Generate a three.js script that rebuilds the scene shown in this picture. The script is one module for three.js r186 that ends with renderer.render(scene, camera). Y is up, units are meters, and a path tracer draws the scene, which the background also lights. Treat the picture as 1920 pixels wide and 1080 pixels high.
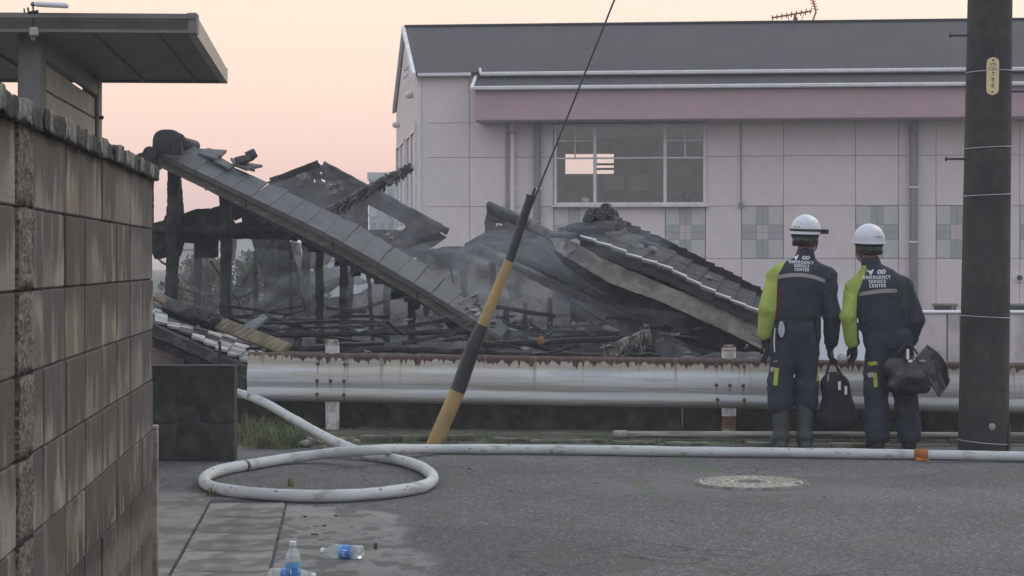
import * as THREE from 'three';
import { ConvexGeometry } from 'three/addons/geometries/ConvexGeometry.js';
import { MarchingCubes } from 'three/addons/objects/MarchingCubes.js';
import { mergeGeometries, mergeVertices } from 'three/addons/utils/BufferGeometryUtils.js';

/* ---------- camera, sky, sun, exposure ---------- */
const F = 3660, EYE = 1.4;                       // focal length in pixels of a 1920 wide picture, eye height in metres
const scene = new THREE.Scene();
const camera = new THREE.PerspectiveCamera(2 * Math.atan(540 / F) * 180 / Math.PI, 16 / 9, 0.1, 3000);
camera.position.set(0, EYE, 0);
camera.lookAt(0, EYE, -10);
camera.setViewOffset(1920, 1080, 0, 49, 1920, 1080);   // shifted lens: level camera, horizon above the middle
const renderer = new THREE.WebGLRenderer();
renderer.toneMapping = THREE.LinearToneMapping;
renderer.toneMappingExposure = 1.56;
renderer.shadowMap.enabled = true;
{
  const W = 512, Hh = 256, data = new Float32Array(W * Hh * 4);
  const mix = (a, b, t) => a.map((v, i) => v + (b[i] - v) * t), sm = (a, b, x) => { const t = Math.min(1, Math.max(0, (x - a) / (b - a))); return t * t * (3 - 2 * t); };
  for (let y = 0; y < Hh; y++) for (let x = 0; x < W; x++) {
    const el = ((y + 0.5) / Hh - 0.5) * 180, az = ((x + 0.5) / W - 0.5) * 2 * Math.PI;   // azimuth of (cos, ., sin)
    const fwd = -Math.sin(az), right = Math.cos(az);                                       // towards -z, towards +x
    const east = Math.max(0, 0.93 * fwd + 0.37 * right);                                   // the bright side of the dawn sky
    let c = mix([0.83, 0.505, 0.425], [0.80, 0.615, 0.495], sm(0.3, 7.2, el));
    c = mix(c, [0.77, 0.665, 0.565], sm(6.5, 13, el));
    c = mix(c, [0.62, 0.69, 0.76], sm(12, 34, el));
    c = mix(c, [0.48, 0.585, 0.70], sm(32, 80, el));
    const side = sm(-3, 8, el) * (1 - sm(20, 50, el));
    c = c.map((v, i) => v * (1 + [0.06, 0.085, 0.085][i] * side * (right > 0 ? right : right * 0.3) * sm(0.2, 1, fwd) * 3));
    const west = sm(0.0, 0.9, -fwd) * (1 - sm(40, 80, el));
    c = mix(c, mix([0.56, 0.54, 0.60], [0.58, 0.60, 0.67], sm(5, 30, el)), west * 0.9);
    if (el < 0) c = mix(c, [0.20, 0.18, 0.17], sm(0, -6, el));
    const o = (y * W + x) * 4; data[o] = c[0]; data[o + 1] = c[1]; data[o + 2] = c[2]; data[o + 3] = 1;
  }
  const sky = new THREE.DataTexture(data, W, Hh, THREE.RGBAFormat, THREE.FloatType);
  sky.mapping = THREE.EquirectangularReflectionMapping; sky.magFilter = THREE.LinearFilter; sky.minFilter = THREE.LinearFilter; sky.needsUpdate = true;
  scene.background = sky; scene.environment = sky; scene.backgroundIntensity = 1.0;
}
const sun = new THREE.DirectionalLight(new THREE.Color(1, 0.88, 0.76), 0.5);
sun.position.set(14, 16, -30); sun.target.position.set(0, 0, -14);
sun.castShadow = true; sun.shadow.radius = 40; sun.shadow.mapSize.set(2048, 2048);
Object.assign(sun.shadow.camera, { left: -30, right: 30, top: 30, bottom: -30, near: 0.5, far: 120 });
scene.add(sun, sun.target);
scene.fog = new THREE.FogExp2(new THREE.Color(0.80, 0.85, 0.92), 0.0026);

/* ---------- helpers ---------- */
let SEED = 7;
const rnd = () => { SEED = (SEED + 0x6d2b79f5) | 0; let t = Math.imul(SEED ^ (SEED >>> 15), 1 | SEED); t = (t + Math.imul(t ^ (t >>> 7), 61 | t)) ^ t; return ((t ^ (t >>> 14)) >>> 0) / 4294967296; };
const rr = (a, b) => a + (b - a) * rnd();
const hash = (x, y, z = 0) => { let h = (Math.imul(x | 0, 374761393) + Math.imul(y | 0, 668265263) + Math.imul(z | 0, 1274126177)) | 0; h = Math.imul(h ^ (h >>> 13), 1274126177); return ((h ^ (h >>> 16)) >>> 0) / 4294967296; };
const lerp = (a, b, t) => a + (b - a) * t, clamp = (x, a = 0, b = 1) => Math.min(b, Math.max(a, x)), smooth = (a, b, x) => { const t = clamp((x - a) / (b - a)); return t * t * (3 - 2 * t); };
function vn(x, y, per = 4096, z = 0) {            // value noise that repeats after `per` cells
  const xi = Math.floor(x), yi = Math.floor(y), fx = x - xi, fy = y - yi, u = fx * fx * (3 - 2 * fx), v = fy * fy * (3 - 2 * fy);
  let x0, x1, y0, y1;
  if ((per & (per - 1)) === 0) { const k = per - 1; x0 = xi & k; x1 = (xi + 1) & k; y0 = yi & k; y1 = (yi + 1) & k; } else { x0 = ((xi % per) + per) % per; x1 = (x0 + 1) % per; y0 = ((yi % per) + per) % per; y1 = (y0 + 1) % per; }
  const a = hash(x0, y0, z), b = hash(x1, y0, z), c = hash(x0, y1, z), d = hash(x1, y1, z);
  return lerp(lerp(a, b, u), lerp(c, d, u), v);
}
let TAB = null;                                     // a ready table of layered noise, 32 units wide, for the large maps
function fbm(x, y, oct = 4, per = 4096, z = 0) {
  if (TAB && per === 4096 && oct >= 3) { const X = (x + z * 3.7) * 32, Y = (y + z * 5.3) * 32, xi = Math.floor(X), yi = Math.floor(Y), u = X - xi, v = Y - yi, x0 = xi & 1023, x1 = (xi + 1) & 1023, y0 = (yi & 1023) << 10, y1 = ((yi + 1) & 1023) << 10; return lerp(lerp(TAB[y0 + x0], TAB[y0 + x1], u), lerp(TAB[y1 + x0], TAB[y1 + x1], u), v); }
  let s = 0, a = 0.5, n = 0; for (let i = 0; i < oct; i++) { s += a * vn(x, y, per, z + i); n += a; x *= 2; y *= 2; per *= 2; a *= 0.5; } return s / n;
}
{ const t = new Float32Array(1024 * 1024); for (let y = 0; y < 1024; y++) for (let x = 0; x < 1024; x++) t[(y << 10) + x] = fbm(x / 32, y / 32, 5, 32, 900); TAB = t; }
function n3(x, y, z) { const zi = Math.floor(z), f = z - zi, u = f * f * (3 - 2 * f); return lerp(vn(x, y, 4096, zi * 17), vn(x, y, 4096, zi * 17 + 17), u) * 2 - 1; }
const V = (x, y, z) => new THREE.Vector3(x, y, z);
const P = (px, py, d) => V((px - 960) * d / F, EYE + (491 - py) * d / F, -d);     // the place seen at a pixel, at distance d
const GD = (py, h = 0) => (EYE - h) * F / (py - 491);                              // distance of a point of height h seen at row py
const G = (px, py, h = 0) => P(px, py, GD(py, h));
const names = new Map();
function numbered(n) { const k = names.get(n) ?? 0; names.set(n, k + 1); return k ? n + '_' + String(k).padStart(3, '0') : n; }
function thing(name, label, category, pos = [0, 0, 0], group, turn = 0) {
  const o = new THREE.Group(); o.name = numbered(name); o.position.set(...pos); o.rotation.y = turn; scene.add(o);
  o.userData = { label, category }; if (group) o.userData.group = group; return o;
}
function shaded(m) { m.castShadow = true; m.receiveShadow = true; return m; }
function part(name, geo, mat, parent, label) {
  const m = shaded(new THREE.Mesh(geo, mat)); m.name = name; parent.add(m); if (label) m.userData.label = label; return m;
}
function solo(name, geo, mat, label, category, group) { const m = shaded(new THREE.Mesh(geo, mat)); m.name = numbered(name); scene.add(m); m.userData = { label, category }; if (group) m.userData.group = group; return m; }
function struct(name, geo, mat) { const m = shaded(new THREE.Mesh(geo, mat)); m.name = numbered(name); scene.add(m); m.userData = { kind: 'structure' }; return m; }
function flat(g) { g = g.index ? g.toNonIndexed() : g; for (const k of Object.keys(g.attributes)) if (!['position', 'normal', 'uv'].includes(k)) g.deleteAttribute(k); return g; }
function uvBox(g, keepNormals = true) {             // uv in metres, by the way each face points
  g = flat(g); if (!g.attributes.normal || !keepNormals) g.computeVertexNormals();
  const p = g.attributes.position, uv = new Float32Array(p.count * 2), a = V(0, 0, 0), b = V(0, 0, 0), c = V(0, 0, 0), n = V(0, 0, 0);
  for (let i = 0; i < p.count; i += 3) {
    a.fromBufferAttribute(p, i); b.fromBufferAttribute(p, i + 1); c.fromBufferAttribute(p, i + 2); n.crossVectors(b.clone().sub(a), c.clone().sub(a));
    const x = Math.abs(n.x), y = Math.abs(n.y), z = Math.abs(n.z);
    [a, b, c].forEach((v, k) => { const q = x > y && x > z ? [v.z, v.y] : y > z ? [v.x, v.z] : [v.x, v.y]; uv[(i + k) * 2] = q[0]; uv[(i + k) * 2 + 1] = q[1]; });
  }
  g.setAttribute('uv', new THREE.BufferAttribute(uv, 2)); return g;
}
const merge = (list) => mergeGeometries(list.map((g) => flat(g.attributes.uv ? g : uvBox(g))));
const chamferCache = new Map();
function box(w, h, d, x = 0, y = 0, z = 0, ch = 0.004) {
  ch = Math.min(ch, w * 0.3, h * 0.3, d * 0.3);
  const key = [w, h, d, ch].map((v) => v.toFixed(4)).join();
  if (!chamferCache.has(key)) {
    const pts = [];
    for (const sx of [-1, 1]) for (const sy of [-1, 1]) for (const sz of [-1, 1]) {
      const X = sx * w / 2, Y = sy * h / 2, Z = sz * d / 2;
      pts.push(V(X - sx * ch, Y - sy * ch, Z), V(X - sx * ch, Y, Z - sz * ch), V(X, Y - sy * ch, Z - sz * ch));
    }
    chamferCache.set(key, uvBox(new ConvexGeometry(pts)));
  }
  return chamferCache.get(key).clone().translate(x, y, z);
}
function hexa(q, n) {                               // four corners (any order round), thickened by the vector n downwards
  const t = q.map((v) => v.clone()), b = q.map((v) => v.clone().add(n)), tri = [];
  const f = (a, c, d, e) => tri.push(a, c, d, a, d, e);
  f(t[0], t[1], t[2], t[3]); f(b[3], b[2], b[1], b[0]);
  for (let i = 0; i < 4; i++) { const j = (i + 1) % 4; f(t[i], b[i], b[j], t[j]); }
  const ab = t[1].clone().sub(t[0]), ac = t[2].clone().sub(t[0]), out = ab.cross(ac).dot(n) < 0;
  const pos = []; for (let i = 0; i < tri.length; i += 3) { const s = out ? [0, 1, 2] : [0, 2, 1]; for (const k of s) pos.push(tri[i + k].x, tri[i + k].y, tri[i + k].z); }
  const g = new THREE.BufferGeometry(); g.setAttribute('position', new THREE.Float32BufferAttribute(pos, 3)); return uvBox(g, false);
}
function between(g, a, b) {                         // a geometry along +y from 0 to 1*len, laid from a to b
  const d = b.clone().sub(a); g.applyQuaternion(new THREE.Quaternion().setFromUnitVectors(V(0, 1, 0), d.normalize())); return g.translate(a.x, a.y, a.z);
}
function rod(a, b, r, r2 = r, seg = 10) { const l = a.distanceTo(b); return uvBox(between(new THREE.CylinderGeometry(r2, r, l, seg).translate(0, l / 2, 0), a, b)); }
function tube(pts, r, seg = 64, rad = 8, closed = false) { return new THREE.TubeGeometry(new THREE.CatmullRomCurve3(pts, closed, 'centripetal'), seg, r, rad, closed); }
function roughen(g, amp, freq, s = 0, along = [1, 1, 1]) { // push the vertices of a closed shape about, equal places alike
  const p = g.attributes.position;
  for (let i = 0; i < p.count; i++) {
    const x = p.getX(i), y = p.getY(i), z = p.getZ(i), k = freq;
    p.setXYZ(i, x + amp * along[0] * (n3(x * k + s, y * k, z * k) + 0.5 * n3(x * k * 2.3, y * k * 2.3 + s, z * k * 2.3)), y + amp * along[1] * (n3(x * k + 31 + s, y * k + 7, z * k) + 0.5 * n3(x * k * 2.3, y * k * 2.3 + 3 + s, z * k * 2.3)), z + amp * along[2] * (n3(x * k + 5 + s, y * k + 57, z * k) + 0.5 * n3(x * k * 2.3 + 9, y * k * 2.3 + s, z * k * 2.3)));
  }
  g.computeVertexNormals(); return g;
}
function timber(a, b, w, h, amp = 0.008, freq = 14, s = 0, taper = 1) {      // squared beam, burnt and eaten at the edges
  const l = a.distanceTo(b), n = Math.max(3, Math.round(l / 0.045)), g = new THREE.BoxGeometry(w, l, h, 3, n, 3).translate(0, l / 2, 0), p = g.attributes.position;
  for (let i = 0; i < p.count; i++) { const k = lerp(1, taper, p.getY(i) / l), x = p.getX(i), z = p.getZ(i), e = Math.abs(x) > w * 0.49 && Math.abs(z) > h * 0.49 ? 0.94 : 1; p.setXYZ(i, x * k * e, p.getY(i), z * k * e); }
  return uvBox(between(roughen(mergeVertices(g.deleteAttribute('uv').deleteAttribute('normal')), amp, freq, s), a, b));
}
function ragged(poly, amp, step, s = 0) {           // a pixel outline with torn edges
  const out = [];
  for (let i = 0; i < poly.length; i++) {
    const a = poly[i], b = poly[(i + 1) % poly.length], l = Math.hypot(b[0] - a[0], b[1] - a[1]), n = Math.max(1, Math.round(l / step)), nx = -(b[1] - a[1]) / l, ny = (b[0] - a[0]) / l;
    for (let k = 0; k < n; k++) { const t = k / n, w = k ? amp * (fbm(i * 13.7 + k * 0.9 + s, s + 0.5, 3) * 2 - 1) * 1.6 : 0; out.push([lerp(a[0], b[0], t) + nx * w, lerp(a[1], b[1], t) + ny * w]); }
  }
  return out;
}
// A board or sheet with thickness: its front outline is given by picture places, its distance by dist(px, py).
function sheet(poly, dist, thick, holes = [], amp = 1.5, step = 7, s = 0) {
  const D = typeof dist === 'number' ? () => dist : dist, sh = new THREE.Shape(ragged(poly, amp, step, s).map((p) => new THREE.Vector2(p[0], -p[1])));
  for (const h of holes) sh.holes.push(new THREE.Path(ragged(h, amp, step * 0.7, s + 5).map((p) => new THREE.Vector2(p[0], -p[1]))));
  const g = new THREE.ExtrudeGeometry(sh, { depth: 1, bevelEnabled: false, steps: 1 }), p = g.attributes.position;
  for (let i = 0; i < p.count; i++) { const x = p.getX(i), y = -p.getY(i), back = p.getZ(i) < 0.5, v = P(x, y, D(x, y)); p.setXYZ(i, v.x, v.y, v.z - (back ? thick : 0)); }
  g.deleteAttribute('normal'); g.deleteAttribute('uv'); return uvBox(g, false);
}
function polyAt(poly, t) {                          // point at share t of the way along a polyline [[x, y, d]...] by x
  let L = 0; const seg = []; for (let i = 1; i < poly.length; i++) { const l = Math.hypot(poly[i][0] - poly[i - 1][0], poly[i][1] - poly[i - 1][1]); seg.push(l); L += l; }
  let s = t * L; for (let i = 0; i < seg.length; i++) { if (s <= seg[i] || i === seg.length - 1) { const k = s / seg[i]; return poly[i].map((v, j) => lerp(v, poly[i + 1][j], k)); } s -= seg[i]; }
}
function prism(pts, depth, bevel = 0) { const g = new THREE.ExtrudeGeometry(new THREE.Shape(pts.map((p) => new THREE.Vector2(...p))), { depth, bevelEnabled: bevel > 0, bevelSize: bevel, bevelThickness: bevel, bevelSegments: 2 }); return uvBox(g); }

/* ---------- textures and materials ---------- */
const toS = (v) => Math.round(255 * (v <= 0.0031308 ? v * 12.92 : 1.055 * Math.pow(clamp(v), 1 / 2.4) - 0.055));
function dtex(w, h, f, srgb = true) {
  const d = new Uint8Array(w * h * 4);
  for (let y = 0; y < h; y++) for (let x = 0; x < w; x++) { const c = f(x / w, y / h, x, y), o = (y * w + x) * 4; for (let k = 0; k < 3; k++) d[o + k] = srgb ? toS(Math.max(0, c[k])) : Math.round(255 * clamp(c[k])); d[o + 3] = 255; }
  const t = new THREE.DataTexture(d, w, h); if (srgb) t.colorSpace = THREE.SRGBColorSpace; t.wrapS = t.wrapT = THREE.RepeatWrapping; t.magFilter = THREE.LinearFilter; t.minFilter = THREE.LinearMipmapLinearFilter; t.needsUpdate = true; return t;
}
const rep = (t, sx, sy = sx) => { const c = t.clone(); c.repeat.set(1 / sx, 1 / sy); c.needsUpdate = true; return c; };
// a mottled colour: base, spread in brightness, a second tint that comes in patches
function mottled(base, spread, tint = base, share = 0.4, fine = 0.15, size = 512, z = 0) {
  return dtex(size, size, (u, v, x, y) => { const a = fbm(u * 4, v * 4, 5, 4, z), b = fbm(u * 16, v * 16, 4, 16, z + 40), g = hash(x, y, z + 9), t = smooth(0.62 - share * 0.5, 0.75 - share * 0.2, fbm(u * 6, v * 6, 4, 6, z + 80)), k = 1 + spread * (a + b - 1) * 2 + fine * (g - 0.5); return base.map((c, i) => lerp(c, tint[i], t) * k); });
}
const grainBump = dtex(512, 512, (u, v, x, y) => { const k = 0.6 * fbm(u * 64, v * 64, 3, 64, 3) + 0.4 * hash(x, y, 4); return [k, k, k]; }, false);
const coarseBump = dtex(512, 512, (u, v) => { const k = fbm(u * 8, v * 8, 6, 8, 5); return [k, k, k]; }, false);
const streakTex = (base, tint, z, sx = 40, sy = 3) => dtex(512, 512, (u, v, x, y) => { const s = fbm(u * sx, v * sy, 4, 1, z) , a = vn(u * sx, v * sy, sx, z), b = fbm(u * 5, v * 5, 4, 5, z + 3), t = smooth(0.45, 0.75, a * 0.5 + b * 0.5); return base.map((c, i) => lerp(c, tint[i], t) * (0.9 + 0.2 * hash(x, y, z))); });
function mat(o) { const m = new THREE.MeshStandardMaterial({ roughness: 0.85, ...o }); if (Array.isArray(o.color)) m.color = new THREE.Color().setRGB(...o.color); return m; }
function col(r, g, b) { return new THREE.Color().setRGB(r, g, b); }
function texMat(map, size, rough = 0.85, bump = 0.002, bumpSize = size, bumpT = grainBump, extra = {}) { return new THREE.MeshStandardMaterial({ map: rep(map, size), roughness: rough, bumpMap: rep(bumpT, bumpSize), bumpScale: bump, ...extra }); }

const crackBump = dtex(512, 512, (u, v) => {        // alligator cracks of burnt wood: cells stretched along v
  const X = u * 14, Y = v * 8, xi = Math.floor(X), yi = Math.floor(Y); let d1 = 9, d2 = 9;
  for (let j = -1; j <= 1; j++) for (let i = -1; i <= 1; i++) { const cx = xi + i, cy = yi + j, mx = ((cx % 14) + 14) % 14, my = ((cy % 8) + 8) % 8, d = Math.hypot(cx + hash(mx, my, 1) - X, cy + hash(mx, my, 2) - Y); if (d < d1) { d2 = d1; d1 = d; } else if (d < d2) d2 = d; }
  const k = smooth(0, 0.22, d2 - d1); return [k, k, k];
}, false);
const charTex = mottled([0.020, 0.021, 0.023], 0.5, [0.05, 0.052, 0.055], 0.35, 0.5, 512, 11);
const M = {};
M.char = texMat(charTex, 0.8, 0.75, 0.01, 0.35, crackBump);
M.charGrey = texMat(mottled([0.055, 0.057, 0.06], 0.5, [0.11, 0.11, 0.11], 0.4, 0.5, 512, 13), 0.7, 0.9, 0.008, 0.35, crackBump);
M.soot = texMat(mottled([0.026, 0.028, 0.031], 0.55, [0.06, 0.062, 0.065], 0.35, 0.4, 512, 17), 1.3, 0.9, 0.01, 0.6, coarseBump);
M.sootGrey = texMat(mottled([0.085, 0.090, 0.097], 0.45, [0.125, 0.13, 0.135], 0.45, 0.3, 512, 19), 1.7, 0.9, 0.01, 0.7, coarseBump);
M.plaster = texMat(mottled([0.27, 0.252, 0.222], 0.45, [0.052, 0.052, 0.053], 0.42, 0.2, 512, 23), 2.1, 0.95, 0.008, 0.5, coarseBump);
M.tan = texMat(mottled([0.27, 0.252, 0.222], 0.35, [0.15, 0.143, 0.132], 0.35, 0.25, 512, 27), 1.1, 0.95, 0.006, 0.4, coarseBump);
M.tile = [0, 1, 2].map((i) => texMat(mottled([0.074 + i * 0.005, 0.079 + i * 0.005, 0.086 + i * 0.005], 0.16, [0.062, 0.066, 0.072], 0.4, 0.25, 256, 31 + i * 7), 0.9, 0.62, 0.003, 0.3));
M.tileDark = [0, 1, 2].map((i) => texMat(mottled([0.026 + i * 0.003, 0.029 + i * 0.003, 0.033 + i * 0.003], 0.4, [0.018, 0.02, 0.022], 0.5, 0.3, 256, 51 + i * 7), 0.6, 0.7, 0.003, 0.3));
M.tilePale = texMat(mottled([0.35, 0.35, 0.355], 0.3, [0.16, 0.16, 0.165], 0.45, 0.3, 256, 71), 0.5, 0.6, 0.003, 0.3);
M.board = texMat(streakTex([0.085, 0.078, 0.068], [0.16, 0.15, 0.13], 75, 6, 40), 0.6, 0.85, 0.003, 0.3);
M.fibre = texMat(mottled([0.15, 0.145, 0.135], 0.5, [0.055, 0.055, 0.055], 0.5, 0.5, 256, 77), 0.4, 1, 0.006, 0.15, coarseBump);
M.wood = texMat(streakTex([0.21, 0.165, 0.10], [0.09, 0.075, 0.055], 79, 5, 60), 0.7, 0.85, 0.003, 0.3);
M.slope = texMat(mottled([0.013, 0.0145, 0.0165], 0.5, [0.022, 0.024, 0.027], 0.5, 0.4, 256, 81), 0.7, 0.95, 0.004, 0.3, coarseBump);
M.white = mat({ color: [0.70, 0.72, 0.76], roughness: 0.5 });
M.darkMetal = mat({ color: [0.05, 0.052, 0.055], roughness: 0.55, metalness: 0.3 });
const BOLT_S = [[0.582, 0.56], [0.693, 0.56], [0.803, 0.56], [0.582, 0.84], [0.803, 0.84], [0.582, 0.22], [0.807, 0.22], [3.821, 0.53], [3.927, 0.53], [4.034, 0.53], [3.829, 0.82], [4.042, 0.82], [3.821, 0.14], [4.042, 0.14]];
/* ---------- ground, road, gutter ---------- */
{
  const earth = mottled([0.085, 0.078, 0.066], 0.4, [0.05, 0.06, 0.035], 0.4, 0.4, 512, 101);
  const g = new THREE.CircleGeometry(330, 64).rotateX(-Math.PI / 2).translate(0, -0.02, 0);
  struct('ground', uvBox(g), texMat(earth, 2.3, 0.95, 0.02, 1.1, coarseBump));
}
// the street line: everything beside it runs towards the vanishing point 640 px
const RD = V(-0.0862, 0, -1).normalize(), RN = V(1, 0, -0.0862).normalize();          // along the street, across it (to the right)
const L2 = V(-1.311, 0, -11.29), L1 = V(-1.752, 0, -11.41);                            // points on the two edges of the gutter covers
const alongL = (p, off, z) => { const t = (z - p.z) / RD.z; return V(p.x + RD.x * t + RN.x * off, 0, z + RN.z * off); };
const MOSS = [[1195, 898, 1240, 938, 0.06], [1268, 860, 1340, 884, 0.08], [835, 852, 905, 857, 0.07], [1240, 872, 1290, 866, 0.05], [560, 893, 545, 925, 0.03]].map(([a, b, c, d, w]) => { const p = G(a, b), q = G(c, d); return [p.x, p.z, q.x, q.z, w]; });
const roadMap = (() => {
  const X0 = -3, Z0 = -7.6, S = 8.6;
  const t = dtex(1792, 1792, (u, v, x, y) => {
    const X = X0 + u * S, Z = Z0 - v * S * 0.93;
    const g1 = hash(x, y, 1), g2 = hash(x >> 1, y >> 1, 2), big = fbm(X * 0.9, Z * 0.9, 4, 4096, 5), mid = fbm(X * 5, Z * 3, 4, 4096, 9);
    let k = 0.100 * (0.72 + 0.55 * big) * (0.85 + 0.3 * mid), c = [k * 1.0, k * 0.995, k * 0.985];
    const st = vn(X * 130, Z * 60, 4096, 61) * 0.45 + vn(X * 80 + 7, Z * 30, 4096, 63) * 0.25 + g2 * 0.3, m = st > 0.62 ? lerp(1.05, 2.1, smooth(0.62, 0.80, st)) : st < 0.36 ? lerp(0.82, 0.45, smooth(0.36, 0.22, st)) : 0.8 + (st - 0.36); c = c.map((q) => q * m);
    // bare concrete beside the gutter, worn off towards the asphalt
    const e = (X - (L2.x + RD.x * (Z - L2.z) / RD.z)), w = 0.55 + 0.22 * (fbm(X * 2.2, Z * 1.4, 4, 4096, 21) - 0.5) * 4 - smooth(-10.6, -11.6, Z) * 0.75;
    const on = smooth(0.10, -0.06, e - w) * smooth(-12.2, -11.5, Z) ;
    if (on > 0) { const sp = fbm(X * 9, Z * 6, 5, 4096, 25), dirt = smooth(0.52, 0.66, sp), q = 0.235 * (0.8 + 0.4 * fbm(X * 3, Z * 3, 4, 4096, 27)) * (0.94 + 0.12 * g1); const cc = [q, q * 0.985, q * 0.94].map((z) => z * lerp(1, 0.5, dirt)); c = c.map((z, i) => lerp(z, cc[i], on * (1 - 0.5 * smooth(0.55, 0.7, fbm(X * 22, Z * 22, 3, 4096, 31))))); }
    // dust round the manhole
    const dm = Math.hypot((X - 1.5) / 1.15, (Z + 12.25) / 0.95); const du = smooth(1.05, 0.5, dm + (fbm(X * 3, Z * 3, 3, 4096, 41) - 0.5)); c = c.map((z) => lerp(z, 0.15 * (0.9 + 0.2 * g1), du * 0.45));
    const cr = Math.abs(fbm(X * 0.55 + 3, Z * 0.42 + 1, 4, 4096, 81) - 0.5); if (cr < 0.004) c = c.map((z) => z * lerp(0.45, 1, cr / 0.004)); const wet = smooth(0.56, 0.66, fbm(X * 0.45 + 11, Z * 0.8, 4, 4096, 83)); c = c.map((z) => z * lerp(1, 0.8, wet));
    // moss in the cracks
    const ms = smooth(0.60, 0.70, fbm(X * 1.7 + 9, Z * 2.6, 4, 4096, 51)) * smooth(0.5, 0.62, fbm(X * 14, Z * 10, 3, 4096, 53)); c = c.map((z, i) => lerp(z, [0.075, 0.088, 0.04][i], ms * 0.45));
    for (const [ax, az, bx, bz, w] of MOSS) { const dx = bx - ax, dz = bz - az, h = clamp(((X - ax) * dx + (Z - az) * dz) / (dx * dx + dz * dz)), dd = Math.hypot(X - ax - dx * h, (Z - az - dz * h) * 0.6) ; if (dd < w * 1.6) { const on2 = smooth(w, w * 0.3, dd + (fbm(X * 7, Z * 5, 4, 4096, 71) - 0.5) * w * 1.8) * smooth(0.42, 0.55, fbm(X * 30, Z * 14, 3, 4096, 73)); c = c.map((z, i) => lerp(z, [0.085, 0.105, 0.035][i], on2 * 0.8)); } }
    return c;
  });
  t.wrapS = t.wrapT = THREE.MirroredRepeatWrapping; return { t, X0, Z0, S };
})();
{
  const pts = [[-9, 6], [14, 6], [14, -14.78], [-1.75, -14.95], [-9, -14.95]], sh = new THREE.Shape(pts.map((p) => new THREE.Vector2(p[0], -p[1])));
  const g = new THREE.ShapeGeometry(sh).rotateX(-Math.PI / 2), p = g.attributes.position, uv = g.attributes.uv;
  for (let i = 0; i < p.count; i++) uv.setXY(i, (p.getX(i) - roadMap.X0) / roadMap.S, -(p.getZ(i) - roadMap.Z0) / (roadMap.S * 0.93));
  struct('road', g, new THREE.MeshStandardMaterial({ map: roadMap.t, roughness: 0.9, bumpMap: rep(grainBump, 0.05, 0.045), bumpScale: 0.004 }));
}
{ // gutter with its concrete covers, one by one
  const gut = struct('gutter', merge([box(0.46, 0.02, 7, 0, -0.008, 3.35)]).applyMatrix4(new THREE.Matrix4().makeBasis(RN, V(0, 1, 0), RD.clone().negate()).setPosition(L1.clone().add(L2).multiplyScalar(0.5).setY(0))), M.soot);
  const cmap = mottled([0.20, 0.192, 0.172], 0.35, [0.115, 0.11, 0.10], 0.45, 0.25, 512, 111), cm = [1, 0.9, 0.8].map((k) => texMat(cmap, 0.8, 0.9, 0.003, 0.25, grainBump, { color: col(k, k, k) }));
  for (let i = 0; i < 15; i++) {
    const z = -7.2 - i * 0.62, w = 0.425, a = L1.clone().add(L2).multiplyScalar(0.5), t = (z - a.z) / RD.z;
    if (z < -11.2) break;
    const m = part('gutter_cover', box(w, 0.05, 0.61, 0, 0, 0, 0.006), cm[i % 3], gut); m.position.set(a.x + RD.x * t, -0.012 + rr(-0.002, 0.003), z); m.rotation.y = Math.atan2(-RD.x, -RD.z) + rr(-0.004, 0.004);
  }
  // concrete apron between the gutter and the block wall, and the strip along the wall foot
  const apron = mottled([0.20, 0.195, 0.18], 0.3, [0.12, 0.115, 0.105], 0.4, 0.25, 512, 121);
  const q = [alongL(L1, -0.012, -5), alongL(L1, -0.012, -11.35), alongL(L1, -0.8, -11.35), alongL(L1, -0.8, -5)].map((v) => v.setY(0.012));
  struct('pavement', hexa(q, V(0, -0.03, 0)), texMat(apron, 1.1, 0.8, 0.003, 0.25));
}
/* ---------- earth strip, retaining wall, kerb stones, pipe ---------- */
const mossy = mottled([0.040, 0.039, 0.032], 0.5, [0.062, 0.06, 0.05], 0.35, 0.55, 512, 131);
const RW = (x) => -16.25 + 0.085 * (x + 2.2);                 // the wall and the rail come a little nearer to the right
struct('earth_strip', hexa([V(-2.3, 0.004, -14.86), V(9, 0.004, -14.70), V(9, 0.035, -15.55), V(-2.3, 0.035, -16.4)], V(0, -0.08, 0)), texMat(mottled([0.085, 0.078, 0.058], 0.5, [0.05, 0.062, 0.028], 0.5, 0.6, 512, 135), 0.9, 1, 0.02, 0.3, coarseBump));
{
  const t = thing('retaining_wall', 'low dark mossy concrete wall running behind and below the white guardrail', 'wall');
  const a = V(-2.45, 0, RW(-2.45) - 0.02), b = V(11, 0, RW(11) - 0.02), len = a.distanceTo(b), n = 7, dir = b.clone().sub(a).normalize();
  for (let i = 0; i < n; i++) { const g = box(len / n - 0.012, 0.56, 0.2, 0, 0, 0, 0.012), m = part('wall_segment', g, texMat(mossy, 1.1, 1, 0.025, 0.5, coarseBump), t); const c = a.clone().addScaledVector(dir, (i + 0.5) * len / n); m.position.set(c.x, -0.015, c.z); m.rotation.y = Math.atan2(-dir.z, dir.x); }
}
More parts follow.
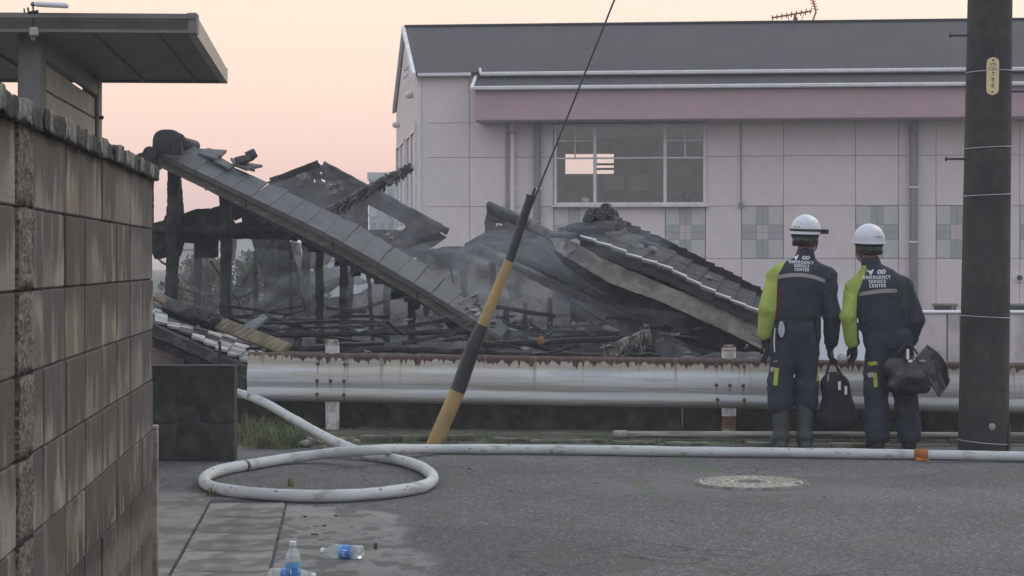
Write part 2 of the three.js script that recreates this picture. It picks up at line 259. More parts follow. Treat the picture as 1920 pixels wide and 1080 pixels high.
{
  const stoneM = [0, 1].map((i) => texMat(mottled([0.115 + i * 0.02, 0.11 + i * 0.02, 0.09 + i * 0.015], 0.45, [0.06, 0.065, 0.04], 0.45, 0.5, 256, 141 + i), 0.5, 0.95, 0.008, 0.3, coarseBump));
  const t = thing('kerb', 'broken row of weathered kerb stones in the earth at the foot of the dark wall', 'kerb stones');
  let s = 0;
  for (const [x0, x1, y0, y1] of [[675, 722, 797, 810], [724, 770, 797, 810], [772, 812, 797, 809], [674, 748, 813, 832], [750, 805, 813, 831], [838, 888, 812, 830], [926, 990, 818, 832], [992, 1060, 822, 833], [1066, 1140, 821, 833], [1150, 1230, 824, 836], [1250, 1330, 826, 838], [1400, 1460, 826, 838], [1560, 1625, 828, 840]]) {
    const a = G((x0 + x1) / 2, y1), h = (y1 - y0) * -a.z / F * 0.9, w = (x1 - x0) * -a.z / F, g = new THREE.BoxGeometry(w, h, 0.11, 6, 3, 3); 
    const m = part('kerb_stone', uvBox(roughen(mergeVertices(g.deleteAttribute('uv').deleteAttribute('normal')), 0.006, 14, s++ * 3.3)), stoneM[s % 2], t); m.position.set(a.x, h / 2 - 0.012, a.z - 0.055); m.rotation.y = rr(-0.05, 0.05);
  }
}
{
  const t = thing('drain_pipe', 'thin grey plastic pipe lying along the foot of the dark wall', 'pipe'), pm = texMat(mottled([0.29, 0.28, 0.25], 0.35, [0.15, 0.145, 0.12], 0.4, 0.2, 256, 151), 0.4, 0.6, 0.002);
  const pt = (x, y) => { const v = G(x, y, 0.06); return v; };
  const pts = [pt(1164, 815), pt(1350, 815.5), pt(1560, 816), pt(1760, 817), pt(2100, 818)];
  part('pipe', tube(pts, 0.028, 60, 10), pm, t); part('pipe_socket', rod(pt(1150, 815), pt(1176, 815), 0.034, 0.034, 14), pm, t);
}
{ // rubble of pale stones by the left rail post
  const rm = [[0.30, 0.27, 0.21], [0.20, 0.18, 0.145], [0.25, 0.215, 0.155]].map((c, i) => texMat(mottled(c, 0.35, c.map((v) => v * 0.6), 0.4, 0.3, 256, 161 + i), 0.3, 0.95, 0.004, 0.2, coarseBump));
  let k = 0;
  const list = [[572, 838, 26], [600, 834, 20], [565, 823, 16], [580, 827, 16], [592, 817, 15], [560, 812, 14], [573, 805, 14], [588, 800, 13], [604, 800, 14], [552, 802, 11], [614, 830, 13], [626, 836, 14], [640, 828, 16], [650, 835, 14], [661, 826, 14], [668, 832, 15], [643, 818, 12], [655, 812, 14], [606, 842, 13]];
  for (const [x, y, w] of list) {
    const p = G(x, y), r = w * -p.z / F * 0.5, g = mergeVertices(new THREE.IcosahedronGeometry(r, 2).deleteAttribute('uv').deleteAttribute('normal')); g.scale(1.15, 0.62, 0.9); roughen(g, r * 0.22, 0.9 / r, k * 5.1);
    const side = k === 0 ? 'pale broad flat stone lying foremost in the rubble before the white hose' : 'small tan rubble stone heaped by the left guardrail post';
    const m = solo('rubble_stone', uvBox(g), rm[k % 3], side, 'stone', k ? 'rubble stones by the left guardrail post' : undefined); m.position.set(p.x, r * 0.4, p.z); m.rotation.y = rr(0, 3); k++;
  }
}
/* ---------- grass and weeds ---------- */
function blades(list, spread) { // [[x, z, base height, n, height]]
  const pos = [], nor = [], uv = [];
  for (const [x, z, y, n, h] of list) for (let i = 0; i < n; i++) {
    const a = rr(0, 6.28), r = spread * Math.sqrt(rnd()), bx = x + Math.cos(a) * r, bz = z + Math.sin(a) * r * 0.7, hh = h * rr(0.45, 1.1), la = rr(0, 6.28), lean = hh * rr(0.15, 0.75), w = rr(0.003, 0.0055), sx = Math.cos(la + 1.57) * w, sz = Math.sin(la + 1.57) * w;
    let pr = null;
    for (let k = 0; k <= 4; k++) { const t = k / 4, px = bx + Math.cos(la) * lean * t * t, pz = bz + Math.sin(la) * lean * t * t, py = y + hh * (t - 0.25 * t * t * t), q = 1 - t * 0.92, L = [px - sx * q, py, pz - sz * q], R = [px + sx * q, py, pz + sz * q]; if (pr) for (const v of [pr[0], pr[1], R, pr[0], R, L]) { pos.push(...v); uv.push(v[0], v[1]); } pr = [L, R]; }
  }
  const g = new THREE.BufferGeometry(); g.setAttribute('position', new THREE.Float32BufferAttribute(pos, 3)); g.setAttribute('uv', new THREE.Float32BufferAttribute(uv, 2)); g.computeVertexNormals(); return g;
}
const leafMat = (c, i) => new THREE.MeshPhysicalMaterial({ map: rep(mottled(c, 0.5, c.map((v, k) => v * [1.9, 1.5, 1.2][k]), 0.4, 0.3, 256, 171 + i), 0.25), roughness: 0.75, transmission: 0.3, thickness: 0, side: THREE.DoubleSide });
M.grass = leafMat([0.12, 0.155, 0.075], 0); M.weed = leafMat([0.10, 0.125, 0.045], 1); M.leaf = leafMat([0.062, 0.085, 0.048], 2); M.leafPale = leafMat([0.105, 0.125, 0.08], 3);
{
  const l = []; for (let i = 0; i < 60; i++) { const p = G(rr(446, 556), rr(806, 842)); l.push([p.x, p.z, 0.0, 18, rr(0.08, 0.30)]); }
  const o = solo('grass', blades(l, 0.09), M.grass, 'tuft of long green grass between the dark low wall and the hose', 'grass'); o.userData.kind = 'stuff';
  const w = []; for (let i = 0; i < 70; i++) { const p = G(rr(820, 1790), rr(824, 836)); w.push([p.x, p.z, 0.005, 10, rr(0.03, 0.09)]); }
  for (let i = 0; i < 26; i++) { const p = G(rr(1080, 1440), rr(800, 806)); w.push([p.x, p.z, 0.03, 9, rr(0.06, 0.16)]); }
  const o2 = solo('weeds', blades(w, 0.12), M.weed, 'thin low weeds scattered in the earth strip below the guardrail', 'weeds'); o2.userData.kind = 'stuff';
  const s = solo('weed_sprig', blades([[G(396, 930).x, G(396, 930).z, 0, 16, 0.09]], 0.03), M.weed, 'little weed sprouting at the left bend of the hose loop', 'weed');
  const s2 = solo('weed_sprig', blades([[G(545, 912).x, G(545, 912).z, 0, 14, 0.13]], 0.02), M.weed, 'little weed growing inside the hose loop', 'weed');
}
/* ---------- block wall on the left ---------- */
const WD = V(-0.0847, 0, -1).normalize(), WN = V(1, 0, -0.0847).normalize(), WE = V(-1.423, 0, -7.715);   // along the wall away from us, out of its face, its far end
{
  const W = thing('block_wall', 'tall weathered grey concrete block wall with a rough capping at the left edge', 'wall', WE.toArray());
  const cols = 12, rows = 9, top = 1.726, bw = 0.4, bh = 0.1985;
  // one face map for the whole wall: s runs from the far end towards us, t is the height
  const SX = 4.8, SY = 1.8;
  const face = (rough) => dtex(1024, 512, (u, v, x, y) => {
    const s = u * SX, t = v * SY, cI = Math.floor(s / bw), rI = Math.floor((top - t) / bh), cy = ((top - t) / bh) % 1, cx = (s / bw) % 1, id = hash(cI, rI, 3);
    let base = lerp(0.11, 0.19, id) * (0.88 + 0.24 * fbm(s * 6, t * 6, 5, 4096, 5)), c = [base, base * 0.96, base * 0.875];
    const str = fbm(s * 17 + rI * 7.3 + cI * 1.7, t * 3.2 + rI * 3.1, 4, 4096, 7), reach = (0.15 + 1.15 * hash(cI, rI, 8)) * (0.45 + 1.1 * vn(s * 15, rI, 4096, 9));
    const dirt = smooth(reach + 0.28, reach - 0.22, cy) * smooth(0.30, 0.55, str + 0.15 * (1 - cy)); c = c.map((q, i) => lerp(q, [0.046, 0.041, 0.036][i], dirt * 0.8));
    const pale = smooth(0.50, 0.66, fbm(s * 12 + cI * 3.7, t * 4.0 + rI * 11.1, 4, 4096, 15)) * (rI < 5 ? 0.75 : 0.35); c = c.map((q, i) => lerp(q, [0.26, 0.248, 0.222][i], pale * (1 - dirt)));
    const band = smooth(0.10, 0.0, Math.abs(t - 0.545 - 0.05 * (fbm(s * 9, 1, 4, 4096, 19) - 0.6)) - 0.03) * smooth(2.9, 2.1, s) * smooth(0.32, 0.5, fbm(s * 28, t * 9, 4, 4096, 21)); c = c.map((q, i) => lerp(q, [0.030, 0.030, 0.026][i], band * 0.9));
    const blot = smooth(0.5, 0.68, fbm(s * 3.1 + 4, t * 3.4, 5, 4096, 27)); c = c.map((q, i) => lerp(q, [0.062, 0.058, 0.05][i], blot * 0.55)); const br = smooth(0.42, 0.66, fbm(s * 2.2, t * 1.2, 4, 4096, 23)); c = c.map((q, i) => q * lerp(1, [1.02, 0.90, 0.80][i], br));
    if (rough) { const p = hash(x >> 1, y >> 1, 31); c = p > 0.6 ? [0.16, 0.135, 0.115] : p < 0.35 ? [0.05, 0.042, 0.037] : [0.095, 0.078, 0.066]; }
    const k = 0.86 + 0.28 * hash(x, y, 33); return c.map((q) => q * k);
  });
  const fm = new THREE.MeshStandardMaterial({ map: face(false), roughness: 0.95, bumpMap: rep(grainBump, 0.3), bumpScale: 0.0025 }); fm.map.wrapS = fm.map.wrapT = THREE.ClampToEdgeWrapping;
  const rm = new THREE.MeshStandardMaterial({ map: face(true), roughness: 0.95, bumpMap: rep(coarseBump, 0.2), bumpScale: 0.018 });
  // local frame: -x towards us along the wall, +z out of its face
  W.quaternion.setFromRotationMatrix(new THREE.Matrix4().makeBasis(WD, V(0, 1, 0), WN));
  part('mortar', box(cols * bw, top, 0.12, -cols * bw / 2 - 0.004, top / 2, -0.0665, 0.002), texMat(mottled([0.105, 0.10, 0.09], 0.4, [0.05, 0.047, 0.042], 0.5, 0.4, 256, 181), 0.4, 1), W);
  const blockShapes = {};
  for (let c = 0; c < cols; c++) for (let r = 0; r < rows; r++) {
    const yt = top - r * bh, yb = Math.max(0.0, yt - bh), h = yt - yb - 0.004; if (h < 0.03) continue;
    const rough = c === 7, x0 = c * bw, open = hash(c, r, 41) > 0.5 ? 0.010 : 0.006, g0 = rough ? new THREE.BoxGeometry(bw * 0.55, h, 0.05, 10, 8, 1) : null;
    const put = (geo, m, dx) => { const b = part('block', geo, m, W); b.position.set(-dx, yb + 0.0035 + h / 2, rr(-0.002, 0.002)); b.rotation.y = rr(-0.004, 0.004); const g = geo, p = g.attributes.position, uv = g.attributes.uv; for (let i = 0; i < p.count; i++) uv.setXY(i, (dx - p.getX(i)) / SX, (p.getY(i) + b.position.y) / SY); };
    if (rough) {
      const gr = uvBox(roughen(mergeVertices(g0.deleteAttribute('uv').deleteAttribute('normal')), 0.0045, 45, r * 3.1)); put(gr.translate(0, 0, -0.017), rm, x0 + bw * 0.725);
      put(box(bw * 0.45 - 0.004, h, 0.05, 0, 0, 0, 0.004).translate(0, 0, -0.021), fm, x0 + bw * 0.225);
    } else put(box(bw - 0.003 - open, h, 0.05, 0, 0, 0, 0.004).translate(0, 0, -0.022), fm, x0 + bw / 2);
  }
  const capM = [0, 1].map((i) => texMat(mottled([0.048 - i * 0.008, 0.047 - i * 0.008, 0.044 - i * 0.008], 0.6, [0.20, 0.196, 0.18], 0.28, 0.6, 512, 185 + i), 0.45, 1, 0.012, 0.25, coarseBump));
  for (let i = 0; i < 13; i++) {
    const len = 0.384, g = new THREE.BoxGeometry(len, 0.054, 0.225, 26, 5, 16), p = g.attributes.position;
    for (let k = 0; k < p.count; k++) { const u = p.getX(k) / len + 0.5; if (p.getY(k) > 0) p.setY(k, p.getY(k) + 0.010 * Math.sin(u * Math.PI) * (0.3 + 0.7 * (1 - u)) - 0.004); }
    const m = part('cap_stone', uvBox(roughen(roughen(mergeVertices(g.deleteAttribute('uv').deleteAttribute('normal')), 0.005, 9, i * 4.7), 0.0042, 38, i * 2.1)), capM[i % 2], W); m.position.set(-i * 0.368 - 0.155, top + 0.025, -0.088); m.rotation.z = rr(-0.02, 0.02);
  }
}
{ // thin pale gate post just past the wall end
  const t = thing('gate_post', 'thin pale metal post standing against the far end of the block wall', 'post', [-1.425, 0, -7.80]), pm = texMat(mottled([0.27, 0.26, 0.235], 0.3, [0.16, 0.15, 0.13], 0.4, 0.2, 256, 191), 0.4, 0.5, 0.001);
  part('post', box(0.022, 0.73, 0.03, 0.0, 0.365, 0, 0.004), pm, t); part('inner_post', box(0.012, 0.72, 0.02, -0.024, 0.36, -0.01, 0.003), M.darkMetal, t); part('top_rail', box(0.05, 0.018, 0.034, -0.014, 0.739, 0, 0.004), pm, t);
}
{ // dark low block wall behind
  const t = thing('low_block_wall', 'low soot-dark block wall standing crosswise behind the tall wall, hose emerging beside it', 'wall', [0, 0, 0]);
  const d = 13.7, x1 = (440 - 960) * d / F, top = 0.674, seam = (332 - 960) * d / F, m = texMat(mottled([0.036, 0.037, 0.034], 0.5, [0.058, 0.06, 0.053], 0.4, 0.5, 512, 195), 0.8, 1, 0.012, 0.4, coarseBump), m2 = texMat(mottled([0.052, 0.052, 0.048], 0.4, [0.03, 0.031, 0.028], 0.4, 0.4, 512, 197), 0.8, 1, 0.01, 0.4, coarseBump);
  part('wall_core', box(2.0, top - 0.004, 0.142, x1 - 1.003, top / 2 - 0.003, -d - 0.075, 0.002), M.soot, t);
  const w = (x1 - seam);
  for (let r = 0; r < 3; r++) for (let c = 0; c < 5; c++) { const ys = [[0, 0.262], [0.262, 0.272], [0.272, top]][r], h = ys[1] - ys[0] - 0.0025; if (h < 0.02) continue; part('block', box(w - 0.003, h, 0.15, x1 - w * (c + 0.5), (ys[0] + ys[1]) / 2, -d - 0.075, 0.003), r ? m : m2, t); }
}
/* ---------- guardrail ---------- */
{
  const t = thing('guardrail', 'white steel guardrail with a rusty top edge in front of the burnt house', 'guardrail');
  const A = V(P(468, 0, 16.1).x, 0, -16.02), B = V(9.6, 0, -16.02 + 0.085 * 11.7), len = A.distanceTo(B), dir = B.clone().sub(A).normalize(), ang = Math.atan2(-dir.z, dir.x);
  const drop = (s) => -0.010 * s, topY = 0.662, hgt = 0.398;
  t.position.set(A.x, 0, A.z); t.rotation.y = ang;                                      // local x along the rail, +z towards the road
  const prof = [[0, -0.012], [-0.022, 0.018], [-0.06, 0.024], [-0.11, 0.026], [-0.155, 0.050], [-0.225, 0.056], [-0.262, 0.048], [-0.285, 0.040], [-0.305, 0.048], [-0.345, 0.054], [-0.378, 0.030], [-0.398, 0.006]];
  const rust = dtex(2048, 256, (u, v, x, y) => {
    const s = u * 6, k = 1 - v, g = hash(x, y, 1); let c = [0.55, 0.57, 0.58].map((q) => q * (0.9 + 0.16 * fbm(s * 2, k * 6, 4, 4096, 3)) * (0.97 + 0.06 * g));
    const bg = smooth(0.34, 0.22, k + 0.06 * (fbm(s * 3, k * 8, 3, 4096, 5) - 0.5)) ; c = c.map((q, i) => lerp(q, [0.50, 0.47, 0.39][i], bg * 0.9));
    const yl = smooth(0.48, 0.66, fbm(s * 1.3, k * 7, 4, 4096, 7)); c = c.map((q, i) => lerp(q, [0.42, 0.37, 0.28][i], yl * 0.5));
    const grey = smooth(0.54, 0.68, fbm(s * 1.7 + 40, k * 16, 4, 4096, 9)); c = c.map((q, i) => lerp(q, [0.33, 0.35, 0.39][i], grey * 0.5));
    const line = smooth(0.012, 0.004, Math.abs(k - 0.62 - 0.01 * (vn(s * 2, 2, 4096, 8) - 0.5))); c = c.map((q, i) => lerp(q, [0.24, 0.25, 0.27][i], line * 0.5));
    const dl = 0.058 + 0.12 * Math.pow(vn(s * 52, 1, 4096, 11), 2.2) * (0.5 + vn(s * 140, 4, 4096, 12)) + 0.06 * fbm(s * 9, 3, 3, 4096, 13) - (fbm(s * 1.1 + 3, 7, 3, 4096, 14) > 0.62 ? 0.05 : 0), e = smooth(dl + 0.035, dl - 0.01, k), rc = [0.066, 0.027, 0.021].map((q) => q * (0.6 + 0.8 * fbm(s * 30, k * 30, 3, 4096, 15)));
    c = c.map((q, i) => lerp(q, rc[i], e));
    const thin = smooth(0.74, 0.93, vn(s * 60, k * 1.2, 4096, 17)) * smooth(0.85, 0.16, k) * 0.55; c = c.map((q, i) => lerp(q, [0.17, 0.095, 0.06][i], thin));
    for (const [bs, bk] of BOLT_S) { const dx = Math.abs(s - bs), dy = k - bk; if (dx < 0.02 && dy > 0 && dy < 0.3) { const q = smooth(0.011, 0.002, dx + 0.006 * (vn(k * 40, bs * 9, 4096, 3) - 0.5)) * smooth(0.28, 0.04, dy) * (0.4 + 0.5 * hash(Math.round(bs * 50), 3)); c = c.map((z, i) => lerp(z, [0.15, 0.085, 0.055][i], q)); } }
    if (k > 0.955) c = c.map((q) => q * 0.6);
    return c;
  });
  rust.wrapT = THREE.ClampToEdgeWrapping; rust.wrapS = THREE.MirroredRepeatWrapping;
  const bm = new THREE.MeshStandardMaterial({ map: rust, roughness: 0.6, bumpMap: rep(coarseBump, 0.2), bumpScale: 0.002, side: THREE.DoubleSide });
  const fine = (() => { const c = new THREE.CatmullRomCurve3(prof.map((p) => V(0, p[0], p[1])), false, 'centripetal'); const o = []; for (let i = 0; i <= 40; i++) o.push(c.getPoint(i / 40)); return o; })();
  const beam = (s0, s1, zoff) => {
    const pos = [], uv = [], idx = [], n = Math.max(2, Math.round((s1 - s0) / 0.12)), m = fine.length;
    for (const back of [0, 1]) for (let i = 0; i <= n; i++) { const s = lerp(s0, s1, i / n); fine.forEach((p) => { pos.push(s, topY + drop(s) + p.y + 0.0025 * (vn(s * 1.3, 3) - 0.5), p.z + zoff + 0.006 * (vn(s * 0.9, p.y * 9) - 0.5) - back * 0.004); uv.push(s / 6, 1 + p.y / hgt); }); }
    const off = (n + 1) * m;
    for (let i = 0; i < n; i++) for (let k = 0; k < m - 1; k++) { const a = i * m + k, b = a + m; idx.push(a, a + 1, b, b, a + 1, b + 1, off + a, off + b, off + a + 1, off + b, off + b + 1, off + a + 1); }
    for (let i = 0; i < n; i++) for (const k of [0, m - 1]) { const a = i * m + k, b = a + m; idx.push(a, b, off + a, b, off + b, off + a); }
    for (const i of [0, n]) for (let k = 0; k < m - 1; k++) { const a = i * m + k; idx.push(a, off + a, a + 1, a + 1, off + a, off + a + 1); }
    const g = new THREE.BufferGeometry(); g.setAttribute('position', new THREE.Float32BufferAttribute(pos, 3)); g.setAttribute('uv', new THREE.Float32BufferAttribute(uv, 2)); g.setIndex(idx); g.computeVertexNormals(); return flat(g);
  };
  const S = (px) => { const k = (px - 960) / F, z = A.z, x = A.x; const s = (k * -z - x) / (dir.x + k * dir.z); return s; };
  part('rail_beam', beam(0, S(1408), 0.004), bm, t); part('rail_beam', beam(S(1375), len, -0.003), bm, t);
  const pm = texMat(mottled([0.62, 0.64, 0.66], 0.2, [0.46, 0.45, 0.41], 0.35, 0.15, 256, 201), 0.4, 0.6, 0.002, 0.3, coarseBump), rm = texMat(mottled([0.14, 0.075, 0.05], 0.6, [0.26, 0.25, 0.22], 0.3, 0.4, 256, 203), 0.25, 0.95, 0.004, 0.2, coarseBump), boltM = texMat(mottled([0.13, 0.115, 0.10], 0.4, [0.09, 0.05, 0.035], 0.4, 0.3, 256, 205), 0.1, 0.7);
  for (const [px, rusted] of [[621, 0], [1367, 1], [2113, 1]]) {
    const s = S(px), r = 0.057, ph = topY + drop(s) + 0.085;
    const post = part('rail_post', uvBox(new THREE.CylinderGeometry(r, r, rusted ? ph - 0.16 : ph - 0.01, 24).translate(s, (rusted ? ph + 0.16 : ph - 0.01) / 2, -0.055)), pm, t);
    part('post_cap', uvBox(new THREE.CylinderGeometry(r * 0.75, r + 0.003, 0.045, 20).translate(s, ph, -0.055)), rm, post);
    if (rusted) part('rusty_foot', uvBox(new THREE.CylinderGeometry(r - 0.003, r + 0.004, 0.17, 20).translate(s, 0.075, -0.055)), rm, post);
  }
  for (const [s, k] of BOLT_S) { const y = topY + drop(s) - k * hgt; let z = 0.06; for (let i = 1; i < fine.length; i++) if (fine[i].y < -k * hgt) { z = fine[i].z; break; } part('bolt', new THREE.SphereGeometry(0.0155, 12, 8, 0, 6.283, 0, 1.5708).scale(1, 0.6, 1).rotateX(Math.PI / 2).translate(s, y, z + 0.006), boltM, t); }
}
/* ---------- pink building behind ---------- */
{
  const C0 = V(-2.008, 0, -42), U = V(11.516, 0, 1.1).normalize(), N = V(-U.z, 0, U.x), SK = 0.215, RIGHT = 17;
  const T = thing('pink_building', 'pale pink panelled building with dark slate roof and a white framed window', 'building', C0.toArray(), undefined, Math.atan2(-U.z, U.x));
  const fs = (px, py, z0 = 0) => { const r = V((px - 960) / F, (491 - py) / F, -1), d = (z0 + N.dot(C0)) / (N.x * r.x + N.z * r.z), q = r.clone().multiplyScalar(d); return [U.dot(q.clone().sub(C0)), EYE + r.y * d, d]; };
  const Yl = (py, d = 42) => EYE + (491 - py) * d / F;
  const X = (px, z0 = 0) => fs(px, 491, z0)[0];
  const sk = (g) => { const p = g.attributes.position; for (let i = 0; i < p.count; i++) if (p.getZ(i) < 0) p.setX(i, p.getX(i) + p.getZ(i) * SK); g.computeVertexNormals(); return g; };
  const pmap = mottled([0.68, 0.615, 0.63], 0.06, [0.65, 0.605, 0.61], 0.4, 0.05, 256, 301), pink = [[1, 1, 1], [0.985, 0.975, 0.975], [0.97, 0.975, 0.985]].map((c) => texMat(pmap, 2.3, 0.8, 0.001, 0.4, grainBump, { color: col(...c) })), core = mat({ color: [0.42, 0.37, 0.385], roughness: 0.9 });
  const trim = texMat(mottled([0.66, 0.66, 0.70], 0.08, [0.60, 0.59, 0.61], 0.4, 0.05, 256, 307), 1, 0.45, 0.001), slate = texMat(mottled([0.049, 0.047, 0.054], 0.18, [0.058, 0.052, 0.054], 0.45, 0.15, 512, 309), 3.1, 0.95, 0.004, 0.5), fascia = texMat(mottled([0.44, 0.305, 0.34], 0.06, [0.425, 0.31, 0.335], 0.4, 0.06, 256, 311), 2.7, 0.75, 0.001), grey = texMat(mottled([0.225, 0.222, 0.23], 0.15, [0.20, 0.20, 0.205], 0.4, 0.1, 256, 313), 0.8, 0.5, 0.001);
  const eave = Yl(139), wTop = Yl(235), wBot = Yl(385), w0 = X(1040), w1 = X(1323);
  // wall core with the window opening
  const W = part('wall', sk(merge([box(w0, eave, 0.22, w0 / 2, eave / 2, -0.15, 0.002), box(RIGHT - w1, eave, 0.22, (RIGHT + w1) / 2, eave / 2, -0.15, 0.002), box(w1 - w0, eave - wTop, 0.22, (w0 + w1) / 2, (eave + wTop) / 2, -0.15, 0.002), box(w1 - w0, wBot, 0.22, (w0 + w1) / 2, wBot / 2, -0.15, 0.002)])), core, T);
  // facing panels, one by one
  const colsPx = [785, 880, 948, 1038, 1116, 1247, 1323, 1390, 1469, 1604, 1685, 1755, 1832, 1912, 1990, 2080, 2180, 2300], rows = [140, 231, 296, 388, 485, 583, 690, 800].map((y) => Yl(y));
  const tileCols = [3, 5, 7, 9, 11, 13]; let k = 0;
  const tg = texMat(mottled([0.50, 0.52, 0.50], 0.08, [0.47, 0.485, 0.475], 0.4, 0.12, 256, 315), 0.4, 0.6, 0.002, 0.1), tb = texMat(mottled([0.36, 0.375, 0.39], 0.08, [0.34, 0.355, 0.37], 0.4, 0.12, 256, 317), 0.4, 0.6, 0.002, 0.1), tp = mat({ color: [0.54, 0.47, 0.46], roughness: 0.7 });
  for (let c = 0; c < colsPx.length - 1; c++) for (let r = 0; r < rows.length - 1; r++) {
    const a = X(colsPx[c]), b = X(colsPx[c + 1]), t = rows[r], l = rows[r + 1], j = 0.004, cx = (a + b) / 2, cy = (t + l) / 2;
    if (r === 0 && c >= 2) continue;
    if ((r === 1 || r === 2) && c >= 3 && c <= 5) continue;
    if (r === 3 && tileCols.includes(c)) {
      const D = new THREE.Group(); D.name = 'tile_panel'; D.position.set(cx, cy, 0); T.add(D); const w = b - a - 0.02, h = t - l - 0.02, bx = w * 0.145, by = h * 0.145;
      part('tile_backing', box(w, h, 0.02, 0, 0, -0.03, 0.002), mat({ color: [0.30, 0.305, 0.31] }), D);
      for (const sx of [-1, 1]) {
        for (const sy of [-1, 1]) { part('tile', box(w / 2 - bx - 0.003, h / 2 - by - 0.003, 0.02, sx * (w / 4 + bx / 2), sy * (h / 4 + by / 2), -0.009, 0.003), tg, D); part('tile', box(bx - 0.004, by - 0.004, 0.02, sx * bx / 2, sy * by / 2, -0.008, 0.003), tp, D); part('tile', box(bx - 0.004, h / 2 - by - 0.003, 0.02, sx * bx / 2, sy * (h / 4 + by / 2), -0.01, 0.003), tb, D); part('tile', box(w / 2 - bx - 0.003, by - 0.004, 0.02, sx * (w / 4 + bx / 2), sy * by / 2, -0.01, 0.003), tb, D); }
      }
      continue;
    }
    part('panel', box(b - a - j * 2, t - l - j * 2, 0.038, cx, cy, -0.018, 0.006), pink[k++ % 3], W);
  }
  // gable end, on the left
  const gpts = [[0, 0], [0, eave - 0.04], [4.0, Yl(48, 46) - 0.17], [7.86, 5.22], [7.86, 0]];
  const skX = (zz) => -zz * SK;
  {
    const q = (z, y) => V(-z * SK, y, -z), pos = [], tri = (a, b, c) => { for (const v of [a, b, c]) pos.push(v.x, v.y, v.z); };
    const P5 = gpts.map(([z, y]) => q(z, y)), out = 0.02;
    const g = merge([hexa([P5[0], P5[1], q(4, eave), q(4, 0)], V(0.22, 0, 0)), hexa([q(4, 0), q(4, eave), q(7.86, 5.0), P5[4]], V(0.22, 0, 0)), hexa([P5[1], P5[2], q(4, eave - 0.001), q(2, eave - 0.0005)], V(0.22, 0, 0)), hexa([P5[2], P5[3], q(7.86, 5.0), q(4, eave)], V(0.22, 0, 0))].map((h) => h.translate(-0.02, 0, 0)));
    part('gable_wall', g, pink[1], T);
    for (const [z0, z1, y0, y1] of [[0.35, 3.4, 2.3, Yl(238)], [4.1, 7.3, 2.3, Yl(238)]]) {
      const f = new THREE.Group(); f.name = 'gable_window'; T.add(f);
      part('pane', hexa([q(z0, y0), q(z1, y0), q(z1, y1), q(z0, y1)].map((v) => v.add(V(-0.032, 0, 0))), V(0.01, 0, 0)), mat({ color: [0.11, 0.12, 0.135], roughness: 0.12 }), f);
      for (const [a, b, c, d] of [[z0, z0 + 0.16, y0, y1], [z1 - 0.16, z1, y0, y1], [z0, z1, y1 - 0.07, y1], [(z0 + z1) / 2 - 0.1, (z0 + z1) / 2 + 0.1, y0, y1]]) part('frame', hexa([q(a, c), q(b, c), q(b, d), q(a, d)].map((v) => v.add(V(-0.07, 0, 0))), V(0.045, 0, 0)), trim, f);
    }
    for (const [z, y] of [[1.6, Yl(178, 43.6)], [6.6, Yl(233, 48.5)], [2.9, Yl(130, 45)], [3.1, Yl(143, 45)]]) {
      const L = new THREE.Group(); L.name = 'wall_lamp'; L.position.copy(q(z, y)).add(V(-0.1, 0, 0)); T.add(L); const s = y > 5.3 ? 0.5 : 1;
      part('lamp_head', new THREE.SphereGeometry(0.11 * s, 16, 10).scale(0.9, 0.75, 1), trim, L); part('lamp_arm', rod(V(0, 0.02, 0), V(0.12, 0.07, 0), 0.025 * s), grey, L);
    }
    part('gable_joint', hexa([q(0, Yl(128)), q(7.8, Yl(128) - 0.02), q(7.8, Yl(128) - 0.035), q(0, Yl(128) - 0.018)].map((v) => v.add(V(-0.022, 0, 0))), V(0.004, 0, 0)), core, T);
    // roof planes with white verge
    const ridgeY = Yl(48, 46) - 0.02, e = eave + 0.05, ov = 0.06;
    const rf = part('roof', merge([hexa([V(-0.05, e - ov * 0.38, 0.12), V(RIGHT, e - ov * 0.38, 0.12), V(RIGHT - 4 * SK, ridgeY, -4), V(-4 * SK - 0.05, ridgeY, -4)], V(0, -0.09, 0)), hexa([V(-4 * SK - 0.05, ridgeY, -4), V(RIGHT - 4 * SK, ridgeY, -4), V(RIGHT - 7.95 * SK, 5.33, -7.95), V(-7.95 * SK - 0.05, 5.33, -7.95)], V(0, -0.09, 0))]), slate, T);
    part('ridge_cap', box(RIGHT + 0.1, 0.05, 0.2, RIGHT / 2 - 4 * SK, ridgeY + 0.012, -4, 0.015), M.tileDark[0], rf);
    part('verge', merge([hexa([V(-0.12, e - 0.03, 0.14), V(-0.045, e - 0.03, 0.14), V(-4 * SK - 0.045, ridgeY + 0.02, -4), V(-4 * SK - 0.12, ridgeY + 0.02, -4)], V(0, -0.14, 0)), hexa([V(-4 * SK - 0.12, ridgeY + 0.02, -4), V(-4 * SK - 0.045, ridgeY + 0.02, -4), V(-7.95 * SK - 0.045, 5.35, -7.95), V(-7.95 * SK - 0.12, 5.35, -7.95)], V(0, -0.14, 0))]), trim, T);
    part('eave_trim', box(X(885), 0.07, 0.07, X(885) / 2, eave - 0.03, 0.175, 0.01), trim, T);
    part('corner_trim', box(0.07, eave - 0.05, 0.03, 0.028, (eave - 0.05) / 2, 0.012, 0.005), trim, T);
  }
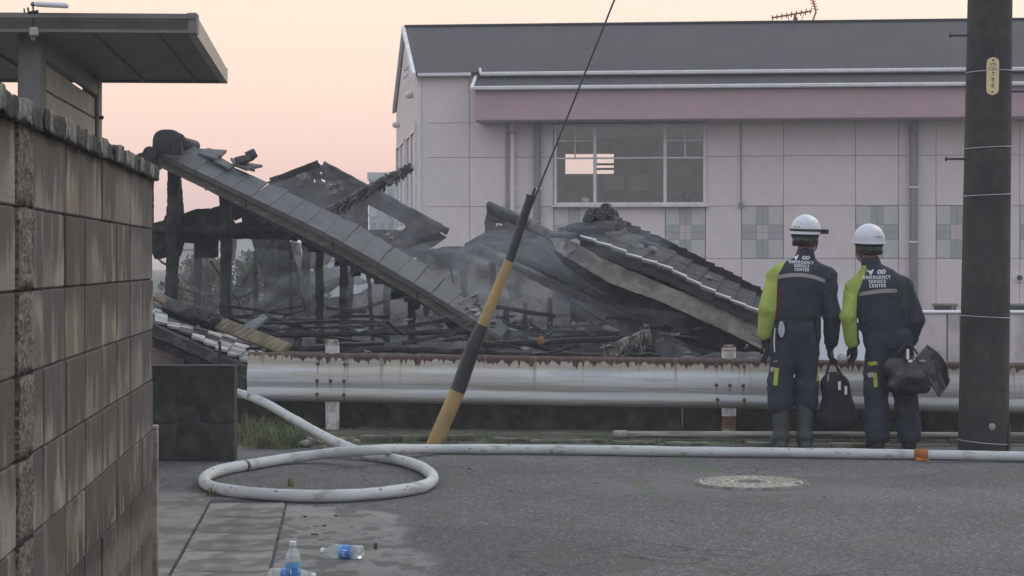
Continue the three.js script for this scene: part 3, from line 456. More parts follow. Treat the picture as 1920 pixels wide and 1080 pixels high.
  // projecting band over the windows with two gutters and a strip of roof between
  {
    const z1 = 0.85, f0 = X(890, z1), yT = fs(1000, 168, z1)[1], yB = fs(1000, 226, z1)[1], yU = fs(1000, 143, 0.1)[1];
    const B = part('projecting_band', box(RIGHT - f0, yT - yB, z1, (RIGHT + f0) / 2, (yT + yB) / 2, z1 / 2, 0.02), fascia, T);
    part('strip_roof', hexa([V(f0 - 0.04, yT + 0.03, z1 + 0.05), V(RIGHT, yT + 0.03, z1 + 0.05), V(RIGHT, yU, 0.03), V(f0 - 0.04, yU, 0.03)], V(0, -0.04, 0)), slate, B);
    part('side_trim', hexa([V(f0 - 0.09, yT + 0.055, z1 + 0.05), V(f0 - 0.03, yT + 0.055, z1 + 0.05), V(f0 - 0.03, yU + 0.06, 0.03), V(f0 - 0.09, yU + 0.06, 0.03)], V(0, -0.08, 0)), trim, B);
    for (const [y, z, x0] of [[yT + 0.03, z1 + 0.1, f0 - 0.06], [yU + 0.05, 0.17, X(904)]]) part('roof_gutter', merge([box(RIGHT - x0, 0.085, 0.11, (RIGHT + x0) / 2, y, z, 0.02)]), trim, T);
    part('gutter_end', rod(V(X(904), yU + 0.03, 0.17), V(X(900), yU + 0.18, 0.05), 0.03), trim, T);
  }
  // rain pipes and conduit
  for (const [px, r, y0, y1, m] of [[952, 0.02, 228, 700, grey], [962, 0.05, 228, 700, trim], [1008, 0.075, 228, 700, grey], [1712, 0.085, 222, 720, grey], [1389, 0.012, 228, 383, grey]]) {
    const x = X(px), p = part('rain_pipe', new THREE.CylinderGeometry(r, r, Yl(y0) - Yl(y1), 14).translate(x, (Yl(y0) + Yl(y1)) / 2, 0.03 + r), m, T);
    if (r > 0.04) for (const y of [250, 355, 455, 560]) part('pipe_bracket', box(r * 2.3, 0.04, r * 2 + 0.03, x, Yl(y), 0.02 + r, 0.008), y % 2 ? trim : grey, p);
    if (r < 0.015) part('junction_box', box(0.09, 0.12, 0.06, x, Yl(386), 0.045, 0.01), grey, p);
  }
  // the window: outer frame, three lights, glazing bars, panes
  {
    const Wd = new THREE.Group(); Wd.name = 'window'; T.add(Wd); const y = (p) => Yl(p), bar = (x0, x1, ya, yb, z = -0.02, d = 0.08) => box(Math.abs(x1 - x0), Math.abs(ya - yb), d, (x0 + x1) / 2, (ya + yb) / 2, z, 0.006);
    const wid = 0.05;
    part('frame', merge([bar(w0 - 0.01, w0 + wid, wTop, wBot - 0.0, -0.005, 0.13), bar(w1 - wid, w1 + 0.01, wTop, wBot, -0.005, 0.13), bar(w0 + wid, w1 - wid, wTop, wTop - wid, -0.004, 0.12), bar(w0 + wid, w1 - wid, wBot, wBot + wid, -0.004, 0.12)]), trim, Wd);
    part('sill', box(w1 - w0 + 0.12, 0.05, 0.2, (w0 + w1) / 2, wBot - 0.028, 0.05, 0.01), trim, Wd);
    const m1 = X(1115.5), m2 = X(1247);
    for (const m of [m1, m2]) part('mullion', bar(m - 0.035, m + 0.035, wTop - wid, wBot + wid, -0.006, 0.1), trim, Wd);
    const tr = y(298);
    part('transom', merge([bar(w0 + wid, m1 - 0.036, tr + 0.015, tr - 0.02), bar(m1 + 0.036, m2 - 0.036, tr + 0.015, tr - 0.02), bar(m2 + 0.036, w1 - wid, tr + 0.015, tr - 0.02)]), trim, Wd);
    for (const [a, b] of [[w0 + wid, m1 - 0.036], [m2 + 0.036, w1 - wid]]) part('glazing_bar', merge([bar((a + b) / 2 - 0.014, (a + b) / 2 + 0.014, wTop - wid, tr + 0.016, -0.022, 0.05), bar(a, b, y(266) + 0.013, y(266) - 0.013, -0.024, 0.05)]), trim, Wd);
    const glass = new THREE.MeshPhysicalMaterial({ color: col(0.93, 0.95, 0.95), transmission: 1, thickness: 0, roughness: 0.02, ior: 1.5 });
    for (const [a, b] of [[w0 + wid, m1 - 0.036], [m1 + 0.036, m2 - 0.036], [m2 + 0.036, w1 - wid]]) part('pane', box(b - a, wTop - wBot - 2 * wid, 0.006, (a + b) / 2, (wTop + wBot) / 2, -0.05, 0.0005), glass, Wd);
  }
  // the room behind: floor, ceiling, sides, far wall with an opening to the sky beyond
  {
    const zb = -6, bk = (px, py) => { const q = fs(px, py, zb); return [q[0], q[1]]; }, inner = texMat(mottled([0.64, 0.60, 0.53], 0.06, [0.57, 0.54, 0.48], 0.4, 0.08, 256, 321), 1.5, 0.9), x0 = w0 - 3.0, x1 = w1 + 4.2, yf = wBot - 0.85, yc = wTop + 0.12;
    const [a0, o1] = bk(1060, 289), [a1, o0] = bk(1151, 326);
    const I = part('room', merge([box(x1 - x0, 0.1, 5.7, (x0 + x1) / 2, yf, -3.12, 0.002), box(x1 - x0, 0.1, 5.7, (x0 + x1) / 2, yc, -3.12, 0.002), box(0.1, yc - yf, 5.7, x0, (yc + yf) / 2, -3.12, 0.002), box(0.1, yc - yf, 5.7, x1, (yc + yf) / 2, -3.12, 0.002),
      box(a0 - bk(1041, 300)[0], yc - yf - 0.1, 0.1, (a0 + bk(1041, 300)[0]) / 2, (yc + yf) / 2, zb, 0.002), box(bk(1330, 300)[0] - a1, yc - yf - 0.1, 0.1, (a1 + bk(1330, 300)[0]) / 2, (yc + yf) / 2, zb, 0.002), ...[[x0 + 0.06, bk(1041, 300)[0]], [bk(1330, 300)[0], x1 - 0.06]].flatMap(([p, q]) => [box(q - p, 0.2, 0.1, (p + q) / 2, yf + 0.15, zb, 0.002), box(q - p, 0.12, 0.1, (p + q) / 2, yc - 0.11, zb, 0.002), box(0.1, yc - yf - 0.42, 0.1, (p + q) / 2, (yc + yf) / 2 + 0.04, zb, 0.002)]), box(a1 - a0, yc - o1 - 0.05, 0.1, (a0 + a1) / 2, (yc + o1 - 0.05) / 2, zb, 0.002), box(a1 - a0, o0 - yf - 0.05, 0.1, (a0 + a1) / 2, (o0 + yf + 0.05) / 2, zb, 0.002)]), inner, T);
    const fr = [box(0.05, o1 - o0, 0.06, bk(1116, 300)[0], (o0 + o1) / 2, zb, 0.004), box(a1 - a0, 0.03, 0.06, (a0 + a1) / 2, bk(1100, 297)[1], zb + 0.004, 0.004)];
    const q = bk(1135, 308)[1], xr = bk(1118, 300)[0]; fr.push(box(a1 - xr, 0.05, 0.06, (a1 + xr) / 2, q, zb + 0.006, 0.004), box(a1 - xr, 0.05, 0.06, (a1 + xr) / 2, bk(1100, 317)[1], zb + 0.007, 0.004));
    part('far_window_frame', merge(fr), M.darkMetal, I);
    for (const [p0, p1] of [[1132, 1171], [1177, 1217]]) { const [bx0, by1] = bk(p0, 328), [bx1, by0] = bk(p1, 358); part('notice_board', box(bx1 - bx0, by1 - by0, 0.03, (bx0 + bx1) / 2, (by0 + by1) / 2, zb + 0.08, 0.005), mat({ color: [0.84, 0.92, 0.86], roughness: 0.9 }), I); }
    const sh = mat({ color: [0.12, 0.115, 0.11] }); 
    for (const [px, w, h] of [[1262, 0.10, 0.22], [1276, 0.16, 0.30], [1292, 0.2, 0.26], [1306, 0.12, 0.36]]) part('window_sill_pot', merge([new THREE.CylinderGeometry(w * 0.3, w * 0.22, h * 0.45, 10).translate(0, h * 0.22, 0), new THREE.SphereGeometry(w * 0.5, 10, 8).scale(1, 1.1, 0.8).translate(0, h * 0.68, 0)]).translate(X(px), wBot + 0.02, -0.4), sh, I);
    part('window_ledge', box(w1 - w0, 0.06, 0.5, (w0 + w1) / 2, wBot - 0.03, -0.5, 0.005), inner, I);
    part('cloth', uvBox(roughen(mergeVertices(new THREE.IcosahedronGeometry(0.07, 3).deleteAttribute('uv').deleteAttribute('normal')), 0.03, 9)).translate(X(1098), wBot + 0.1, -0.35), trim, I);
  }
  // back and far side so that the building stays closed from elsewhere
  part('back_wall', sk(box(RIGHT - 0.5, 5.2, 0.2, RIGHT / 2, 2.6, -7.6, 0.002)).translate(0, 0, 0), pink[0], T).geometry = (() => { // leave the far window free
    const x0 = 0.4, x1 = X(1250) + 7.2, g = [box(x0, 5.2, 0.2, x0 / 2, 2.6, -7.7, 0.002), box(RIGHT - x1, 5.2, 0.2, (RIGHT + x1) / 2, 2.6, -7.7, 0.002), box(x1 - x0, 1.7, 0.2, (x0 + x1) / 2, 0.85, -7.7, 0.002)]; return sk(merge(g)); })();
  part('side_wall', sk(box(0.2, 5.3, 7.4, RIGHT - 0.1, 2.65, -3.9, 0.002)), pink[2], T);
  // vents and dark low openings at the right
  for (const [p0, p1] of [[1752, 1792], [1868, 1935]]) { const v = part('vent_opening', box(X(p1) - X(p0), Yl(570) - Yl(590), 0.03, (X(p0) + X(p1)) / 2, Yl(580), 0.006, 0.004), mat({ color: [0.04, 0.042, 0.048], roughness: 0.4 }), T); part('frame', merge([box(X(p1) - X(p0) + 0.08, 0.05, 0.06, (X(p0) + X(p1)) / 2, Yl(569), 0.03, 0.006), box(0.05, Yl(570) - Yl(590), 0.06, X(p1 - 6), Yl(580), 0.03, 0.006)]), grey, v); }
  { const v = part('round_vent', new THREE.CylinderGeometry(0.085, 0.085, 0.06, 20).rotateX(Math.PI / 2).translate(X(1911), Yl(521, 41), 0.03), trim, T); part('vent_mouth', new THREE.CylinderGeometry(0.06, 0.06, 0.02, 20).rotateX(Math.PI / 2).translate(X(1911), Yl(521, 41), 0.056), M.darkMetal, v); }
  // television aerial on the ridge
  const A = thing('tv_aerial', 'small television aerial with rods standing on the dark roof ridge', 'aerial', P(1489, 48, 45.4).toArray()), am = mat({ color: [0.40, 0.17, 0.12], roughness: 0.5, metalness: 0.3 });
  const a = (px, py) => V((px - 1489) * 45.4 / F, (48 - py) * 45.4 / F, 0);
  part('mast', rod(V(0, -0.08, 0), a(1491, 26), 0.03), am, A); part('boom', rod(a(1447, 33.5), a(1522, 20.5), 0.022), am, A);
  for (let i = 0; i < 9; i++) { const p = a(lerp(1448, 1520, i / 8), lerp(33.4, 20.8, i / 8)), l = 0.13 + i * 0.012; part('rod', rod(p.clone().add(V(0.02, -0.035, -l)), p.clone().add(V(-0.02, 0.035, l)), 0.014, 0.014, 6), am, A); }
  part('amplifier', uvBox(new THREE.SphereGeometry(0.055, 14, 10).scale(1, 1.2, 1).translate(...a(1491.5, 36).toArray())), mat({ color: [0.10, 0.11, 0.13] }), A);
  part('bracket', tube([a(1478, 30), a(1480, 39), a(1490, 42), a(1503, 37), a(1507, 24)], 0.009, 24, 6), am, A);
  part('second_mast', merge([rod(a(1521, 48), a(1530, 22), 0.022), rod(a(1530, 22), a(1524, 0), 0.02)]), am, A);
  for (let i = 0; i < 4; i++) { const p = a(1529 - i * 1.7, 17 - i * 5); part('rod', rod(p.clone().add(V(-0.045, 0.02, -0.1)), p.clone().add(V(0.045, -0.02, 0.1)), 0.013, 0.013, 6), am, A); }
}
{ // low pink wall in front of the building, at the right
  const t = thing('low_pink_wall', 'low pale pink boundary wall with pale coping in front of the pink building', 'wall'), d = 26, x = (px) => (px - 960) * d / F, top = EYE + (491 - 588) * d / F;
  const pm = [0, 1].map((i) => texMat(mottled([0.62 - i * 0.03, 0.55 - i * 0.03, 0.575 - i * 0.02], 0.06, [0.43, 0.40, 0.42], 0.4, 0.05, 256, 331 + i), 2, 0.8, 0.001));
  part('wall_panel', box(x(1772) - x(1716), top, 0.2, (x(1716) + x(1772)) / 2, top / 2, -d, 0.01), pm[0], t); part('wall_panel', box(x(1796) - x(1774), top, 0.22, (x(1774) + x(1796)) / 2, top / 2, -d, 0.01), pm[1], t); part('wall_panel', box(x(2150) - x(1798), top, 0.2, (x(1798) + x(2150)) / 2, top / 2, -d, 0.01), pm[0], t);
  part('coping', box(x(2160) - x(1710), 0.04, 0.26, (x(1710) + x(2160)) / 2, top + 0.022, -d, 0.012), M.white, t);
}
/* ---------- far background ---------- */
{
  const far = (name, label, px0, px1, yTop, d, colr, floors, bays, z) => {
    const t = thing(name, label, 'building', P((px0 + px1) / 2, 491, d).setY(0).toArray()), w = (px1 - px0) * d / F, h = EYE + (491 - yTop) * d / F, dep = w * 0.7, m = texMat(mottled(colr, 0.08, colr.map((v) => v * 0.9), 0.4, 0.04, 128, z), 5, 0.9);
    part('wall', box(w, h, dep, 0, h / 2, -dep / 2, 0.05), m, t);
    const fh = 3.0, n = Math.min(floors, Math.floor(h / fh)), pane = mat({ color: [0.13, 0.15, 0.18], roughness: 0.2 });
    for (let i = 0; i < n; i++) for (let b = 0; b < bays; b++) { const y = h - 1.7 - i * fh, bw = w / bays, x = -w / 2 + (b + 0.5) * bw; part('window', box(bw * 0.55, fh * 0.5, 0.12, x, y + 0.25, 0.05, 0.02), pane, t); if ((b + z) % 3) part('balcony', box(bw * 0.88, fh * 0.34, 0.9, x, y - 1.0, 0.45, 0.04), m, t); }
    part('roof_parapet', box(w + 0.3, 0.7, dep + 0.3, 0, h + 0.34, -dep / 2, 0.05), m, t); return t;
  };
  far('apartment_tower', 'tall grey blue apartment tower far off, left of the pink building', 692, 757, 338, 170, [0.36, 0.38, 0.42], 9, 4, 341);
  far('apartment_block', 'pale distant apartment block with balconies seen through the burnt posts', 436, 482, 444, 120, [0.56, 0.56, 0.57], 8, 3, 343);
  far('pale_house', 'pale distant house glimpsed between the charred posts at far left', 328, 404, 468, 90, [0.52, 0.53, 0.55], 3, 4, 345);
  far('white_shed', 'long white distant building glimpsed behind the charred posts in the middle', 535, 700, 487, 75, [0.60, 0.63, 0.66], 1, 6, 347);
  // shrubs behind the ruin, each with stems and leaf clumps
  const shrub = (px, d, w, h, m, label) => {
    const c = P(px, 491, d).setY(-0.02), t = thing('shrub', label, 'shrub', c.toArray()), pos = [], nor = [];
    const clumps = []; for (let i = 0; i < 22; i++) { const a = rr(0, 6.28), r = Math.sqrt(rnd()) * 0.8, y = rr(0.25, 0.95); clumps.push(V(Math.cos(a) * r * w / 2, y * h, Math.sin(a) * r * w / 2)); }
    for (const cl of clumps) for (let i = 0; i < 130; i++) { const dir = V(rr(-1, 1), rr(-1, 1), rr(-1, 1)), q = cl.clone().addScaledVector(dir, w * 0.14), s = rr(0.03, 0.065), u = V(rr(-1, 1), rr(-1, 1), rr(-1, 1)).normalize(), v = V(rr(-1, 1), rr(-1, 1), rr(-1, 1)).cross(u).normalize().multiplyScalar(s * 0.5); u.multiplyScalar(s * 1.3); const A = q.clone().sub(u), B = q.clone().add(v), C = q.clone().add(u), D = q.clone().sub(v); for (const p of [A, B, C, A, C, D]) pos.push(p.x, Math.max(0.03, p.y), p.z); }
    const g = new THREE.BufferGeometry(); g.setAttribute('position', new THREE.Float32BufferAttribute(pos, 3)); g.computeVertexNormals(); part('foliage', uvBox(g), m, t);
    part('stem', merge([0, 1, 2, 3].map(() => rod(V(rr(-0.1, 0.1), 0, rr(-0.1, 0.1)), V(rr(-w, w) * 0.35, h * 0.8, rr(-w, w) * 0.35), 0.03, 0.01, 6))), M.board, t);
  };
  shrub(395, 44, 1.6, 1.5, M.leafPale, 'pale green shrub seen between the two leftmost thick charred posts');
  shrub(470, 42, 1.6, 1.55, M.leaf, 'tall green shrub seen through the gap right of the second thick post');
  shrub(555, 36, 1.7, 1.25, M.leafPale, 'light green shrub seen low behind the thin middle posts');
  shrub(345, 45, 1.2, 1.1, M.leaf, 'dark green shrub seen low behind the leftmost charred post');
}
/* ---------- the burnt house ---------- */
const HOUSE = thing('burnt_house', 'collapsed burnt timber house with bare charred posts and slipped tiled roof', 'house', [0, 0, -22]);
const hp = (name, geo, m, parent = HOUSE, label) => part(name, geo.translate(0, 0, 22), m, parent, label);
{
  // charred posts: [x top, y top, x bottom, y bottom, width px, distance]
  let k = 0;
  for (const [xt, yt, xb, yb, w, d, m] of [
    [327, 300, 320, 640, 22, 21.35, 'char'], [424, 350, 424, 640, 20, 21.5, 'char'], [600, 430, 599, 665, 15, 21.4, 'char'], [646, 465, 643, 665, 16, 21.7, 'char'], [771, 535, 773, 665, 13, 20.9, 'char'],
    [371, 440, 370, 560, 14, 25, 'soot'], [574, 440, 573, 640, 16, 24.0, 'soot'], [510, 440, 512, 640, 16, 24.6, 'soot'], [725, 490, 724, 650, 12, 23.4, 'soot'],
    [868, 490, 874, 585, 12, 24.6, 'char'], [924, 492, 925, 600, 12, 24.8, 'soot'], [948, 574, 950, 650, 13, 21.5, 'char'], [984, 568, 983, 640, 11, 22, 'char'], [1031, 560, 1031, 640, 12, 22.4, 'char'], [1075, 543, 1076, 640, 15, 23, 'soot'], [558, 620, 556, 660, 12, 20, 'char'], [1205, 616, 1204, 690, 18, 18.6, 'char']])
    hp('post', timber(P(xb, yb + 22, d), P(xt, yt, d + 0.15), w * d / F, w * d / F, 0.014, 15, k++ * 3.7, xt > 900 && yt > 500 ? 0.75 : 1), M[m]);
  // beams
  for (const [x0, y0, d0, x1, y1, d1, h, m] of [
    [270, 432, 21.5, 562, 434, 21.5, 17, 'char'], [285, 620, 19.5, 520, 655, 19, 12, 'char'], [480, 628, 20, 900, 622, 20.5, 11, 'char'], [540, 652, 18.6, 940, 660, 18.8, 14, 'char'], [900, 646, 19.6, 1180, 634, 19.4, 12, 'char'], [930, 665, 18.5, 1240, 668, 18.4, 14, 'char'],
    [840, 612, 23, 1200, 628, 22.4, 9, 'soot'], [1100, 628, 21.5, 1215, 622, 21.2, 8, 'char'], [430, 592, 22.6, 720, 606, 22.2, 9, 'soot'], [420, 565, 24, 480, 548, 24, 6, 'soot'], [580, 560, 24.2, 690, 495, 24, 17, 'sootGrey'], [500, 585, 24.5, 660, 512, 24.6, 12, 'soot'], [540, 545, 24.8, 580, 560, 24.8, 9, 'soot'], [300, 530, 23.5, 400, 555, 23, 4, 'charGrey'], [290, 480, 23.6, 408, 575, 22.6, 4, 'charGrey'], [338, 505, 23.8, 350, 560, 23.6, 3, 'wood']])
    hp('beam', timber(P(x0, y0, d0), P(x1, y1, d1), h * 0.8 * d0 / F, h * d0 / F, 0.010, 11, k++ * 2.9), M[m]);
  // burnt wall under the gable with the holes the fire left
  hp('gable_boarding', sheet([[281, 300], [300, 298], [330, 312], [400, 345], [470, 380], [560, 424], [606, 452], [590, 462], [560, 450], [410, 448], [408, 482], [396, 484], [366, 484], [364, 456], [345, 455], [338, 480], [290, 486], [281, 470]], 21.75, 0.05,
    [[[287, 322], [306, 312], [316, 312], [320, 336], [313, 352], [315, 396], [305, 414], [287, 418]], [[338, 322], [379, 343], [385, 357], [399, 353], [409, 354], [412, 385], [396, 391], [370, 391], [344, 400], [341, 366]], [[426, 368], [435, 367], [434, 372], [427, 373]], [[432, 406], [440, 414], [453, 407], [454, 416], [441, 419]], [[486, 394], [496, 394], [503, 404], [503, 408], [497, 406]], [[289, 432], [299, 430], [297, 437], [290, 437]]], 1.3, 6, 3), M.char);
  hp('rear_wall', sheet([[468, 438], [606, 440], [600, 458], [562, 450], [538, 448], [566, 528], [575, 548], [540, 566], [520, 640], [500, 640], [494, 528]], 24.9, 0.06, [], 1.8, 8, 7), M.soot);
  for (const [x0, y0, x1, y1, d, w, m] of [[448, 540, 520, 440, 24.2, 7, 'soot'], [540, 450, 590, 640, 23.6, 6, 'soot'], [660, 480, 655, 640, 22.9, 9, 'char'], [690, 500, 700, 650, 22.2, 8, 'soot'], [545, 470, 548, 640, 22.6, 8, 'char'], [480, 470, 478, 640, 23.0, 8, 'soot'], [395, 490, 470, 600, 22.9, 5, 'char'], [610, 600, 740, 560, 22.6, 6, 'char'], [820, 530, 826, 640, 23.6, 9, 'soot'], [800, 600, 900, 570, 23.5, 6, 'soot'], [895, 560, 898, 640, 22.8, 8, 'char']]) hp('lath', timber(P(x0, y0, d), P(x1, y1, d), w * d / F, w * d / F * 0.8, 0.012, 13, x0), M[m]);
  hp('rear_wall', sheet([[430, 575], [470, 566], [520, 572], [600, 560], [690, 548], [700, 600], [700, 660], [430, 660]], 25.1, 0.05, [], 2.5, 8, 11), M.sootGrey);
  hp('torn_board', sheet([[430, 450], [444, 446], [440, 488], [431, 492]], 24.7, 0.04, [], 1, 6, 12), M.sootGrey);
  hp('torn_board', sheet([[536, 450], [562, 456], [572, 520], [566, 534], [554, 492]], 25.2, 0.03, [], 0.8, 6, 13), M.tilePale);
  hp('torn_board', sheet([[578, 452], [596, 452], [622, 455], [626, 478], [616, 494], [590, 508], [580, 500]], 25.0, 0.04, [], 1.4, 6, 15), M.plaster);
  hp('torn_board', sheet([[592, 512], [640, 493], [690, 530], [672, 536], [640, 520], [600, 538]], 25.4, 0.04, [], 1.5, 6, 16), M.tilePale);
  // plaster wall of the room, cracked
  hp('plaster_wall', sheet([[640, 640], [652, 596], [668, 556], [700, 528], [728, 505], [760, 492], [790, 476], [806, 467], [838, 462], [880, 462], [905, 474], [960, 505], [1040, 540], [1110, 575], [1190, 605], [1210, 640]], (x) => 25.5 - 0.5 * smooth(700, 1200, x), 0.06, [], 2, 7, 17), M.plaster);
  for (const [px, py, w, r] of [[700, 578, 52, 0.3], [745, 600, 40, -0.2], [905, 560, 56, 0.1], [985, 590, 60, 0.2], [860, 540, 40, 0]]) hp('plaster_patch', sheet([[px - w, py + 20], [px - w * 0.7, py - 22], [px + w * 0.1, py - 38], [px + w * 0.8, py - 20], [px + w, py + 14], [px + w * 0.2, py + 34]], 25.0 - Math.abs(r), 0.02, [], 5, 8, px), M.tan);
  for (const pts of [[[808, 468], [812, 480], [842, 498], [848, 522], [854, 545]], [[832, 560], [860, 554], [868, 552]], [[1050, 540], [1030, 536], [1000, 520]]]) hp('plaster_crack', tube(pts.map(([x, y]) => P(x, y, 24.86)), 0.012, 24, 5), M.char);
  // rear gable with its torn roof boarding
  hp('rear_gable', sheet([[498, 342], [515, 335], [540, 326], [572, 314], [597, 305], [602, 310], [607, 307], [640, 326], [668, 344], [702, 361], [745, 384], [786, 402], [838, 430], [841, 435], [832, 437], [828, 432], [825, 437], [838, 446], [812, 463], [806, 466], [812, 500], [790, 510], [740, 480], [690, 450], [640, 430], [600, 402], [560, 376]], 26.6, 0.06,
    [[[690, 383], [700, 389], [757, 419], [761, 425], [755, 431], [690, 431]], [[588, 336], [591, 337], [591, 343], [588, 341]], [[602, 334], [610, 338], [609, 342], [602, 338]], [[617, 344], [620, 344], [620, 349], [617, 348]], [[600, 322], [603, 323], [604, 327], [600, 325]]], 1.6, 6, 19), M.sootGrey);
  hp('rear_verge', timber(P(606, 309, 26.45), P(840, 434, 26.2), 0.10, 0.05, 0.008, 10, 5), M.sootGrey); hp('rear_verge', timber(P(598, 306, 26.45), P(508, 340, 26.4), 0.09, 0.06, 0.008, 10, 8), M.char);
  hp('rear_boarding', sheet([[608, 316], [625, 322], [672, 352], [690, 366], [684, 374], [660, 362], [630, 342], [612, 328]], 26.4, 0.03, [], 1.5, 5, 21), M.sootGrey);
  for (const [x, y, w, h] of [[574, 330, 16, 10], [628, 358, 20, 14], [566, 338, 8, 10], [640, 352, 10, 12]]) hp('torn_insulation', uvBox(roughen(mergeVertices(new THREE.IcosahedronGeometry(1, 3).deleteAttribute('uv').deleteAttribute('normal')).scale(w * 26 / F, h * 26 / F, 0.05), 0.05, 9, x)).translate(...P(x, y, 26.4).toArray()), M.fibre);
  hp('burnt_panel', sheet([[650, 432], [690, 432], [756, 433], [800, 462], [804, 500], [740, 478]], 26.2, 0.05, [], 1.5, 7, 23), M.sootGrey);
  for (const [x, y, w] of [[711, 450, 7], [726, 437, 4], [775, 484, 6], [732, 444, 4], [783, 492, 5]]) hp('roof_fragment', hexa([P(x - w, y + 2, 22), P(x + w, y - 1, 22), P(x + w * 0.8, y + w * 0.6, 21.8), P(x - w * 0.5, y + w * 0.8, 21.8)], V(0, -0.03, -0.02)), M.tilePale);
}
/* the long slipped strip of roof with its tiles and verge board */
{
  const roof = new THREE.Group(); roof.name = 'roof'; HOUSE.add(roof);
  const fr = [[297, 287, 21.2], [400, 336, 21.0], [500, 384, 20.85], [600, 432, 20.7], [700, 487, 20.5], [800, 546, 20.35], [940, 632, 20.15]];
  const up = V(-0.12, 0.42, 0.2).normalize(), n = 19;
  const f = (t) => P(...polyAt(fr, t)), b = (t) => { const q = polyAt(fr, t); return P(q[0] + lerp(40, 26, t), q[1] - lerp(26, 33, Math.min(1, t * 2)) + 10 * smooth(0.75, 1, t), q[2] + 0.5); };
  for (let i = 0; i < n; i++) {
    const t0 = i / n, t1 = (i + 0.982) / n, lift = 0.004 + rr(0, 0.004), j = rr(-0.004, 0.004), q = [f(t0), f(t1).addScaledVector(up, lift), b(t1 + j).addScaledVector(up, lift * rr(0.6, 1.8)), b(t0 + j)];
    q[2].lerp(q[1], 0.16 * hash(i, 4, 1)); q[3].lerp(q[0], 0.16 * hash(i, 5, 1)); q[2].addScaledVector(up, 0.012 * (hash(i, 6, 2) - 0.3)); if (i > 15) { q[2].lerp(q[1], 0.3); q[3].lerp(q[0], 0.25); }
    const m = part('roof_tile', hexa(q, up.clone().multiplyScalar(-0.02)).translate(0, 0, 22), M.tile[i % 3], roof);
    // rolled front lip of each tile
    part('tile_lip', hexa([q[0].clone().addScaledVector(up, 0.006).add(V(0, 0, 0.015)), q[1].clone().addScaledVector(up, 0.004).add(V(0, 0, 0.015)), q[1].clone().add(V(0, -0.055, 0.012)), q[0].clone().add(V(0, -0.055, 0.012))], V(0, 0, -0.025)).translate(0, 0, 22), M.tile[(i + 1) % 3], m);
  }
  // verge board below the tiles, sooty and straight, with burnt rafters stubs under it
  for (let i = 0; i < 4; i++) { const t0 = i / 4 + 0.002, t1 = (i + 1) / 4 - 0.002, dn = (t) => f(t).add(V(-0.01, -0.058, -0.03)); part('verge_board', hexa([dn(t0), dn(t1), dn(t1).add(V(0, -0.085, 0)), dn(t0).add(V(0, -0.085, 0))], V(0.01, 0.0, -0.035)).translate(0, 0, 22), M.board, roof); }
  for (let i = 0; i < 22; i++) { const t = 0.26 + (i + 0.5) / 30 + rr(-0.01, 0.01), p = f(t).add(V(0, -0.16 - rr(0, 0.03), -0.08)); part('rafter_stub', timber(p, p.clone().add(V(rr(-0.05, 0.05), rr(-0.08, 0.02), -0.25)), rr(0.05, 0.14), rr(0.04, 0.1), 0.012, 20, i), M.char, roof).geometry.translate(0, 0, 22); }
  part('roof_underside', hexa([f(0.0).add(V(0, -0.07, -0.05)), f(0.97).add(V(0, -0.07, -0.05)), b(0.97).add(V(0, -0.09, 0)), b(0.02).add(V(0, -0.09, 0))], V(0.02, -0.06, 0)).translate(0, 0, 22), M.char, roof);
  // loose and lifted tiles near the top and the rubble of plaster at the foot
  for (const [x0, y0, x1, y1, x2, y2, x3, y3, d, m] of [[352, 277, 425, 281, 415, 291, 360, 287, 21.6, 0], [390, 277, 420, 285, 405, 297, 372, 287, 21.5, 1], [432, 295, 470, 308, 478, 318, 440, 308, 21.5, 2], [405, 290, 440, 310, 430, 316, 400, 300, 21.4, 0], [455, 303, 492, 309, 462, 316, 444, 309, 21.45, 1]]) part('loose_tile', hexa([P(x0, y0, d + 0.2), P(x1, y1, d + 0.1), P(x2, y2, d - 0.15), P(x3, y3, d - 0.05)], V(0, -0.028, 0)).translate(0, 0, 22), M.tile[m], roof);
  part('broken_tile_lump', uvBox(roughen(mergeVertices(new THREE.BoxGeometry(0.10, 0.09, 0.1, 4, 4, 4).deleteAttribute('uv').deleteAttribute('normal')), 0.012, 22)).rotateZ(0.5).translate(...P(472, 290, 21.5).add(V(0, 0, 22)).toArray()), M.tile[2], roof);
  part('broken_tile_lump', uvBox(roughen(mergeVertices(new THREE.BoxGeometry(0.17, 0.08, 0.12, 5, 4, 4).deleteAttribute('uv').deleteAttribute('normal')), 0.016, 16, 4)).rotateZ(0.25).translate(...P(457, 299, 21.5).add(V(0, 0, 22)).toArray()), M.tile[0], roof);
  for (let i = 0; i < 26; i++) { const t = rr(0.86, 0.965), p = f(t).lerp(b(t), rr(0.15, 1)).add(V(0, rr(0, 0.05), 0)), s = rr(0.012, 0.034); part('plaster_rubble', uvBox(roughen(mergeVertices(new THREE.BoxGeometry(s * 2.4, s * 0.7, s * 1.6, 2, 1, 2).deleteAttribute('uv').deleteAttribute('normal')), s * 0.25, 0.8 / s, i)).rotateZ(rr(-0.9, 0.3)).rotateY(rr(0, 3)).translate(p.x, p.y, p.z + 22), i % 3 ? M.tan : M.tilePale, roof); }
  // ridge end with its demon-tile shape: round head, side lobes, and the half-round ridge tiles behind
  const R = new THREE.Group(); R.name = 'ridge_end'; HOUSE.add(R); const o = P(314, 268, 21.1).add(V(0, 0, 22)), u = 21.1 / F;
  const head = prism(Array.from({ length: 25 }, (_, i) => { const a = Math.PI * (1 - i / 24), e = 0.72; return [25 * u * Math.sign(Math.cos(a)) * Math.pow(Math.abs(Math.cos(a)), e), -2 * u + 25 * u * Math.pow(Math.sin(a), e)]; }).concat([[27 * u, -20 * u], [-26 * u, -18 * u]]), 0.08, 0.012).translate(o.x, o.y, o.z - 0.05);
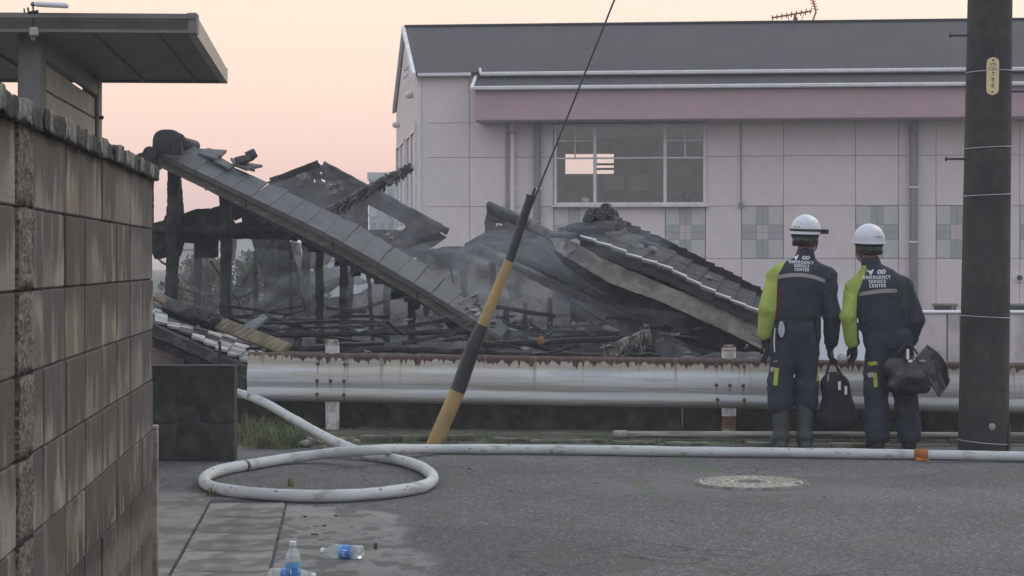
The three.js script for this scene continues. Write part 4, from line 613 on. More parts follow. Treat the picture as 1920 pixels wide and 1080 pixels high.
  part('ridge_end_tile', head, M.tileDark[1], R); part('boss', uvBox(new THREE.CylinderGeometry(11 * u, 13 * u, 0.06, 20).rotateX(Math.PI / 2).translate(o.x - 4 * u, o.y - 7 * u, o.z + 0.05)), M.tileDark[2], R);
  part('side_lobe', uvBox(new THREE.CylinderGeometry(13 * u, 13 * u, 0.12, 20).rotateX(Math.PI / 2).translate(o.x - 31 * u, o.y - 20 * u, o.z + 0.02)), M.tileDark[0], R); part('side_lobe', uvBox(new THREE.CylinderGeometry(10 * u, 10 * u, 0.1, 20).rotateX(Math.PI / 2).translate(o.x + 20 * u, o.y + 9 * u, o.z - 0.06)), M.tileDark[2], R);
  part('ridge_tile', rod(V(o.x + 10 * u, o.y + 4 * u, o.z - 0.05), V(o.x + 30 * u, o.y + 2 * u, o.z - 0.75), 13 * u, 11 * u, 16), M.tileDark[1], R); part('ridge_beak', hexa([[343, 258, 21.2], [356, 266, 21.2], [352, 272, 21.2], [340, 272, 21.2]].map((p) => P(...p).add(V(0, 0, 22))), V(0, -0.02, -0.12)), M.tile[1], R);
  part('left_slope', sheet([[246, 296], [262, 287], [285, 283], [312, 292], [308, 306], [285, 322], [276, 320], [262, 308]], 21.35, 0.25, [], 1, 6, 31).translate(0, 0, 22), M.tileDark[0], R);
}
/* the right-hand roof: smoked boards, plaster verge, tiled slope and ridge heap */
{
  const roof = new THREE.Group(); roof.name = 'roof'; HOUSE.add(roof); const pt = (n, g, m) => part(n, g.translate(0, 0, 22), m, roof);
  pt('smoked_boarding', sheet([[868, 472], [872, 456], [908, 437], [911, 404], [917, 389], [926, 390], [948, 408], [975, 414], [1000, 425], [1036, 444], [1062, 482], [1110, 518], [1200, 566], [1300, 622], [1420, 688], [1420, 712], [1290, 700], [1200, 640], [1110, 592], [1040, 546], [960, 508], [890, 478]], (x) => 23.4 - 2.4 * smooth(900, 1420, x), 0.08, [[[929, 419], [936, 418], [943, 421], [940, 424], [935, 421], [931, 425]]], 1.8, 7, 41), M.sootGrey);
  pt('end_rafter', timber(P(916, 389, 23.0), P(1010, 428, 22.6), 0.15, 0.07, 0.004, 10, 3), M.sootGrey); pt('end_rafter', timber(P(1000, 424, 22.4), P(1040, 446, 22), 0.12, 0.10, 0.008, 10, 6), M.sootGrey);
  pt('lower_rafter', timber(P(900, 466, 22.9), P(1215, 612, 21.8), 0.09, 0.08, 0.008, 9, 9), M.sootGrey); pt('lower_rafter', timber(P(960, 478, 22.4), P(1300, 640, 21), 0.06, 0.08, 0.008, 9, 12), M.soot);
  pt('burnt_fascia', sheet([[1036, 470], [1064, 482], [1142, 530], [1242, 566], [1342, 612], [1480, 680], [1610, 742], [1560, 756], [1420, 690], [1300, 634], [1200, 586], [1110, 536], [1060, 498]], (x) => 20.45 - 0.25 * smooth(1036, 1640, x), 0.12, [], 1.2, 8, 43), M.soot);
  pt('plaster_verge', sheet([[1030, 444], [1060, 447], [1083, 457], [1112, 474], [1173, 503], [1245, 534], [1317, 563], [1423, 607], [1520, 650], [1620, 694], [1620, 735], [1520, 690], [1423, 645], [1340, 612], [1240, 566], [1140, 529], [1063, 482], [1042, 471]], (x) => 20.25 - 0.25 * smooth(1036, 1640, x), 0.10, [], 1.0, 8, 45), M.tan);
  pt('torn_plaster', sheet([[1030, 446], [1062, 448], [1083, 458], [1080, 468], [1066, 474], [1060, 482], [1044, 470]], 20.15, 0.05, [], 1.6, 5, 46), M.tilePale);
  const near = [[1088, 448, 20.3], [1105, 455, 20.25], [1145, 468, 20.2], [1180, 483, 20.2], [1250, 507, 20.15], [1320, 545, 20.1], [1425, 592, 20.05], [1560, 652, 20.0], [1620, 679, 20.0]], farE = [[1150, 414, 23.2], [1180, 431, 23.1], [1230, 452, 23.0], [1280, 477, 22.9], [1340, 508, 22.8], [1425, 552, 22.7], [1540, 604, 22.6], [1600, 632, 22.5]];
  // verge tiles: dark face with a pale bedding line that steps from tile to tile
  const nT = 19;
  for (let i = 0; i < nT; i++) {
    const a = polyAt(near, i / nT), b = polyAt(near, (i + 1) / nT), A = P(...a), B = P(...b), up = V(0, 0.028 + 0.010 * hash(i, 3), 0.02);
    const m = part('verge_tile', hexa([A.clone(), B.clone().add(V(0, 0.02, 0)), B.clone().add(V(0, -0.10, 0)), A.clone().add(V(0, -0.12, 0))], V(0, 0, -0.14)).translate(0, 0, 22), M.tileDark[i % 3], roof);
    part('tile_rim', rod(A.clone().add(up), B.clone().add(up).add(V(0.005, 0.012, 0)), 0.009, 0.013, 8).translate(0, 0, 22), M.white, m);
  }
  // tiled slope between the verge and the far edge, tile by tile
  const nx = 15, ny = 5;
  for (let i = 0; i < nx; i++) for (let j = 0; j < ny; j++) {
    const g = (u, v) => P(...polyAt(near, u)).lerp(P(...polyAt(farE, u)), v), u0 = i / nx, u1 = (i + 1.02) / nx, v0 = j / ny, v1 = (j + 0.97) / ny, l = 0.004 + 0.010 * hash(i, j, 5);
    if (i < 3 && j > 2 && hash(i, j) > 0.6) continue;
    part('roof_tile', hexa([g(u0, v0).add(V(0, -0.02, 0)), g(u1, v0).add(V(0, l, 0)), g(u1, v1).add(V(0, l, 0)), g(u0, v1).add(V(0, -0.02, 0))], V(0, -0.03, 0)).translate(0, 0, 22), M.slope, roof);
  }
  for (let i = 0; i < 26; i++) { const a = polyAt(farE, i / 26), b = polyAt(farE, (i + 0.96) / 26); part('edge_tile', hexa([P(...a).add(V(0, 0.055 + 0.02 * hash(i, 7), 0.1)), P(...b).add(V(0, 0.070 + 0.02 * hash(i, 8), 0.1)), P(...b).add(V(0, 0.070 + 0.02 * hash(i, 8), -0.1)), P(...a).add(V(0, 0.055 + 0.02 * hash(i, 7), -0.1))], V(0, -0.15, 0)).translate(0, 0, 22), M.slope, roof); }
  for (const [x, y, w, h] of [[1190, 465, 20, 9], [1222, 468, 10, 8], [1150, 455, 12, 6], [1305, 518, 10, 5], [1325, 520, 7, 4]]) pt('ash_patch', uvBox(roughen(mergeVertices(new THREE.IcosahedronGeometry(1, 3).deleteAttribute('uv').deleteAttribute('normal')).scale(w * 21 / F, h * 21 / F * 0.8, 0.12), 0.03, 11, x)).translate(...P(x, y, 21.6).toArray()), M.sootGrey);
  pt('slope_base', hexa([P(1100, 462, 20.4), P(1620, 692, 20.1), P(1600, 652, 22.6), P(1150, 426, 23.2)], V(0, -0.12, 0)), M.soot);
  pt('gable_infill', sheet([[1160, 600], [1230, 620], [1420, 700], [1480, 740], [1170, 740]], 19.4, 0.06, [], 2, 8, 47), M.soot);
  pt('gable_infill', sheet([[1230, 640], [1245, 634], [1330, 672], [1400, 705], [1290, 705], [1232, 700]], 19.2, 0.05, [], 1.5, 8, 48), M.sootGrey);
  // ridge heap
  const heap = new THREE.Group(); heap.name = 'ridge_heap'; HOUSE.add(heap); const u = 21.6 / F;
  const lump = (x, y, rx, ry, m, s) => part('ridge_tile_lump', uvBox(roughen(mergeVertices(new THREE.IcosahedronGeometry(1, 3).deleteAttribute('uv').deleteAttribute('normal')).scale(rx * u, ry * u, rx * u * 0.9), 0.014, 14, s)).translate(...P(x, y, 21.6).add(V(0, 0, 22)).toArray()), m, heap);
  lump(1116, 412, 22, 20, M.tileDark[0], 1); lump(1142, 414, 20, 20, M.sootGrey, 2); lump(1110, 399, 11, 11, M.charGrey, 3); lump(1150, 404, 12, 12, M.charGrey, 4); lump(1098, 424, 18, 10, M.sootGrey, 5); lump(1078, 426, 14, 8, M.sootGrey, 6); lump(1057, 432, 14, 7, M.sootGrey, 7); lump(1158, 420, 16, 12, M.tileDark[2], 8); lump(1104, 436, 30, 16, M.soot, 9);
  for (const [x, y, r, l, m] of [[1119, 398, 9, 0.5, 0], [1135, 391, 10, 0.5, 1], [1128, 404, 9, 0.6, 2], [1146, 398, 8, 0.5, 0], [1104, 408, 8, 0.4, 1]]) { const p = P(x, y, 21.3).add(V(0, 0, 22)), c = part('ridge_tile', rod(p, p.clone().add(V(0.05, 0.02, -l)), r * u, r * u * 0.95, 16), M.charGrey, heap); part('tile_disc', merge([uvBox(new THREE.TorusGeometry(r * u * 0.86, r * u * 0.14, 8, 24).translate(p.x, p.y, p.z + 0.004)), uvBox(new THREE.SphereGeometry(r * u * 0.35, 12, 8).scale(1, 1, 0.4).translate(p.x, p.y, p.z))]), M.tile[m], c); }
  for (const [x, y] of [[1053, 424], [1069, 418], [1082, 416], [1090, 421], [1022, 430]]) { const p = P(x, y + 8, 21.5).add(V(0, 0, 22)); part('tile_shard', uvBox(roughen(mergeVertices(new THREE.BoxGeometry(8 * u, 12 * u, 6 * u, 3, 4, 3).deleteAttribute('uv').deleteAttribute('normal')), 0.012, 20, x)).rotateZ(0.3).translate(p.x, p.y, p.z), M.sootGrey, heap); }
  lump(1090, 430, 34, 12, M.soot, 11); lump(1060, 440, 30, 10, M.sootGrey, 12);
}
/* ---------- loose burnt things ---------- */
function bristly(a, b, r, n, len, m, seed, droop = 0.3) {          // a burnt pole hung with singed strips
  const g = [timber(a, b, r * 1.6, r * 1.6, r * 0.3, 9, seed)];
  for (let i = 0; i < n; i++) { const p = a.clone().lerp(b, rnd()), an = rr(0, 6.28), o = V(rr(-1, 1) * 0.4, Math.sin(an), Math.cos(an)).normalize(), l = len * rr(0.4, 1.1), w = rr(0.006, 0.018), q = p.clone().addScaledVector(o, r * 0.7), e = q.clone().addScaledVector(o, l * 0.5).add(V(rr(-0.3, 0.1) * l, -droop * l * 2, 0)), s = V(w, w * 0.4, w * 0.3); g.push(hexa([q.clone().sub(s), q.clone().add(s), e.clone().addScaledVector(s, 0.6), e.clone().addScaledVector(s, -0.6)], V(0, 0.004, -0.006))); }
  return merge(g);
}
{
  const t = solo('charred_log', bristly(P(618, 394, 23.2), P(770, 314, 22.8), 0.055, 420, 0.12, M.fibre, 3, 0.15), M.fibre, 'shaggy charred pole leaning up across the rear gable against the pale sky', 'charred pole');
  const c = P(1216, 622, 18.3), b = P(1140, 654, 18.2);
  const pts = []; for (let i = 0; i < 420; i++) { const k = rnd(), p = c.clone().lerp(b, k).add(V(rr(-0.03, 0.03), rr(-0.05, 0.03), rr(-0.06, 0.06))), l = lerp(0.10, 0.13, k) * rr(0.5, 1.2), w = rr(0.004, 0.012), e = p.clone().add(V(rr(-0.05, 0.02), -l, rr(-0.03, 0.03))); pts.push(hexa([p.clone().add(V(-w, 0, 0)), p.clone().add(V(w, 0.004, 0)), e.clone().add(V(w * 0.6, 0, 0)), e.clone().add(V(-w * 0.5, 0, 0))], V(0, 0.002, -0.006))); }
  pts.push(timber(c, b, 0.06, 0.05, 0.015, 12, 4));
  solo('singed_insulation', merge(pts), texMat(mottled([0.21, 0.20, 0.18], 0.5, [0.08, 0.08, 0.075], 0.4, 0.5, 256, 411), 0.3, 1), 'frayed grey rag of singed insulation hanging above the rail near the middle', 'insulation');
  // planks and the burnt bundle on the low roof at left
  solo('fallen_plank', timber(P(365, 590, 18.4), P(538, 655, 17.4), 0.05, 0.13, 0.004, 8, 1), M.wood, 'long tan plank lying slantwise on the low broken roof at left', 'plank');
  solo('fallen_plank', timber(P(292, 556, 19.2), P(372, 590, 18.6), 0.05, 0.085, 0.004, 8, 5), M.wood, 'short tan plank end above the charred bundle at left', 'plank');
  solo('pale_board', hexa([P(455, 610, 19.6), P(495, 588, 19.9), P(502, 596, 19.8), P(468, 622, 19.5)], V(0.01, -0.02, -0.02)), M.sootGrey, 'small pale grey board tilted in the ruin above the tan plank', 'board');
  solo('charred_bundle', bristly(P(312, 575, 18.7), P(408, 604, 18.1), 0.085, 260, 0.06, M.char, 7, 0.1), M.char, 'thick charred bundle lying across the low roof under the tan planks', 'charred timber');
  // the heap of ash and burnt sticks
  const W = 180, D = 60, pos = [], idx = [];
  for (let j = 0; j <= D; j++) for (let i = 0; i <= W; i++) { const x = lerp(-4.6, 9, i / W), z = lerp(-16.75, -25.5, j / D), e = smooth(0, 0.25, j / D); pos.push(x, -0.05 + (0.30 + 0.30 * e) * (0.60 + 0.55 * fbm(x * 1.1, z * 1.1, 5, 4096, 3)) * smooth(0, 0.12, j / D + 0.04) * (1 - smooth(2.3, 3.5, x)) * smooth(-4.6, -3.2, x) + 0.16 * (fbm(x * 5, z * 5, 3, 4096, 8) - 0.5), z); }
  for (let j = 0; j < D; j++) for (let i = 0; i < W; i++) { const a = j * (W + 1) + i; idx.push(a, a + 1, a + W + 1, a + 1, a + W + 2, a + W + 1); }
  const g = new THREE.BufferGeometry(); g.setAttribute('position', new THREE.Float32BufferAttribute(pos, 3)); g.setIndex(idx); g.computeVertexNormals();
  const o = solo('ash_heap', uvBox(g), M.soot, 'dark heap of ash and soot covering the floor of the burnt house', 'ash'); o.userData.kind = 'stuff';
  const st = []; for (let i = 0; i < 70; i++) { const z = rr(-24, -17.2), x = rr(-3.3, 2.1), y = 0.36 + 0.25 * smooth(-17, -20, z) + rr(-0.1, 0.22), a = rr(-0.5, 0.5) + (rnd() > 0.5 ? 0 : 2.6), l = rr(0.25, 1.0); st.push(timber(V(x, y, z), V(x + Math.cos(a) * l, y + rr(-0.16, 0.16), z + Math.sin(a) * l * 0.6), rr(0.015, 0.05), rr(0.015, 0.035), 0.006, 14, i)); }
  const o2 = solo('charred_sticks', merge(st), M.char, 'charred sticks and laths strewn over the ash heap', 'burnt debris'); o2.userData.kind = 'stuff';
  const sc = []; for (let i = 0; i < 140; i++) { const z = rr(-23.5, -17.4), x = rr(-3.2, 2.4), y = 0.45 + 0.22 * smooth(-17, -20, z) + rr(0, 0.14), s = rr(0.012, 0.05), q = [0, 1, 2, 3].map((k) => V(x + s * Math.cos(k * 1.57 + i) * rr(0.6, 2.2), y + rr(-0.02, 0.03), z + s * Math.sin(k * 1.57 + i))); sc.push(hexa(q, V(0, -0.01, 0))); }
  const o3 = solo('pale_scraps', merge(sc), M.sootGrey, 'small pale scraps of plaster lying on the ash heap', 'burnt debris'); o3.userData.kind = 'stuff';
  solo('orange_shard', uvBox(roughen(mergeVertices(new THREE.IcosahedronGeometry(0.04, 2).deleteAttribute('uv').deleteAttribute('normal')).scale(0.8, 1.3, 0.8), 0.012, 20)).translate(...P(1015, 640, 19.3).toArray()), mat({ color: [0.25, 0.11, 0.05] }), 'small rust coloured shard in the black debris behind the striped stay cover', 'shard');
  // crumpled metal sheet behind the two men
  const cg = new THREE.PlaneGeometry(1.0, 1.5, 24, 30), cp = cg.attributes.position; for (let i = 0; i < cp.count; i++) cp.setZ(i, 0.10 * n3(cp.getX(i) * 4, cp.getY(i) * 3, 1) + 0.05 * n3(cp.getX(i) * 9, cp.getY(i) * 9, 4)); cg.rotateX(-0.5).rotateZ(-0.2);
  const back = cg.clone().translate(0, -0.006, -0.006); const cs = solo('crumpled_sheet', merge([cg, back]), mat({ color: [0.42, 0.43, 0.46], roughness: 0.32, metalness: 0.75, side: THREE.DoubleSide }), 'crumpled silver metal sheet glimpsed between the two standing men', 'metal sheet'); cs.position.copy(P(1585, 668, 18.2));
  for (const [x, y, s] of [[1578, 674, 0.05], [1596, 672, 0.04], [1604, 678, 0.035]]) { const m = solo('white_rubble', uvBox(roughen(mergeVertices(new THREE.IcosahedronGeometry(s, 2).deleteAttribute('uv').deleteAttribute('normal')), s * 0.25, 0.7 / s, x)), M.tilePale, 'small white rubble piece behind the rail between the two men', 'rubble', 'white rubble behind the rail'); m.position.copy(P(x, y, 17.2)); }
}
/* ---------- low shed roof at the left ---------- */
{
  const t = thing('low_shed', 'low shed with a broken pale tiled roof sloping down beside the tall block wall', 'shed', [0, 0, -18]), pt = (n, g, m, l) => part(n, g.translate(0, 0, 18), m, t, l);
  const near = [[268, 592, 17.4], [330, 618, 17.35], [400, 650, 17.3], [470, 684, 17.25]], farE = [[262, 556, 19.6], [340, 590, 19.4], [420, 622, 19.2], [500, 656, 19]];
  const g = (u, v) => P(...polyAt(near, u)).lerp(P(...polyAt(farE, u)), v);
  pt('roof_base', hexa([g(0, 0), g(1, 0), g(1, 1), g(0, 1)].map((v) => v.add(V(0, -0.02, 0))), V(0, -0.10, 0)), M.char);
  for (let i = 0; i < 9; i++) for (let j = 0; j < 4; j++) { const pale = fbm(i * 0.7 + 2, j * 1.3, 3, 4096, 21) > 0.44 || j === 0 && hash(i, 3) > 0.3, u0 = i / 9, u1 = (i + 1.02) / 9, v0 = j / 4 + rr(0, 0.03), v1 = (j + 0.96) / 4, l = rr(0.012, 0.03), r = hash(i, j, 8); if (r > 0.9) continue; part('roof_tile', hexa([g(u0, v0), g(u1, v0 + rr(0, 0.04)).add(V(0, l, 0)), g(u1, v1).add(V(0, l, 0)), g(u0, v1)], V(0, -0.022, 0)).translate(0, 0, 18), pale ? M.tilePale : M.tileDark[(i + j) % 3], t); }
  pt('verge_board', hexa([[262, 596, 17.3], [470, 692, 17.2], [470, 712, 17.2], [262, 618, 17.3]].map((p) => P(...p)), V(0, 0, -0.05)), M.charGrey); pt('verge_board', hexa([[262, 620, 17.34], [470, 714, 17.24], [470, 728, 17.24], [262, 640, 17.34]].map((p) => P(...p)), V(0, 0, -0.06)), M.char);
  pt('wall', hexa([[262, 640, 17.6], [345, 672, 17.6], [345, 800, 17.6], [262, 800, 17.6]].map((p) => P(...p)), V(0, 0, -0.1)), texMat(mottled([0.30, 0.245, 0.24], 0.2, [0.2, 0.17, 0.165], 0.4, 0.15, 256, 421), 1.2, 0.9), 'pinkish plaster wall under the low roof');
  pt('wall', hexa([[345, 674, 17.62], [470, 730, 17.62], [470, 800, 17.62], [345, 800, 17.62]].map((p) => P(...p)), V(0, 0, -0.1)), M.soot, 'soot black wall part under the low roof');
  pt('gutter_end', hexa([[420, 690, 17.1], [468, 712, 17.1], [468, 738, 17.1], [424, 718, 17.1]].map((p) => P(...p)), V(0, 0, -0.08)), M.char);
  pt('rain_pipe', rod(P(412, 640, 17.1), P(413, 690, 17.1), 0.012), M.char);
}
/* ---------- carport at the upper left ---------- */
{
  const t = thing('carport', 'grey metal carport with flat roof and two posts behind the tall block wall', 'carport');
  const gm = texMat(mottled([0.17, 0.165, 0.16], 0.12, [0.15, 0.145, 0.14], 0.4, 0.08, 256, 501), 0.7, 0.5, 0.001), under = gm, pale = texMat(mottled([0.42, 0.39, 0.33], 0.1, [0.38, 0.35, 0.30], 0.4, 0.08, 256, 505), 0.7, 0.55, 0.001);
  const Y0 = 2.573, n0 = V(-1.626, Y0, -10), n1 = V(-1.87, Y0, -12.84), left = V(-4.5, 0, 0.25), H1 = 0.098;
  const l0 = n0.clone().add(left), l1 = n1.clone().add(left), upv = V(0, H1, 0);
  part('roof_panel', hexa([n0, n1, l1, l0].map((v) => v.clone().add(V(0, 0.06, 0))), V(0, -0.045, 0)), under, t);
  // ribs under the roof and the edge profiles
  for (let i = 0; i < 9; i++) { const k = (i + 0.6) / 9.5, a = n0.clone().lerp(l0, k * 0.7).add(V(0, 0.012, -0.04)), b = n1.clone().lerp(l1, k * 0.7).add(V(0, 0.012, 0.04)); part('roof_rib', hexa([a, b, b.clone().add(V(-0.02, 0, 0)), a.clone().add(V(-0.02, 0, 0))], V(0, -0.012, 0)), under, t); }
  part('front_gutter', merge([hexa([n0, l0, l0.clone().add(upv), n0.clone().add(upv)], V(0, 0, -0.06)), hexa([n0, l0, l0.clone().add(V(0, 0.018, 0)), n0.clone().add(V(0, 0.018, 0))].map((v) => v.clone().add(V(0, H1 * 0.72, 0.012))), V(0, 0, -0.03))]), gm, t);
  part('side_edge', hexa([n0.clone().add(V(0.004, 0.0, -0.002)), n1, n1.clone().add(V(0, H1 - 0.01, 0)), n0.clone().add(V(0.004, H1 + 0.004, -0.002))], V(-0.045, 0, 0)), pale, t);
  part('rear_edge', hexa([n1, l1, l1.clone().add(upv), n1.clone().add(upv)], V(0, 0, 0.06)), gm, t);
  part('corner_cap', box(0.05, H1 + 0.012, 0.07, n0.x - 0.012, Y0 + H1 / 2, n0.z - 0.03, 0.006), gm, t);
  const p1 = V(-2.52, 0, -10.25), p2 = V(-2.71, 0, -12.6);
  part('post', box(0.125, Y0 + 0.02, 0.12, p1.x, (Y0 + 0.02) / 2, p1.z, 0.008), gm, t); part('post', box(0.105, Y0 + 0.02, 0.12, p2.x, (Y0 + 0.02) / 2, p2.z, 0.008), under, t);
  const A = p1.clone().add(V(0.03, 0, -0.07)), B = p2.clone().add(V(0.02, 0, 0.07)), strip = (yt0, yb0, yt1, yb1, off, m, name) => part(name, hexa([A.clone().setY(yt0), B.clone().setY(yt1), B.clone().setY(yb1), A.clone().setY(yb0)].map((v) => v.add(V(off, 0, 0))), V(-0.03, 0, 0)), m, t);
  strip(2.56, 2.47, 2.56, 2.47, 0.03, gm, 'side_beam'); strip(2.45, 2.32, 2.45, 2.33, 0.01, pale, 'side_panel'); strip(2.305, 2.18, 2.315, 2.18, 0.012, pale, 'side_panel'); strip(2.17, 2.13, 2.17, 2.13, 0.02, gm, 'lower_rail');
  for (const y of [2.42, 2.28]) part('post_bolt', new THREE.CylinderGeometry(0.012, 0.012, 0.03, 10).rotateZ(Math.PI / 2).translate(p2.x + 0.062, y - 0.09, p2.z + 0.02), M.darkMetal, t);
  const L = thing('security_light', 'small white security light on a thin rod at the carport edge', 'lamp', P(62, 62, 9.95).toArray()), u = 9.95 / F, q = (x, y, z = 0) => V((x - 62) * u, (62 - y) * u, z);
  part('junction_box', box(16 * u, 16 * u, 0.04, q(65, 60).x, q(65, 60).y, 0.01, 0.006), pale, L); part('rod', rod(q(62, 66), q(62, 8), 0.0045), M.darkMetal, L); part('box_foot', rod(q(62, 68), q(63, 76), 0.012), gm, L);
  part('lamp_head', box(62 * u, 9 * u, 0.05, q(96, 10.5).x, q(96, 10.5).y, 0.02, 0.01).rotateZ(-0.05).translate(0, 0.006, 0), M.white, L); part('lamp_joint', uvBox(new THREE.SphereGeometry(5 * u, 12, 8).translate(...q(62, 8).toArray())), gm, L);
  part('bracket', merge([rod(q(52, 24), q(72, 21), 0.007), rod(q(46, 24), q(45, 16), 0.004), rod(q(54, 24), q(52, 14), 0.005)]), M.darkMetal, L);
}
/* ---------- utility pole and its stay ---------- */
{
  const d = 14.45, x0 = (1843.5 - 960) * d / F, t = thing('utility_pole', 'thick dark concrete utility pole with wire bands and a cream number plate', 'utility pole', [x0, 0, -d]);
  const Hh = 11.5, lean = 0.0150, R = (y) => 0.1845 - y / 150, C = (y) => V(lean * y, y, 0), cm = texMat(mottled([0.036, 0.0345, 0.034], 0.3, [0.05, 0.047, 0.043], 0.4, 0.3, 512, 511), 0.9, 0.8, 0.004, 0.3);
  { const g = new THREE.CylinderGeometry(R(Hh), R(0), Hh, 48, 40).translate(0, Hh / 2, 0), p = g.attributes.position; for (let i = 0; i < p.count; i++) { const a = Math.atan2(p.getZ(i), p.getX(i)), k = 0.0015 * n3(a * 2, p.getY(i) * 3, 1); p.setX(i, p.getX(i) * (1 + k * 4) + lean * p.getY(i)); } const uv = g.attributes.uv; for (let i = 0; i < uv.count; i++) uv.setXY(i, uv.getX(i) * 1.1, uv.getY(i) * Hh); g.computeVertexNormals(); part('shaft', g, cm, t); }
  const wire = mat({ color: [0.34, 0.34, 0.34], roughness: 0.5, metalness: 0.4 }), Y = (py) => EYE + (491 - py) * (d - 0.18) / F;
  for (const [py, tilt] of [[131, -0.04], [275, -0.045], [365, -0.04], [595, 0.05], [832, 0.08]]) { const y = Y(py), c = C(y), g = new THREE.TorusGeometry(R(y) + 0.003, 0.0045, 8, 64).rotateX(Math.PI / 2).rotateZ(-tilt).translate(c.x, c.y, c.z); part('wire_band', g, wire, t); }
  // number plate, bent round the shaft
  const cv = document.createElement('canvas'); cv.width = 128; cv.height = 384; const g2 = cv.getContext('2d');
  g2.fillStyle = '#d6c79c'; g2.fillRect(0, 0, 128, 384); g2.fillStyle = '#2c2a26'; g2.strokeStyle = '#2c2a26'; g2.lineWidth = 7; g2.lineCap = 'round';
  g2.beginPath(); g2.arc(66, 30, 11, 0, 7); g2.fill(); g2.beginPath(); g2.arc(60, 352, 10, 0, 7); g2.fill();
  const ln = (...a) => { g2.beginPath(); g2.moveTo(a[0], a[1]); for (let i = 2; i < a.length; i += 2) g2.lineTo(a[i], a[i + 1]); g2.stroke(); };
  g2.lineWidth = 5; ln(66, 52, 66, 64); ln(38, 66, 94, 66); ln(56, 66, 50, 88); ln(76, 66, 76, 88); ln(42, 72, 36, 84); ln(92, 72, 98, 84); g2.lineWidth = 6; ln(36, 104, 28, 122); ln(54, 98, 56, 122, 74, 124, 84, 114); ln(68, 98, 74, 108); ln(92, 102, 102, 120);
  g2.font = 'bold 58px sans-serif'; g2.textAlign = 'center'; for (const [s, y] of [['7', 184], ['9', 242], ['6', 298]]) { g2.save(); g2.translate(64, y); g2.transform(1, 0, -0.12, 1, 0, 0); g2.fillText(s, 0, 8); g2.restore(); }
  const tex = new THREE.CanvasTexture(cv); tex.colorSpace = THREE.SRGBColorSpace;
  const yc = Y(142.5), ph = 0.278, pw = 0.092, rr0 = R(yc) + 0.006, a0 = Math.asin((1861.5 - 960) * (d - 0.17) / F / rr0 - (x0 + lean * yc) / rr0), pos = [], uv = [], idx = [], nx = 12, ny = 24;
  const plateShape = (u, v) => { const rad = 0.042, hx = pw / 2, yy = (v - 0.5) * ph, cy = Math.max(0, Math.abs(yy) - (ph / 2 - rad)), w = cy > 0 ? hx - rad + Math.sqrt(Math.max(0, rad * rad - cy * cy)) : hx; return [(u - 0.5) * 2 * w, yy]; };
  for (const k of [0, 1]) for (let j = 0; j <= ny; j++) for (let i = 0; i <= nx; i++) { const [sx, sy] = plateShape(i / nx, j / ny), a = a0 + sx / rr0, y = yc + sy, r = rr0 - k * 0.004; pos.push(lean * y + Math.sin(a) * r, y, Math.cos(a) * r); uv.push(sx / pw + 0.5, sy / ph + 0.5); }
  const st = (nx + 1) * (ny + 1); for (let j = 0; j < ny; j++) for (let i = 0; i < nx; i++) { const a = j * (nx + 1) + i, b = a + nx + 1; idx.push(a, a + 1, b, a + 1, b + 1, b, st + a, st + b, st + a + 1, st + a + 1, st + b, st + b + 1); }
  const g = new THREE.BufferGeometry(); g.setAttribute('position', new THREE.Float32BufferAttribute(pos, 3)); g.setAttribute('uv', new THREE.Float32BufferAttribute(uv, 2)); g.setIndex(idx); g.computeVertexNormals();
  part('number_plate', g, new THREE.MeshStandardMaterial({ map: tex, roughness: 0.5 }), t);
  // climbing bolts and the steel button near the foot
  const bolt = (py, dir, len) => { const y = Y(py), c = C(y), b = part('step_bolt', rod(c.clone().add(V(dir * (R(y) - 0.02), 0, 0.03)), c.clone().add(V(dir * (R(y) + len), 0, 0.03)), 0.0085), M.darkMetal, t); part('bolt_head', rod(c.clone().add(V(dir * (R(y) + len - 0.012), 0, 0.03)), c.clone().add(V(dir * (R(y) + len), 0, 0.03)), 0.017), M.darkMetal, b); };
  bolt(296, -1, 0.15); bolt(168, 1, 0.16); bolt(62, -1, 0.14);
  { const y = Y(800), c = C(y), a = 0.1; part('button', uvBox(new THREE.SphereGeometry(0.025, 18, 10).scale(1, 1, 0.3)).translate(c.x + Math.sin(a) * R(y), y, Math.cos(a) * R(y)), mat({ color: [0.3, 0.31, 0.32], roughness: 0.5 }), t); }
  part('ground_wire', tube([V(0.16, 0.0, 0.11), V(0.165, 0.12, 0.10), V(0.172, 0.2, 0.085)], 0.012, 10, 6), M.darkMetal, t);
}
